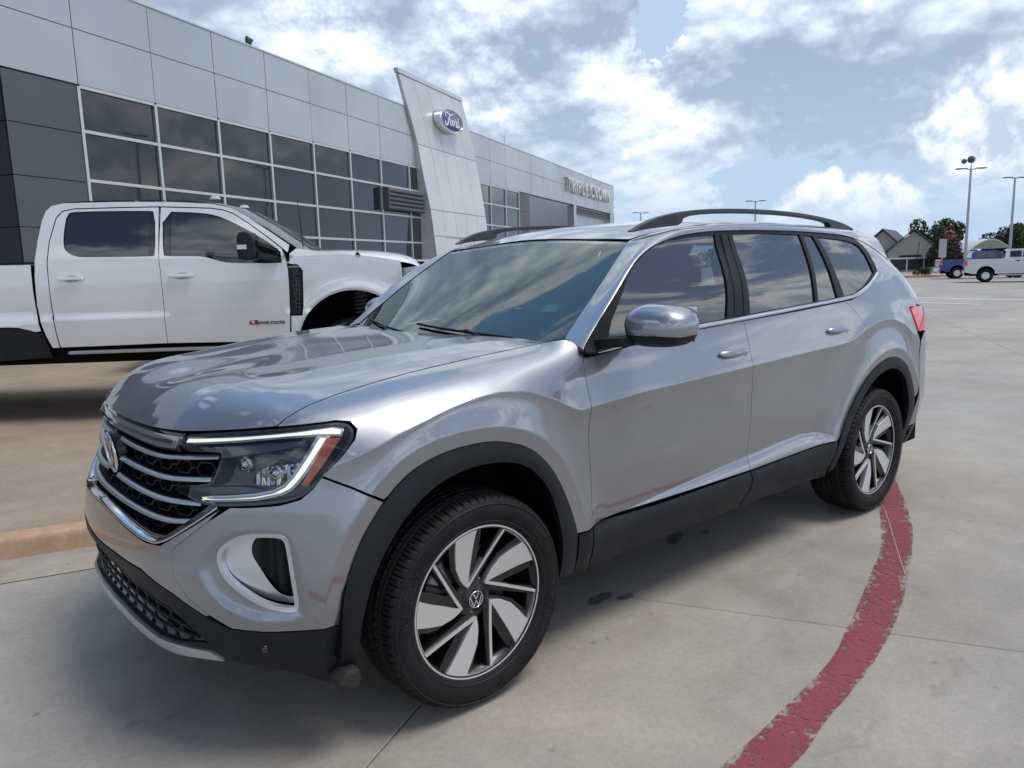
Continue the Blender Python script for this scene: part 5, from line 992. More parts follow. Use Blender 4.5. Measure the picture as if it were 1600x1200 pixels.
    P('front_arch_cladding', [tuple(q) for q in oF] + [(.46, .345)] + [tuple(q) for q in inF[::-1]] + [(-.50, .228)], M_PLAST, sp=.014, off=.010, relief=hump(oF, inF), lip=.035, gap=.001)
    P('rear_arch_cladding', [(2.44, .335)] + [tuple(q) for q in oR[1:]] + [tuple(q) for q in inR[::-1]], M_PLAST, sp=.014, off=.010, relief=hump(oR, inR), lip=.035, gap=.001)
    # ---- front bumper
    bcut = [(-.846, .4704), (-.915, .508), (-.981, .553), (-1.033, .6174), (-1.0475, .6632), (-1.036, .705), (-.975, .749), (-.909, .795), (-.834, .840)]
    arch_down = [(-.500, .4632)] + [q for q in aF if q[0] < -.34 and q[1] > .47 and q[1] < .81]
    fogm = chaikin([(-.8746, .715), (-.8143, .7544), (-.749, .7659), (-.6804, .7654), (-.6544, .7546), (-.6462, .7246), (-.6362, .6178), (-.6307, .5394), (-.6436, .5233), (-.7156, .5317), (-.7741, .557), (-.8464, .6106), (-.8742, .6494), (-.8833, .6817)], 2)
    scoop = [(-.9454, .6761), (-.8986, .7329), (-.8293, .7733), (-.7137, .7817), (-.6477, .7689), (-.6254, .7243), (-.6101, .60), (-.604, .53), (-.622, .5023), (-.6933, .4916), (-.7618, .4941), (-.8715, .5365), (-.9307, .6101)]
    scoop = [tuple(q) for q in chaikin(scoop, 2)]
    def scoopf(a, b):
        Q = np.stack([np.asarray(a), np.asarray(b)], -1); d = seg_dist(Q, scoop, True); ins = inside(Q, scoop); t = np.where(ins, d, 0)
        return -.020 * (1 - np.exp(-(t / .028)**1.5))
    corner = arch_down + [(-.359, .818), (-.451, .876), (-.5395, .924), (-.566, .893), (-.606, .864), (-.67, .850), (-.785, .8435), (-.828, .8425)] + bcut[::-1]+ [(-.74, .4635), (-.60, .4656)]
    P('front_bumper_corner', corner, M_SIL, sp=.011, holes=[fogm], relief=scoopf, gap=.0015)
    ch_out = [(-.862, .838), (-.976, .770), (-1.10, .702), (-1.18, .697), (-1.30, .711), (-1.45, .727), (UC, .738)]
    blk_c = [(UC, .612), (-1.39, .616), (-1.20, .610), (-1.045, .562), (-.93, .503), (-.850, .472)]
    half = ch_out[::-1] + bcut[::-1][1:-1] + blk_c[::-1][1:]     # centre-top -> cut -> centre-bottom
    poly = half + MIR(half)[1:-1]
    bump_c = panel('front_bumper', [(a, b) for a, b in poly], B, M_SIL, car, sp=.016, gap=.0015)
    # black lower fascia with intake hole
    in_top = [(UC, .585), (-1.40, .575), (-1.30, .560), (-1.18, .538), (-1.075, .512), (-1.005, .464), (-.940, .408)]
    in_bot = [(-1.06, .392), (-1.17, .388), (-1.27, .405), (-1.44, .428), (UC, .437)]
    low_half = [(UC, .608), (-1.39, .612), (-1.20, .606), (-1.043, .558), (-.928, .499), (-.852, .468), (-.74, .460), (-.60, .462), (-.505, .459), (-.522, .34), (-.528, .24), (-.56, .225), (-.63, .275), (-.72, .322), (-.873, .345)]
    lowf = low_half + [(-.895, .352), (-.937, .385), (-1.06, .385), (-1.17, .382), (-1.27, .398), (-1.44, .421), (UC, .43)]
    hole = in_top + in_bot; hole = hole + MIR(hole)[1:-1]
    P2 = lowf + MIR(lowf)[1:-1]
    panel('lower_fascia', P2, B, M_PLAST, car, sp=.018, holes=[hole], gap=.001, off=.001)
    lip_half = [(UC, .428), (-1.44, .419), (-1.27, .396), (-1.17, .380), (-1.06, .383), (-.94, .383), (-.892, .352), (-1.0, .348), (-1.10, .337), (-1.19, .340), (-1.27, .352), (-1.44, .375), (UC, .385)]
    panel('skid_lip', lip_half + MIR(lip_half)[1:-1], B, M_SATIN, car, sp=.014, off=.012, gap=.001, lip=.03)
    # parking sensor dot
    sp_ = B(np.array([-.745]), np.array([.405]), .004)[0]
    MB().lathe([(0, -.003), (.011, -.003), (.012, .004)], 16, sp_).build('parking_sensor', M_GLOSSK, car, True)
    # ---- hood: thin plate through the fender edge, the nose and the crown
    pts = []; val = []; lam = []
    def addp(x, y, z, l=1e-5):
        for s_ in ((1, -1) if y else (1,)): pts.append((x, y * s_)); val.append(z); lam.append(l)
    shut = [tuple(q) for q in chaikin(hoodside[:-1], 1, False)]
    for a, b in shut:
        q = B(np.array([a]), np.array([b]))[0]; addp(q[0], abs(q[1]), q[2] + .001)
        q = B(np.array([a]), np.array([b + .035]))[0]; a < .30 and addp(q[0], abs(q[1]), q[2] + .002, 2e-3)
    for a, b in [tuple(q) for q in chaikin(hoodfront, 1, False)]:
        q = B(np.array([a]), np.array([b]))[0]; addp(q[0], abs(q[1]) if a > UC + .02 else 0, q[2])
        q = B(np.array([a]), np.array([b + .03]))[0]; addp(q[0], abs(q[1]) if a > UC + .02 else 0, q[2] + .006, 1e-3)
    for x, y, z in [(-.62, 0, 1.124), (-.35, 0, 1.180), (-.1, 0, 1.211), (.1, 0, 1.226), (.30, 0, 1.234), (-.45, .42, 1.158), (-.15, .46, 1.203), (.1, .48, 1.222), (.34, .48, 1.230)]: addp(x, y, z, 2e-2)
    for x, y, z in [(.50, .79, 1.214), (.50, .70, 1.222), (.46, .60, 1.228), (.40, .40, 1.233), (.36, 0, 1.237)]: addp(x, y, z, 1e-4)
    H = TPS(pts, val, np.array(lam))
    # crease lines of the hood (y of the crease along x)
    cx = [-.95, -.70, -.4, 0, .5]; c1 = [.42, .46, .545, .625, .68]; c2 = [.16, .20, .30, .40, .47]
    def HF(x, y, off=0.):
        x = np.asarray(x, float); y = np.asarray(y, float); z = H(np.stack([x, y], -1))
        env = np.interp(x, [-.86, -.70, .30, .45], [0, 1, 1, .7])
        for c, amp, L, Ld in ((c1, .0075, .13, .06), (c2, .0030, .10, .07)):
            t = np.abs(y) - np.interp(x, cx, c); a = np.sqrt(t * t + .004**2); z = z + env * amp * np.where(t > 0, np.exp(-a / Ld), np.exp(-a / L))
        return np.stack([x, y, z + off], -1)
    sh3 = [B(np.array([a]), np.array([b]))[0] for a, b in [tuple(q) for q in chaikin(hoodside, 2, False)]]
    fr3 = [B(np.array([a]), np.array([b]))[0] for a, b in [tuple(q) for q in chaikin(hoodfront, 2, False)]]
    edge_r = [(.50, -.785), (.505, -.74), (.475, -.70), (.455, -.62), (.43, -.50), (.375, -.35), (.345, -.18), (.335, 0)]
    near = [(q[0], q[1]) for q in fr3] + [(q[0], q[1]) for q in sh3 if q[0] < .44] + edge_r
    hp = near + [(a, -b) for a, b in reversed(near)][1:-1]
    panel('hood', hp, HF, M_SIL, car, sp=.016, gap=.003, lip=.02)
    # ---- inner shell seen through the seams
    sh = MB(); us = list(np.arange(UC, 4.69, .03))
    G_ = [[B(np.array([u]), np.array([v]), -.020)[0] for v in np.r_[np.arange(.36, 1.16, .05), 1.17]] for u in us]
    ok = []
    for k, row in enumerate(G_):
        ok.append([not (inside(np.array([[us[k], r[2]]]), [(a, b) for a, b in ARCH_F])[0] or inside(np.array([[us[k], r[2]]]), [(a, b) for a, b in ARCH_R])[0] or (us[k] < -.60 and .36 < r[2] < 1.06)) for r in row])
    V = [p for r in G_ for p in r]; m_ = len(G_[0]); F_ = []
    for i in range(len(G_) - 1):
        for j in range(m_ - 1):
            if ok[i][j] and ok[i + 1][j] and ok[i][j + 1] and ok[i + 1][j + 1]: F_.append((i * m_ + j, (i + 1) * m_ + j, (i + 1) * m_ + j + 1, i * m_ + j + 1))
    shell = MB(); shell.add(V, F_); shell.build('inner_shell', M_DARK, car, recalc=False); n_sh = bpy.data.objects['inner_shell']; mirror(n_sh)
    # floor pan, wheel houses
    fl = MB(); fl.box((-.70, -.60, .34), (-.46, .60, .40)); fl.box((-.46, -.60, .30), (.46, .60, .60)); fl.box((.47, -.86, .33), (2.43, .86, .40)); fl.box((2.5, -.60, .26), (3.46, .60, .55)); fl.box((3.46, -.85, .28), (3.86, .85, .5))
    fl.build('floor_pan', M_DARK, car)
    for x0, x1, nm, A_ in ((-.46, .46, 'wheel_liner', ARCH_F), (2.44, 3.48, 'wheel_liner', ARCH_R)):
        for s_ in (-1, 1):
            w = MB(); pr = [(a, b) for a, b in A_[1:-1]]
            w.grid([[(a, s_ * .955, b - .01) for a, b in pr], [(a, s_ * .58, b + .01) for a, b in pr]]); w.add([(a, s_ * .60, b) for a, b in pr], [tuple(range(len(pr)))]); w.build(nm, M_DARK, car, recalc=False)
    # ---- greenhouse
    frame = [(.541, 1.196), (.6258, 1.26), (.72, 1.342), (.8189, 1.422), (.90, 1.482), (.9806, 1.531), (1.06, 1.567), (1.148, 1.5955), (1.24, 1.617), (1.34, 1.634), (1.48, 1.6475), (1.624, 1.656), (1.957, 1.6635), (2.364, 1.662), (2.65, 1.655), (2.846, 1.647), (2.97, 1.638), (3.05, 1.622), (3.098, 1.59), (3.127, 1.545), (3.142, 1.49), (3.153, 1.432)]
    belt = [(3.143, 1.4206), (3.06, 1.385), (2.96, 1.349), (2.879, 1.3267), (2.80, 1.309), (2.716, 1.2974), (2.131, 1.271), (1.627, 1.248), (1.22, 1.2295), (.9, 1.207), (.7525, 1.1935), (.62, 1.188), (.539, 1.188)]
    g1 = [(.705, 1.212), (.745, 1.29), (.815, 1.375), (.891, 1.457), (.965, 1.510), (1.05, 1.5555), (1.14, 1.587), (1.23, 1.6085), (1.40, 1.627), (1.592, 1.638), (1.560, 1.48), (1.505, 1.2505), (1.22, 1.2365), (.9, 1.2175)]
    g2 = [(1.734, 1.643), (2.05, 1.649), (2.3638, 1.645), (2.345, 1.45), (2.32, 1.2885), (1.6914, 1.2615), (1.712, 1.45)]
    g3 = [(2.399, 1.643), (2.5036, 1.639), (2.545, 1.45), (2.5701, 1.3008), (2.3517, 1.2901), (2.378, 1.45)]
    g4 = [(2.5462, 1.635), (2.85, 1.620), (2.9925, 1.603), (3.045, 1.578), (3.075, 1.53), (3.093, 1.46), (3.0985, 1.425), (3.0598, 1.4062), (2.93, 1.352), (2.8083, 1.3184), (2.6506, 1.3023), (2.60, 1.45)]
    fr = panel('window_frame', frame + belt, G, M_PLAST, car, sp=.02, holes=[g1, g2, g3, g4], gap=0., off=-.004, lip=.02); mirror(fr)
    for g, mt in ((g1, M_SGL), (g2, M_TINT), (g3, M_TINT), (g4, M_TINT)):
        w = panel('side_window', g, G, mt, car, sp=.04, gap=-.002, off=-.012, lip=0); mirror(w)
    # gloss pillar trims between the doors
    pb = panel('pillar_trim', [(1.560, 1.262), (1.628, 1.264), (1.690, 1.645), (1.632, 1.645)], G, M_PLAST, car, sp=.03, off=-.001); mirror(pb)
    pb = panel('pillar_trim', [(1.634, 1.264), (1.680, 1.2665), (1.722, 1.648), (1.696, 1.647)], G, M_PLAST, car, sp=.03, off=-.0005); mirror(pb)
    # chrome strip along the belt
    bl = resample(chaikin(belt[::-1][1:], 2, False), .03, False); c = G(bl[:, 0], bl[:, 1] - .001, .004)
    cs = MB(); rows = []
    for k, (dz, dy) in enumerate(((-.012, -.004), (-.009, .004), (.0, .007), (.007, .004), (.009, -.004))): rows.append([tuple(q) for q in G(bl[:, 0], bl[:, 1] - .002 + dz, dy)])
    cs.grid(rows); o = cs.build('chrome_strip', M_CHROME, car, True, recalc=False); mirror(o)
    # windscreen and its black border
    wse = [(-.8166, 1.2269), (-.8069, 1.2653), (-.794, 1.3093), (-.7643, 1.4154), (-.7244, 1.5158), (-.6802, 1.6122)]
    wtop = [(-.52, 1.6225), (-.3316, 1.6342), (-.18, 1.641), (0, 1.6445)]
    wbot = [(0, 1.200), (-.30, 1.200), (-.45, 1.201), (-.62, 1.2045), (-.75, 1.210)]
    hw = wse + wtop; wsp = hw + [(-a, b) for a, b in hw[::-1]][1:] + [(-a, b) for a, b in wbot[::-1]][:-1] + wbot
    w = panel('windscreen', wsp, W, M_WSG, car, sp=.03, lip=0, flip=-1, gap=.004, off=-.002)
    inn = [(a * .962 if abs(a) > .3 else a, 1.235 + (b - 1.22) * (1.605 - 1.235) / (1.62 - 1.22) if b > 1.0 else b) for a, b in wsp]
    band = [(-.785, 1.2615), (-.766, 1.33), (-.738, 1.424), (-.698, 1.526), (-.664, 1.594), (-.50, 1.608), (-.3, 1.618), (-.1, 1.6235), (.1, 1.6235), (.3, 1.618), (.50, 1.608), (.664, 1.594), (.698, 1.526), (.738, 1.424), (.766, 1.33), (.785, 1.2615), (.45, 1.245), (.15, 1.24), (-.15, 1.24), (-.45, 1.245)]
    panel('windscreen_border', wsp, W, M_GLOSSK, car, sp=.04, lip=0, flip=-1, gap=.003, off=-.008, holes=[band])
    # side frame: A pillar, roof rail zone, loft between the glass edge and the window frame
    out_c = resample(chaikin([(.541, 1.196), (.6258, 1.262), (.72, 1.344), (.8189, 1.424), (.90, 1.484), (.9806, 1.533), (1.06, 1.569), (1.148, 1.5975), (1.24, 1.619), (1.34, 1.636), (1.48, 1.6495), (1.624, 1.658), (1.957, 1.6655), (2.364, 1.664), (2.65, 1.657), (2.846, 1.650), (3.0, 1.638), (3.2, 1.600), (3.45, 1.50)], 2, False), .025, False)
    qp, qv = [], []
    for u_ in np.arange(2.95, 3.80, .06):
        for v_ in (1.20, 1.24, 1.28, 1.32, 1.36, 1.39):
            q = B(np.array([u_]), np.array([v_]))[0]
            if v_ < 1.33 or u_ > 3.0: qp.append((q[0], q[2])); qv.append(-q[1])
    for x_ in np.arange(2.8, 3.75, .07):
        for z_ in np.arange(1.46, 1.68, .04):
            if z_ < 1.70 - max(0, x_ - 3.1) * .35: q = G(np.array([x_]), np.array([z_]))[0]; qp.append((x_, z_)); qv.append(-q[1])
    for x_, z_ in ((3.153, 1.432), (3.142, 1.46), (3.10, 1.42)): q = G(np.array([x_]), np.array([z_]))[0]; qp.append((x_, z_)); qv.append(-q[1])
    QT = TPS(qp, qv, 3e-4)
    def Q(x, z, off=0.): x = np.asarray(x, float); z = np.asarray(z, float); return np.stack([x, -QT(np.stack([x, z], -1)) - off, z + 0 * x], -1)
    oc = G(out_c[:, 0], out_c[:, 1], .003); ocq = Q(out_c[:, 0], out_c[:, 1], .0025); wq = sm((out_c[:, 0] - 2.85) / .2)[:, None]; oc = oc * (1 - wq) + ocq * wq
    s_o = np.r_[0, np.cumsum(np.linalg.norm(np.diff(oc, axis=0), axis=1))]
    e1 = W(np.array([a for a, b in wse]), np.array([b for a, b in wse]), .001)
    ridge_y = lambda x: np.interp(x, [1.10, 1.25, 1.6, 2.4, 3.0, 3.5], [.680, .690, .70, .70, .69, .655])
    xr = np.array([1.18, 1.26, 1.36, 1.5, 1.7, 2.0, 2.4, 2.8, 3.1, 3.45]); e2 = R(xr, -ridge_y(xr))
    inner_key = np.vstack([e1, e2]); kx = inner_key[:, 0]
    # pair by key stations: (outer x, inner x)
    pair = np.interp(out_c[:, 0], [.541, .82, 1.06, 1.30, 1.624, 2.4, 3.45], [.563, .826, 1.03, 1.19, 1.60, 2.4, 3.45])
    ik = resample(inner_key, .01, False); ic = np.stack([np.interp(pair, ik[:, 0], ik[:, k]) for k in range(3)], 1)
    n_out = nrm(G, out_c[:, 0], out_c[:, 1]); tan = np.gradient(oc, axis=0); tan /= np.linalg.norm(tan, axis=1)[:, None]
    d0 = np.cross(n_out, tan); d0 /= np.linalg.norm(d0, axis=1)[:, None]; sgn = np.sign(((ic - oc) * d0).sum(1)); d0 *= sgn[:, None]
    Lc = np.linalg.norm(ic - oc, axis=1)[:, None]
    rn = nrm(R, np.clip(ic[:, 0], 1.13, 3.5), ic[:, 1]); wn = -nrm(W, np.clip(ic[:, 1], -.82, -.6), np.clip(ic[:, 2], 1.21, 1.62)); wt = np.clip((ic[:, 0] - 1.12) / .14, 0, 1)[:, None]; ni = wn * (1 - wt) + rn * wt
    d1 = np.cross(tan, ni); d1 /= np.linalg.norm(d1, axis=1)[:, None]; d1 *= np.sign((d1 * (ic - oc)).sum(1))[:, None]
    tk = np.interp(out_c[:, 0], [.54, .80, 1.15, 1.5], [.15, .35, .6, 1.05])[:, None]; d0 = blur1(d0, 2.5, 0); d1 = blur1(d1, 2.5, 0); rows = []
    for t in np.linspace(0, 1, 13):
        h00, h10, h01, h11 = 2 * t**3 - 3 * t**2 + 1, t**3 - 2 * t**2 + t, -2 * t**3 + 3 * t**2, t**3 - t**2
        rows.append(h00 * oc + h10 * d0 * Lc * tk + h01 * ic + h11 * d1 * Lc * tk)
    rows = [blur_keep(r) for r in rows]
    sf = MB(); sf.grid([[tuple(q) for q in r] for r in rows]); sf.grid([[tuple(q) for q in rows[0]], [tuple(q + np.array([0, .022, -.004])) for q in rows[0]]])
    o = sf.build('body_side_frame', M_SIL, car, True, recalc=True); mirror(o)
    # roof skin
    rr = [(1.135, 0), (1.135, -.2), (1.138, -.35), (1.135, -.52), (1.13, -.655)] + [(x, -float(ridge_y(x)) + .002) for x in (1.26, 1.36, 1.5, 1.7, 2.0, 2.4, 2.8, 3.1, 3.45)] + [(3.56, -.60), (3.60, -.3), (3.61, 0)]
    panel('roof', rr + [(a, -b) for a, b in rr[::-1]][1:-1], R, M_SIL, car, sp=.035, gap=.0, lip=.015)
    # roof rails
    def rail_pts(key):
        return key
    rt = [(1.13, 1.652), (1.20, 1.690), (1.30, 1.722), (1.45, 1.748), (1.65, 1.765), (1.95, 1.775), (2.30, 1.775), (2.65, 1.762), (2.95, 1.738), (3.10, 1.715), (3.20, 1.690)]
    rb = [(1.14, 1.650), (1.22, 1.664), (1.34, 1.676), (1.44, 1.684), (1.455, 1.722), (1.65, 1.742), (1.95, 1.752), (2.30, 1.752), (2.65, 1.740), (2.86, 1.722), (2.88, 1.692), (3.05, 1.684), (3.18, 1.684)]
    yr = lambda x: float(np.interp(x, [1.1, 1.4, 2.4, 3.2], [.655, .690, .695, .665]))
    pol = [tuple(q) for q in chaikin(rt, 2, False)] + [tuple(q) for q in chaikin(rb[::-1], 1, False)]
    pol = [tuple(q) for q in resample(pol, .06)]
    rl = MB(); n = len(pol); rl.V = [(x, -yr(x) - .018, z) for x, z in pol] + [(x, -yr(x) + .022, z) for x, z in pol]
    tri = geometry.delaunay_2d_cdt([Vector(q) for q in pol], [(i, (i + 1) % n) for i in range(n)], [], 0, 1e-6)
    A_ = [tuple(v) for v in tri[0]]; T_ = [f for f in tri[2] if inside(np.array([np.mean([A_[i] for i in f], axis=0)]), pol)[0]]
    rl = MB(); rl.V = [(x, -yr(x) - .018, z) for x, z in A_] + [(x, -yr(x) + .022, z) for x, z in A_]; k_ = len(A_)
    rl.F = [tuple(f) for f in T_] + [tuple(i + k_ for i in f[::-1]) for f in T_] + [(i, (i + 1) % n, k_ + (i + 1) % n, k_ + i) for i in range(n)]
    o = rl.build('roof_rail', mat('rail_black', (.028, .030, .034), .38), car, bevel=.006); mirror(o)
    # rear end (turned away from the photograph)
    tail_pts = []
    def tail(y, z, off=0.):
        y = np.asarray(y, float); z = np.asarray(z, float); w = np.clip((z - 1.0) / .7, 0, 1)
        x = 3.95 - .36 * w**1.5 - .10 * (np.abs(y) / .75)**3 + off; return np.stack([x, y, z + 0 * y], -1)
    panel('tailgate', [(-.70, .98), (.70, .98), (.72, 1.2), (.66, 1.62), (0, 1.68), (-.66, 1.62), (-.72, 1.2)], tail, M_SIL, car, sp=.06, holes=[[(-.60, 1.24), (.60, 1.24), (.54, 1.55), (-.54, 1.55)]])
    panel('rear_window', [(-.60, 1.24), (.60, 1.24), (.54, 1.55), (-.54, 1.55)], tail, M_TINT, car, sp=.1, lip=0, gap=-.004, off=-.004)
    # D pillar skin
    dp = [(3.10, 1.41), (3.153, 1.432), (3.142, 1.49), (3.127, 1.545), (3.098, 1.59), (3.03, 1.634), (3.0, 1.655), (3.2, 1.622), (3.33, 1.575), (3.46, 1.515), (3.58, 1.40), (3.70, 1.28), (3.78, 1.20), (3.66, 1.20), (3.50, 1.28), (3.30, 1.345), (3.12, 1.365), (3.02, 1.355), (2.995, 1.362)]
    o = panel('rear_pillar', dp, Q, M_SIL, car, sp=.018, gap=-.001, off=-.0012, lip=.02, seam=M_SIL); mirror(o)
    # ---- mirrored body panels
    for p_ in parts: mirror(p_)
    return car, B, HF, fogm, scoopf, head, headtop, headbot
def blur_keep(r):
    o = r.copy(); o[1:-1] = .25 * r[:-2] + .5 * r[1:-1] + .25 * r[2:]; return o
# ================================================================ SUV details
def sweep_uv(uv, off, r, n=8, sq=1., name=None, mt=None, par=None, F=None):
    F = F or B; q = resample(chaikin(uv, 2, False), .015, False); P = F(q[:, 0], q[:, 1], off); N = nrm(F, q[:, 0], q[:, 1])
    m = MB(); m.tube(P, r, n, up=(0, 0, 1), sq=sq); return m
def text_mesh(txt, size, depth=.0, shear=0., spacing=1., bold=0.):
    c = bpy.data.curves.new('t', 'FONT'); c.body = txt; c.size = size; c.extrude = depth; c.shear = shear; c.space_character = spacing; c.offset = bold; c.align_x = 'CENTER'; c.align_y = 'CENTER'; c.resolution_u = 4
    o = bpy.data.objects.new('t', c); COL.objects.link(o); dg = bpy.context.evaluated_depsgraph_get(); me = bpy.data.meshes.new_from_object(o.evaluated_get(dg)); bpy.data.objects.remove(o); bpy.data.curves.remove(c); return me
def place_text(name, txt, size, M, mt, par=None, depth=.002, **kw):
    me = text_mesh(txt, size, depth, **kw); me.name = name; me.transform(M); me.materials.clear(); o = link(name, me, mt, par); return o
def frame_M(o, right, up):
    r = Vector(right).normalized(); u = Vector(up); u = (u - r * u.dot(r)).normalized(); n = r.cross(u); return Matrix.Translation(o) @ Matrix((r, u, n)).transposed().to_4x4()
def roundel(m, ring, R, M, w=.11):
    """ring with a V standing on a W, all strokes with real depth"""
    def st(pts, hw, dep=.03):
        for (a, b) in zip(pts[:-1], pts[1:]):
            a, b = np.array(a) * R, np.array(b) * R; t = b - a; t /= np.linalg.norm(t); n = np.array([-t[1], t[0]]) * hw * R
            q = [a - n, b - n, b + n, a + n]; m.prism([tuple(x) for x in q], lambda p: M @ Vector((p[0], p[1], R * dep)), lambda p: M @ Vector((p[0], p[1], R * .0)))
    st([(-.42, .78), (0.0, .06), (.42, .78)], .075); st([(-.80, .38), (-.36, -.80), (0, -.10), (.36, -.80), (.80, .38)], .075)
    k = MB(); k.lathe([(R * .90, .0), (R * .91, R * .06), (R * .96, R * .09), (R * 1.01, R * .06), (R * 1.02, 0)], 40, ax='z'); ring.add([tuple(M @ Vector(v)) for v in k.V], k.F)
def suv_front(car, fogm, scoopf, head, headtop, headbot):
    MIRP = lambda P: [(2 * UC - a, b) for a, b in P[::-1]]
    full = lambda h: h + MIRP(h)[1:-1]
    # dark mask behind everything
    mask = [(UC, 1.066), (-1.394, 1.0625), (-1.114, 1.067), (-.906, 1.085), (-.683, 1.098), (-.56, 1.103), (-.47, 1.102), (-.41, 1.085), (-.405, 1.058), (-.42, 1.02), (-.51, .93), (-.55, .885), (-.60, .86), (-.67, .845), (-.785, .84), (-.87, .835), (-.976, .765), (-1.10, .697), (-1.18, .69), (-1.30, .70), (-1.45, .715), (UC, .725)]
    panel('grille_backing', full(mask), B, M_DARK, car, sp=.03, off=-.085, lip=0, gap=0)
    # walls that close the nose behind its edge
    rim_ = resample(mask + [(2 * UC - a, b) for a, b in mask[::-1]][1:-1], .03)
    w = MB(); w.grid([[tuple(q) for q in B(rim_[:, 0], rim_[:, 1], o_)] for o_ in (-.012, -.088)]); w.F.append((len(rim_) - 1, 0, len(rim_), 2 * len(rim_) - 1)); w.build('grille_surround', M_DARK, car, recalc=False)
    # gloss strip under the bonnet edge
    top = [(UC, 1.0655), (-1.394, 1.0625), (-1.21, 1.0635), (-1.09, 1.068), (-1.075, 1.0605), (-1.082, 1.0), (-1.21, .9985), (-1.42, 1.007), (UC, 1.010)]
    panel('nose_trim', full(top), B, M_GLOSSK, car, sp=.02, off=-.014, lip=.01, gap=0)
    bar = [(UC, 1.054), (-1.44, 1.0525), (-1.24, 1.049), (-1.085, 1.051), (-1.093, 1.006), (-1.21, 1.003), (-1.42, 1.012), (UC, 1.015)]
    ba = panel('light_bar', full(bar), B, mat('smoked_lamp', (.42, .43, .45), .14, .7, coat=1., spec=1.), car, sp=.015, off=-.006, relief=lambda a, b: -.10 * np.abs(b - 1.032)**1.2 * 3)
    bi = [(UC, 1.0415), (-1.42, 1.038), (-1.226, 1.0355), (-1.103, 1.039), (-1.110, 1.022), (-1.215, 1.019), (-1.40, 1.023), (UC, 1.0255)]
    panel('light_strip', full(bi), B, M_REFL, ba, sp=.02, off=-.0055, lip=.003)
    # chrome slats
    S4 = [(UC, .777), (-1.45, .774), (-1.30, .771), (-1.16, .768), (-1.08, .771), (-1.005, .780)]
    S3 = [(UC, .848), (-1.5, .8425), (-1.34, .836), (-1.17, .831), (-1.08, .833), (-.96, .838)]
    S2 = [(UC, .911), (-1.45, .906), (-1.30, .903), (-1.15, .901), (-1.03, .909), (-.925, .916)]
    S1 = [(UC, .978), (-1.5, .972), (-1.38, .968), (-1.21, .966), (-1.04, .979), (-.90, .9885)]
    for sl in (S1, S2, S3, S4):
        q = resample(chaikin(sl, 2, False), .02, False); q = np.vstack([q[::-1][:-1], np.stack([2 * UC - q[:, 0], q[:, 1]], 1)]); q = q[(np.abs(q[:, 0] - UC) > (.075 if sl in (S2, S3) else .04 if sl is S1 else -1))]
        for seg in ([q[q[:, 0] > UC], q[q[:, 0] < UC]] if sl is not S4 else [q]):
            rows = []
            for dv, of in ((-.0075, -.036), (-.008, -.028), (-.005, -.0235), (.004, -.0255), (.0075, -.031), (.0065, -.038), (-.0060, -.038)): rows.append([tuple(p) for p in B(seg[:, 0], seg[:, 1] + dv, of)])
            m = MB(); m.grid(rows); n_ = len(seg); m.F.append(tuple(k * n_ for k in range(7))); m.F.append(tuple((k + 1) * n_ - 1 for k in range(7))[::-1]); m.build('slat', M_SATIN2, car, True, recalc=True, auto=40)
            # dark ledge behind each slat
            m = MB(); m.grid([[tuple(p) for p in B(seg[:, 0], seg[:, 1] + .002, o_)] for o_ in (-.0385, -.086)]); m.build('slat_ledge', M_PLAST, car)
    # frame bars between the slats
    rows_v = [(1.00, -1.05, -.99), (.942, -.935, 0), (.876, -.975, 0), (.808, -1.01, 0), (.745, -1.10, 0)]
    msh = MB()
    for k, (v, ue, _) in enumerate([(.940, -.94, 0), (.872, -.98, 0), (.806, -1.03, 0), (.745, -1.12, 0)]):
        span = 2 * (UC - ue); us = np.arange(ue - .035 - (.055 if k % 2 else 0), 2 * UC - ue + .03, -.115)
        for u in us:
            if abs(u - UC) < .10 and k < 3: continue
            hw, hh = .044, .020 if k < 3 else .013
            ring_ = [(u - hw, v), (u - hw * .62, v + hh), (u + hw * .62, v + hh), (u + hw, v), (u + hw * .62, v - hh), (u - hw * .62, v - hh)]
            R_ = ring_ + ring_[:1]
            for a, b in zip(R_[:-1], R_[1:]): msh.tube([B(np.array([a[0]]), np.array([a[1]]), -.052)[0], B(np.array([b[0]]), np.array([b[1]]), -.052)[0]], .0034, 4)
            for s_ in (-1, 1): msh.tube([B(np.array([u + s_ * hw]), np.array([v]), -.052)[0], B(np.array([u + s_ * (hw + .016)]), np.array([v + .0]), -.058)[0]], .0034, 4)
    msh.build('grille_mesh', mat('mesh_black', (.007, .008, .010), .5), car)
    # inner floor of the grille: gloss surround bottom V
    chin = [(UC, .757), (-1.45, .748), (-1.30, .735), (-1.185, .722), (-1.105, .725), (-.985, .795), (-.905, .848), (-.870, .844), (-.976, .776), (-1.10, .708), (-1.18, .703), (-1.30, .717), (-1.45, .733), (UC, .744)]
    panel('grille_lower_lip', full(chin), B, M_GLOSSK, car, sp=.02, off=-.02, lip=.05, gap=0)
    cv = [(UC, .7445), (-1.45, .7335), (-1.30, .7185), (-1.18, .7045), (-1.10, .7095), (-.976, .778), (-.875, .8425)]
    q = resample(chaikin(cv, 2, False), .015, False); q = np.vstack([q[::-1][:-1], np.stack([2 * UC - q[:, 0], q[:, 1]], 1)])
    m = MB(); m.grid([[tuple(p) for p in B(q[:, 0], q[:, 1] + dv, o_)] for dv, o_ in ((-.0065, -.012), (-.0055, -.001), (-.001, .002), (.004, -.001), (.007, -.008), (.0085, -.022))]); m.build('chrome_surround', M_CHROME, car, True, recalc=False)
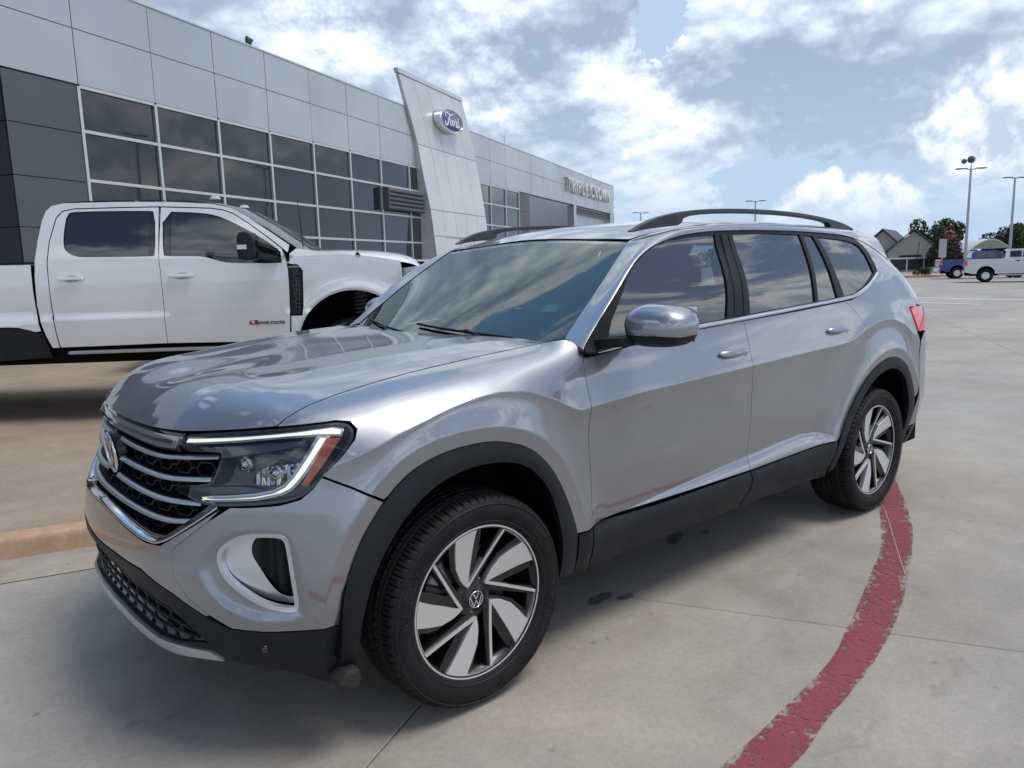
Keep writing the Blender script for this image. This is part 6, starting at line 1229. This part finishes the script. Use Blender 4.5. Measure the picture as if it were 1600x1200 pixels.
    # emblem
    c0 = B(np.array([UC]), np.array([.9]), -.030)[0]; Me = frame_M((float(c0[0]) - .004, 0, .898), (0, -1, 0), (-.10, 0, 1)); Me = Matrix.Translation((0, 0, 0)) @ Me
    em = MB(); k = MB(); k.lathe([(0, .006), (.066, .004), (.073, -.004), (.075, -.03)], 40, ax='z'); em.add([tuple(Me @ Vector(v)) for v in k.V], k.F); e_ = em.build('front_emblem', mat('emblem_black', (.006, .006, .007), .22), car, True)
    a, b = MB(), MB(); roundel(a, b, .074, Me @ Matrix.Translation((0, 0, .006))); a.build('emblem_letters', M_CHROME, e_); b.build('emblem_ring', M_CHROME, e_, True)
    # ---- headlights
    hd = [tuple(q) for q in chaikin(head, 1)]
    housing = panel('headlight', hd, B, M_GLOSSK, car, sp=.02, off=-.045, lip=0, gap=-.004)
    rm = resample(hd, .02); m = MB(); m.grid([[tuple(q) for q in B(rm[:, 0], rm[:, 1], o_)] for o_ in (-.004, -.047)]); m.F.append((len(rm) - 1, 0, len(rm), 2 * len(rm) - 1)); m.build('lamp_wall', M_GLOSSK, housing, recalc=False)
    # black bezel rim around the lens
    ring_in = shrink(resample(hd, .012), .0075)
    panel('lamp_bezel', hd, B, M_GLOSSK, housing, sp=.012, off=-.0045, lip=.006, gap=.0005, holes=[[tuple(q) for q in ring_in[::2]]])
    panel('lamp_lens', hd, B, M_LENS, housing, sp=.015, off=-.003, lip=0, gap=.003)
    t1 = [(-1.053, 1.027), (-1.048, 1.0505), (-.90, 1.0605), (-.763, 1.069), (-.65, 1.0745), (-.546, 1.078), (-.485, 1.078), (-.452, 1.0655), (-.462, 1.044), (-.535, 1.054), (-.639, 1.056), (-.758, 1.051), (-.90, 1.040)]
    t2 = [(-.503, 1.045), (-.530, 1.010), (-.556, .978), (-.582, .944), (-.610, .914), (-.634, .893), (-.664, .880), (-.748, .8655), (-.912, .8555), (-.952, .8625), (-.85, .870), (-.748, .879), (-.690, .889), (-.655, .905), (-.628, .930), (-.60, .965), (-.575, .996), (-.552, 1.028), (-.534, 1.050)]
    for t_ in (t1, t2): panel('running_light', t_, B, M_CLR, housing, sp=.012, off=-.013, lip=.015, gap=.0015); panel('light_guide', [tuple(q) for q in shrink(resample(t_, .008), .0058)[::1]], B, M_DRL, housing, sp=.012, off=-.010, lip=.006, gap=0)
    t1i = shrink(resample(t1, .01), -.006); 
    for t_ in (t1, t2): panel('lamp_tube_rim', [tuple(q) for q in shrink(resample(t_, .012), -.0035)[::1]], B, M_REFL, housing, sp=.012, off=-.018, lip=.012, gap=0)
    panel('side_marker', [(-.512, 1.040), (-.488, 1.038), (-.462, 1.038), (-.500, .993), (-.532, .955), (-.584, .898), (-.604, .902), (-.582, .938), (-.545, .990)], B, M_AMB, housing, sp=.012, off=-.014, lip=.015)
    # projector and its shelf
    for (u_, v_, r_) in ((-.690, .938, .026), (-.80, .965, .024)):
        c = B(np.array([u_]), np.array([v_]), -.030)[0]; n = nrm(B, np.array([u_]), np.array([v_]))[0]; n = np.array([-.85, -.5, .0]); n /= np.linalg.norm(n)
        M_ = Vector(n).to_track_quat('Z', 'Y').to_matrix().to_4x4(); M_.translation = Vector(c); k = MB(); k.lathe([(0, .012), (r_ * .5, .010), (r_ * .8, .004), (r_ * .86, -.001), (r_, .001), (r_ * 1.06, -.006), (r_ * 1.1, -.02)], 24, ax='z'); m = MB(); m.add([tuple(M_ @ Vector(v)) for v in k.V], k.F); m.build('projector', M_REFL, housing, True)
    panel('lamp_reflector', [(-.78, .915), (-.735, .955), (-.655, .962), (-.600, .972), (-.632, .925), (-.668, .905), (-.72, .897)], B, M_REFL, housing, sp=.012, off=-.034, lip=.015, relief=lambda a, b: .012 * np.sin(a * 90))
    panel('lamp_shelf', [(-.86, .990), (-.74, 1.002), (-.60, 1.020), (-.575, 1.035), (-.70, 1.032), (-.88, 1.018)], B, mat('lamp_grey', (.16, .17, .19), .2, .6), housing, sp=.02, off=-.030, lip=.012)
    panel('lamp_shelf', [(-1.04, .888), (-.925, .898), (-.80, .903), (-.72, .893), (-.80, .885), (-.95, .876)], B, mat('lamp_grey'), housing, sp=.02, off=-.020, lip=.012)
    # ---- fog lamp pockets
    fi = [tuple(q) for q in shrink(np.array(fogm), .011)]
    bz = panel('air_curtain', [tuple(q) for q in fogm], lambda a, b, off=0.: B(a, b, off + scoopf(a, b)), M_SATIN2, car, sp=.010, off=.004, holes=[fi], gap=-.001, lip=.02)
    def cheek(a, b): return -.012 - .030 * sm((np.asarray(a) + .88) / .20)
    blk = chaikin([(-.7854, .7195), (-.7636, .7461), (-.7353, .7529), (-.6743, .7534), (-.6592, .7252), (-.6469, .6521), (-.6437, .546), (-.6933, .5532), (-.7239, .579), (-.7658, .6545), (-.7859, .6869)], 2); blk = [tuple(q) for q in blk]
    panel('pocket_cheek', [tuple(q) for q in shrink(np.array(fogm), .004)], lambda a, b, off=0.: B(a, b, off + scoopf(a, b)), M_SATIN2, bz, sp=.012, off=-.006, relief=cheek, gap=0, lip=0, holes=[blk])
    panel('pocket_duct', blk, lambda a, b, off=0.: B(a, b, off + scoopf(a, b)), M_PLAST, bz, sp=.012, off=-.008, relief=lambda a, b: cheek(a, b) - .028 * sm((np.asarray(a) + .775) / .05) + .018 * np.exp(-((a + .70) / .025)**2), gap=-.002, lip=.01)
    # ---- lower intake
    back = [(UC, .592), (-1.40, .582), (-1.30, .567), (-1.18, .545), (-1.07, .518), (-.99, .464), (-.93, .402), (-1.06, .385), (-1.17, .380), (-1.27, .396), (-1.44, .420), (UC, .428)]
    panel('intake_backing', full(back), B, M_DARK, car, sp=.04, off=-.06, lip=0, gap=0)
    m = MB()
    def topv(u): u = u if u > UC else 2 * UC - u; return np.interp(-u, [.94, 1.005, 1.075, 1.18, 1.30, 1.625], [.408, .464, .512, .538, .560, .585])
    def botv(u): u = u if u > UC else 2 * UC - u; return np.interp(-u, [.94, 1.06, 1.17, 1.27, 1.44, 1.625], [.40, .388, .385, .402, .426, .435])
    for fr in (.25, .52, .78):
        us = np.arange(-.985 - fr * .05, 2 * UC + .985 + fr * .05, -.03); m.tube([B(np.array([u]), np.array([botv(u) + (topv(u) - botv(u)) * fr]), -.02)[0] for u in us], .0055, 6)
    for k, (f0, f1) in enumerate(((0, .25), (.25, .52), (.52, .78), (.78, 1.))):
        for u in np.arange(-1.04 - .035 * (k % 2), 2 * UC + 1.04, -.07):
            a, b_ = botv(u) + (topv(u) - botv(u)) * f0, botv(u) + (topv(u) - botv(u)) * f1; h = (b_ - a)
            for s_ in (-1, 1): m.tube([B(np.array([u + s_ * .010]), np.array([a]), -.02)[0], B(np.array([u]), np.array([a + h * .5]), -.024)[0], B(np.array([u + s_ * .010]), np.array([b_]), -.02)[0]], .0038, 4)
    m.build('intake_mesh', M_PLAST, car)
    # mud deflector in front of the wheel
    for s_ in (1,):
        m = MB(); m.prism([(-.50, .30), (-.458, .30), (-.452, .262), (-.468, .240), (-.492, .242), (-.53, .268)], lambda p: (p[0], -.945, p[1]), lambda p: (p[0], -.70, p[1])); o = m.build('mud_deflector', mat('dusty_plastic', (.026, .024, .022), .8), car, bevel=.008); mirror(o)
    for n in ('headlight', 'air_curtain'):
        o = bpy.data.objects[n]; c = copy_tree(o, car); c.scale.y = -1
M_SATIN2 = mat('satin_trim', (.74, .75, .78), .34, .9)

def make_wheel(a0, car, x, name='wheel'):
    """20 inch wheel, outer face towards -y, centre at the origin"""
    w = empty(name, (x, 0, .376)); w.parent = car; yf = -.962
    # tyre with cut tread
    prof = [(.262, -.958), (.270, -.968), (.282, -.976), (.300, -.984), (.322, -.9875), (.340, -.9845), (.354, -.978), (.3625, -.970)]
    tread_y = np.linspace(-.963, -.745, 45); n = 432; V = []; F = []
    back = [(.3625, -.738), (.354, -.730), (.330, -.722), (.300, -.726), (.270, -.742)]
    m = len(prof) + len(tread_y) + len(back)
    for k in range(n):
        w_ = 2 * math.pi * k / n; ph = (k % 6) / 6.; row = []
        for r, y in prof:
            if r >= .354 and k % 6 in (0,): r -= .004
            row.append((r, y))
        for y in tread_y:
            d = (y + .854) / .11; r = .3765 - .011 * abs(d)**3.2; t = abs(y + .854)
            g = 0.
            for gy in (.018, .052): g = max(g, 1. if abs(t - gy) < .0045 else 0)
            sh = (k + (2 if y > -.854 else 0)) % 6
            if t > .070 and sh in (0,): g = 1.
            if t > .076 and sh == 3 and t < .100: g = max(g, .6)
            if .023 < t < .047 and (k + int((t - .023) / .008)) % 6 == 1: g = .8
            if t < .013 and (k - int((y + .854) / .008)) % 6 == 4: g = .5
            if abs(t - .072) < .003: g = max(g, .5)
            row.append((r - .0075 * g, y))
        row += back
        for r, y in row: V.append((r * math.cos(w_), y, r * math.sin(w_)))
    for k in range(n):
        k2 = (k + 1) % n
        for i in range(m - 1): F.append((k * m + i, k2 * m + i, k2 * m + i + 1, k * m + i + 1))
    me = bpy.data.meshes.new('tyre'); me.from_pydata(V, [], F); me.update(); ty = link('tyre', me, M_RUB, w, True); me.set_sharp_from_angle(angle=math.radians(35))
    # raised sidewall ring and lettering
    k = MB(); k.lathe([(.345, -.9845), (.346, -.9862), (.3475, -.9862), (.3485, -.983)], 120); k.lathe([(.283, -.9775), (.284, -.9795), (.286, -.9795), (.287, -.978)], 120)
    for j in range(3):
        for q in range(9): 
            aa = math.radians(28 + 120 * j + q * 1.4); 
            k.add([(r * math.cos(aa + s), y, r * math.sin(aa + s)) for r, y, s in ((.300, -.9855, 0), (.338, -.9868, .03), (.338, -.9868, .042), (.300, -.9855, .012))], [(0, 1, 2, 3)])
    k.build('sidewall_band', M_RUB2, ty, True)
    def ring_txt(txt, ang, size, step, r=.316):
        for i, ch in enumerate(txt):
            if ch == ' ': continue
            th = math.radians(ang - i * step); me = text_mesh(ch, size, .0016); Mx = frame_M((r * math.cos(th), -.9865, r * math.sin(th)), (math.sin(th), 0, -math.cos(th)), (math.cos(th), 0, math.sin(th)))
            me.transform(Mx); me.materials.clear(); me.name = 'sidewall_letter'; link('sidewall_letter', me, M_RUB2, ty)
    ring_txt('KELLY', 176 + (a0 - 110), .040, 7.6); ring_txt('EDGE TOURING', 76 + (a0 - 110), .018, 3.9); ring_txt('KELLY', -4 + (a0 - 110), .040, 7.6); ring_txt('EDGE TOURING', 256 + (a0 - 110), .018, 3.9)
    # rim: barrel, black structure, machined faces
    rim = MB(); rim.lathe([(.258, yf - .000), (.2675, yf - .004), (.2715, yf + .002), (.268, yf + .012), (.256, yf + .016), (.250, yf + .05), (.235, yf + .10), (.232, yf + .22)], 96)
    rim.lathe([(.232, yf + .16), (.0, yf + .16)], 48); rim = rim.build('rim', M_RIMK, w, True)
    k = MB(); k.lathe([(.2625, yf - .0035), (.2665, yf - .0055), (.2695, yf - .0035)], 120); k.build('rim_edge', M_RIMS, rim, True)
    def pol(r, a): return (r * math.cos(math.radians(a)), r * math.sin(math.radians(a)))
    dish = lambda r: .024 * (1 - min(1, r / .262)**1.5)     # face sinks towards the hub
    blade = [(.060, 14), (.088, 17.5), (.112, 17), (.158, 13), (.205, 6.4), (.238, 2.6), (.2625, .3), (.2635, -6), (.2635, -13), (.2630, -20), (.236, -18.2), (.200, -15.8), (.165, -13), (.135, -9.8), (.110, -5.0), (.088, .5), (.070, 8)]
    for i in range(5):
        a = a0 + 72 * i; m = MB()
        P_ = [pol(r, a + t) for r, t in blade]; m.prism(P_, lambda p: (p[0], yf + .001 + dish(math.hypot(*p)), p[1]), lambda p: (p[0], yf + .030 + dish(math.hypot(*p)), p[1])); m.build('spoke_blade', M_RIMS, w, bevel=.0012)
        # arc and thin bar
        m = MB(); arc = [pol(.2595, a + t) for t in np.linspace(.5, 25, 9)]; b0, b1 = np.array(pol(.2585, a + 25)), np.array(pol(.066, a + 84)); bar_ = [tuple(b0 + (b1 - b0) * t) for t in np.linspace(0, 1, 9)]
        path = arc + bar_[1:]; pts = [np.array(p) for p in path]; L, R_ = [], []
        for j, p in enumerate(pts):
            t = pts[min(j + 1, len(pts) - 1)] - pts[max(j - 1, 0)]; t /= np.linalg.norm(t); n_ = np.array([-t[1], t[0]]); hw = .0040 if j < 8 else .0054; L.append(p + n_ * hw); R_.append(p - n_ * hw)
        for j in range(len(pts) - 1):
            q = [tuple(L[j]), tuple(L[j + 1]), tuple(R_[j + 1]), tuple(R_[j])]; nV = len(m.V)
        nn = len(pts); V = []
        for dz in (0.0006, .026):
            for side in (L, R_): V += [(p[0], yf + dz + dish(math.hypot(*p)), p[1]) for p in side]
        Fq = []
        for j in range(nn - 1): Fq += [(j, j + 1, nn + j + 1, nn + j), (2 * nn + j, 3 * nn + j, 3 * nn + j + 1, 2 * nn + j + 1), (j, 2 * nn + j, 2 * nn + j + 1, j + 1), (nn + j, nn + j + 1, 3 * nn + j + 1, 3 * nn + j)]
        Fq += [(0, nn, 3 * nn, 2 * nn), (nn - 1, 3 * nn - 1, 4 * nn - 1, 2 * nn - 1)]
        m.add(V, Fq); m.build('spoke_bar', M_RIMS, w)
        # black structure behind: fills between bar and next blade root, plus web behind the blade
        m = MB()
        web = [pol(.055, a + 30), pol(.11, a + 22), pol(.17, a + 17), pol(.22, a + 10), pol(.262, a + 6), pol(.262, a - 26), pol(.20, a - 26), pol(.14, a - 24), pol(.06, a - 30)]
        m.prism(web, lambda p: (p[0], yf + .012 + dish(math.hypot(*p)) * 1.1, p[1]), lambda p: (p[0], yf + .05 + dish(math.hypot(*p)), p[1]))
        q0, q1 = np.array(pol(.262, a + 25)), np.array(pol(.05, a + 84)); t = (q1 - q0) / np.linalg.norm(q1 - q0); nn_ = np.array([-t[1], t[0]]) * .013
        m.prism([tuple(q0 - nn_), tuple(q1 - nn_), tuple(q1 + nn_), tuple(q0 + nn_)], lambda p: (p[0], yf + .010 + dish(math.hypot(*p)), p[1]), lambda p: (p[0], yf + .05 + dish(math.hypot(*p)), p[1]))
        m.build('spoke_web', M_RIMK, w, bevel=.002)
    # hub, nuts, cap
    m = MB(); m.lathe([(0, yf + .026), (.034, yf + .026), (.036, yf + .030), (.060, yf + .032), (.078, yf + .040), (.082, yf + .07)], 40)
    m.build('hub', M_RIMK, w, True)
    m = MB()
    for i in range(5):
        aa = math.radians(a0 + 38 + 72 * i); m.lathe([(0, yf + .034), (.008, yf + .034), (.011, yf + .040)], 8, (.056 * math.cos(aa), 0, .056 * math.sin(aa)))
        m.build('wheel_bolt', M_RIMK, w) if i == 4 else None
    Mc = frame_M((0, yf + .024, 0), (1, 0, 0), (0, 0, 1)); a, b = MB(), MB(); roundel(a, b, .030, Mc); cp = b.build('centre_cap', M_CHROME, w, True); a.build('cap_letters', M_CHROME, cp)
    m = MB(); m.lathe([(.05, yf + .085), (.175, yf + .085), (.178, yf + .11)], 60); m.build('brake_disc', M_DISC, w, True)
    m = MB(); m.prism([pol(.10, 150), pol(.20, 152), pol(.205, 170), pol(.205, 190), pol(.20, 204), pol(.10, 206)], lambda p: (p[0], yf + .055, p[1]), lambda p: (p[0], yf + .12, p[1])); m.build('brake_caliper', mat('caliper_grey', (.12, .12, .12), .5, .6), w, bevel=.006)
    return w
M_RUB2 = mat('tyre_letter_rubber', (.020, .020, .021), .5, spec=.35)

def suv_rest(car):
    for x, a0 in ((0., 110.), (2.979, 117.)):
        w = make_wheel(a0, car, x); c = copy_tree(w, car); c.scale.y = -1
    # ---- door mirror
    def mirror_body():
        c = np.array([.768, -1.112, 1.278]); nu, nv = 40, 28; V = []
        for i in range(nv + 1):
            ph = math.pi * (i / nv - .5)
            for j in range(nu):
                th = 2 * math.pi * j / nu; cx, sx = math.cos(th), math.sin(th); cp, sp_ = math.cos(ph), math.sin(ph)
                se = lambda v, e: math.copysign(abs(v)**e, v)
                # a: along width (y), b: fore-aft (x), c: up
                Y = se(cp, .62) * se(cx, .62) * .128; X = se(cp, .7) * se(sx, .8); Z = se(sp_, .60) * .083
                X *= .105 if X < 0 else .085
                # flat back (mirror glass side)
                X = min(X, .062)
                # taper outward, top slopes down outboard, front face rakes
                up_ = max(0., Z / .083); dn_ = max(0., -Z / .083); X *= 1 - .16 * up_**2; Y = Y * (1 - .22 * up_**2 - .05 * dn_) ; tt = (-Y / .128 + 1) / 2; Z *= 1 - .18 * tt**2; Z += (-.010 * tt); X += .045 * tt + .25 * max(0, Z) * .6; 
                V.append((c[0] + X, c[1] + Y, c[2] + Z + .006))
        F = [(i * nu + j, i * nu + (j + 1) % nu, (i + 1) * nu + (j + 1) % nu, (i + 1) * nu + j) for i in range(nv) for j in range(nu)]
        return V, F
    V, F = mirror_body(); mb = MB(); mb.add(V, F)
    me = bpy.data.meshes.new('door_mirror'); me.from_pydata(V, [], F); bm = bmesh.new(); bm.from_mesh(me); bmesh.ops.remove_doubles(bm, verts=bm.verts, dist=1e-5)
    zc = 1.244; geom = bm.verts[:] + bm.edges[:] + bm.faces[:]; bmesh.ops.bisect_plane(bm, geom=geom, plane_co=(0, 0, zc), plane_no=(0, 0, 1))
    bmesh.ops.recalc_face_normals(bm, faces=bm.faces)
    up = bm.copy(); dn = bm
    bmesh.ops.delete(up, geom=[f for f in up.faces if f.calc_center_median().z < zc], context='FACES'); bmesh.ops.delete(dn, geom=[f for f in dn.faces if f.calc_center_median().z > zc], context='FACES')
    objs = []
    for b_, nm, mt in ((up, 'mirror_cap', M_SIL), (dn, 'mirror_lower_shell', M_PLAST)):
        me = bpy.data.meshes.new(nm); b_.to_mesh(me); b_.free(); objs.append(link(nm, me, mt, None, True))
    dmir = empty('door_mirror'); dmir.parent = car
    for o in objs: o.parent = dmir
    o = objs[1]; 
    for v in o.data.vertices: v.co.x = .75 + (v.co.x - .75) * .985; v.co.y = -1.10 + (v.co.y + 1.10) * .985; v.co.z = zc - .003 + (v.co.z - zc) * 1.02
    m = MB(); m.prism([(.66, 1.200), (.63, 1.238), (.76, 1.242), (.84, 1.235), (.83, 1.205)], lambda p: (p[0] + .01, -1.04, p[1] + .0), lambda p: (p[0] - .03, -.90, p[1] - .012)); m.build('mirror_arm', M_PLAST, dmir, bevel=.006)
    m = MB(); gy = [(.818 + .040 * t, -1.01 - .20 * t) for t in (0, .25, .5, .75, 1)]; m.grid([[(x, y, 1.215) for x, y in gy], [(x + .012, y, 1.345) for x, y in gy]]); m.build('mirror_glass', M_CHROME, dmir)
    # black sail triangle in front of the window
    sail = panel('mirror_sail', [(.541, 1.186), (.560, 1.205), (.6258, 1.262), (.70, 1.328), (.735, 1.300), (.70, 1.215), (.80, 1.206), (.75, 1.186), (.62, 1.178)], G, M_PLAST, dmir, sp=.02, off=.006, lip=.015)
    c = copy_tree(dmir, car); c.scale.y = -1; c.location.x += .10
    # ---- door handles
    for (u_, v_) in ((1.487, 1.102), (2.470, 1.137)):
        hd = empty('door_handle'); hd.parent = car
        # recessed cup as a shallow dark dish and the grip
        P_ = [(u_ + .105 * math.cos(t), v_ - .012 + .030 * math.sin(t)) for t in np.linspace(0, 2 * math.pi, 28)[:-1]]
        panel('handle_cup', P_, B, M_SIL, hd, sp=.008, off=.0012, gap=0, lip=.004, relief=lambda a, b: -.016 * np.clip(1 - ((a - u_) / .098)**2 - ((b - v_ + .012) / .027)**2, 0, 1)**.5 + .0)
        gr = []; xs = np.linspace(-.112, .112, 25)
        for k in range(13):
            w_ = 2 * math.pi * k / 12; row = []
            for x_ in xs:
                e = abs(x_) / .112; hh = .0150 * (1 - e**5)**.5 + .0012; dd = .0085 * (1 - e**6)**.5 + .0008; lift = .020 * (1 - e**2.6) + .007
                row.append(tuple(B(np.array([u_ + x_]), np.array([v_ + .002 + hh * math.sin(w_)]), lift + dd * math.cos(w_))[0]))
            gr.append(row)
        m = MB(); m.grid(gr); m.build('handle_grip', M_SIL, hd, True, recalc=True)
        c = copy_tree(hd, car); c.scale.y = -1
    # ---- cowl and wipers
    m = MB(); m.grid([[(x, y, z) for y, x, z in [(yy, np.interp(abs(yy), [0, .35, .55, .74], [.30 + dx, .34 + dx, .42 + dx, .55 + dx]), zz) for yy in np.linspace(-.76, .76, 21)]] for dx, zz in ((-.02, 1.165), (.02, 1.185), (.10, 1.20))]); m.build('cowl_panel', M_PLAST, car)
    for y0, y1 in ((-.62, .02), (.05, .66)):
        ys = np.linspace(y0, y1, 12); q = W(ys, 1.222 + .035 * (ys - y0) / (y1 - y0), .010)
        m = MB(); m.tube(q, .006, 6, up=(0, 0, 1)); m.tube([q[5], q[3] * .5 + q[5] * .5 + np.array([-.02, 0, .01]), (float(q[1][0]) - .05, y0 + .02, 1.20)], .007, 6); m.build('wiper', M_PLAST, car, True)
    # inner sticker on the glass and rear-view mirror
    for (y_, z_, w_, h_) in ((-.615, 1.345, .075, .028), (.02, 1.585, .10, .018)):
        m = MB(); q = [W(np.array([y_ + a * w_ / 2]), np.array([z_ + b * h_ / 2]), -.012)[0] for a, b in ((-1, -1), (1, -1), (1, 1), (-1, 1))]; m.add(q, [(0, 1, 2, 3)]); m.build('windscreen_sticker', mat('sticker_paper', (.62, .80, .72), .5), car)
    m = MB(); m.tube([(1.16, 0, 1.60), (1.12, 0, 1.55)], .015); m.box((1.10, -.12, 1.50), (1.14, .12, 1.57)); m.build('rear_view_mirror', M_PLAST, car, bevel=.01)
    # blue card behind the glass
    cb = empty('windscreen_card', (.785, -.130, 1.165), math.radians(-40), label='blue card lettered Mobile Service standing behind the SUV windscreen', cat='card')
    m = MB(); m.box((-.085, .0, .163), (.085, .004, .215)); m.build('card', mat('card_blue', (.06, .34, .85), .5), cb)
    m = MB(); m.box((-.085, .0, .0), (.085, .004, .161)); m.build('card_foot', mat('card_navy', (.010, .03, .08), .5), cb)
    for k_, s_ in enumerate(('Mobile', 'Service')): place_text('card_lettering', s_, .042, frame_M((-.012, -.001, .140 - .034 * k_), (1, 0, 0), (0, 0, 1)), mat('card_white', (.9, .9, .9), .5), cb, depth=.0005, bold=.001)
    # ---- cabin
    m = MB(); m.grid([[(x, y, z - .05 * (abs(y) / .8)**2) for y in np.linspace(-.80, .80, 17)] for x, z in ((.38, 1.155), (.60, 1.165), (.85, 1.15), (.98, 1.10), (1.02, 1.0), (1.0, .8))]); m.build('dashboard', M_DASH, car, True)
    m = MB(); m.grid([[(.92 + .05 * math.cos(t), -.38 + .16 * math.sin(t), 1.13 + .06 * math.sin(math.pi * k / 6)) for k in range(7)] for t in (-1.5, 0, 1.5)]); m.build('instrument_hood', M_DASH, car, True)
    m = MB(); m.tube([(1.10 + .07 * math.cos(w_) * .5, -.38 + .185 * math.sin(w_), 1.10 + .175 * math.cos(w_)) for w_ in np.linspace(0, 2 * math.pi, 33)], .014, 8, caps=False); m.box((1.07, -.52, 1.075), (1.10, -.24, 1.115)); m.box((1.06, -.43, 1.03), (1.11, -.33, 1.14)); m.build('steering_wheel', M_DASH, car, True)
    def seat(x, y, w=.50):
        s_ = empty('front_seat' if x < 1.7 else 'rear_seat', (x, y, 0)); s_.parent = car
        m = MB(); m.box((-.25, -w / 2, .60), (.28, w / 2, .78)); m.build('seat_cushion', M_SEAT, s_, bevel=.05)
        m = MB(); m.prism([(.20, .70), (.33, .72), (.52, 1.30), (.50, 1.36), (.42, 1.36), (.36, 1.30)], lambda p: (p[0], -w / 2 + .01, p[1]), lambda p: (p[0], w / 2 - .01, p[1])); m.build('seat_back', M_SEAT, s_, bevel=.035)
        for yy in ((0,) if w < .6 else (-w / 3, w / 3)):
            m = MB(); m.box((.46, yy - .13, 1.37), (.58, yy + .13, 1.55)); m.build('head_rest', M_SEAT, s_, bevel=.04)
    seat(1.32, -.38); seat(1.32, .38); seat(2.25, 0, 1.3)
    m = MB(); m.tube([(1.66, -.83, 1.50), (1.64, -.84, 1.20), (1.60, -.86, 1.0)], .02, 6); m.build('seat_belt', mat('belt_grey', (.22, .24, .25), .7), car)
    m = MB(); m.box((.5, -.86, .40), (3.6, .86, .46)); m.build('cabin_floor', M_SEAT, car)
import time; _t = time.time()
build_ground(); print('ground', time.time() - _t)
build_dealership(); print('building', time.time() - _t)
build_truck(); print('truck', time.time() - _t)
build_far(); print('far', time.time() - _t)
car, _B, _HF, fogm, scoopf, head, headtop, headbot = build_suv(); print('SUV', time.time() - _t)
suv_front(car, fogm, scoopf, head, headtop, headbot); suv_rest(car); print('suv rest', time.time() - _t)
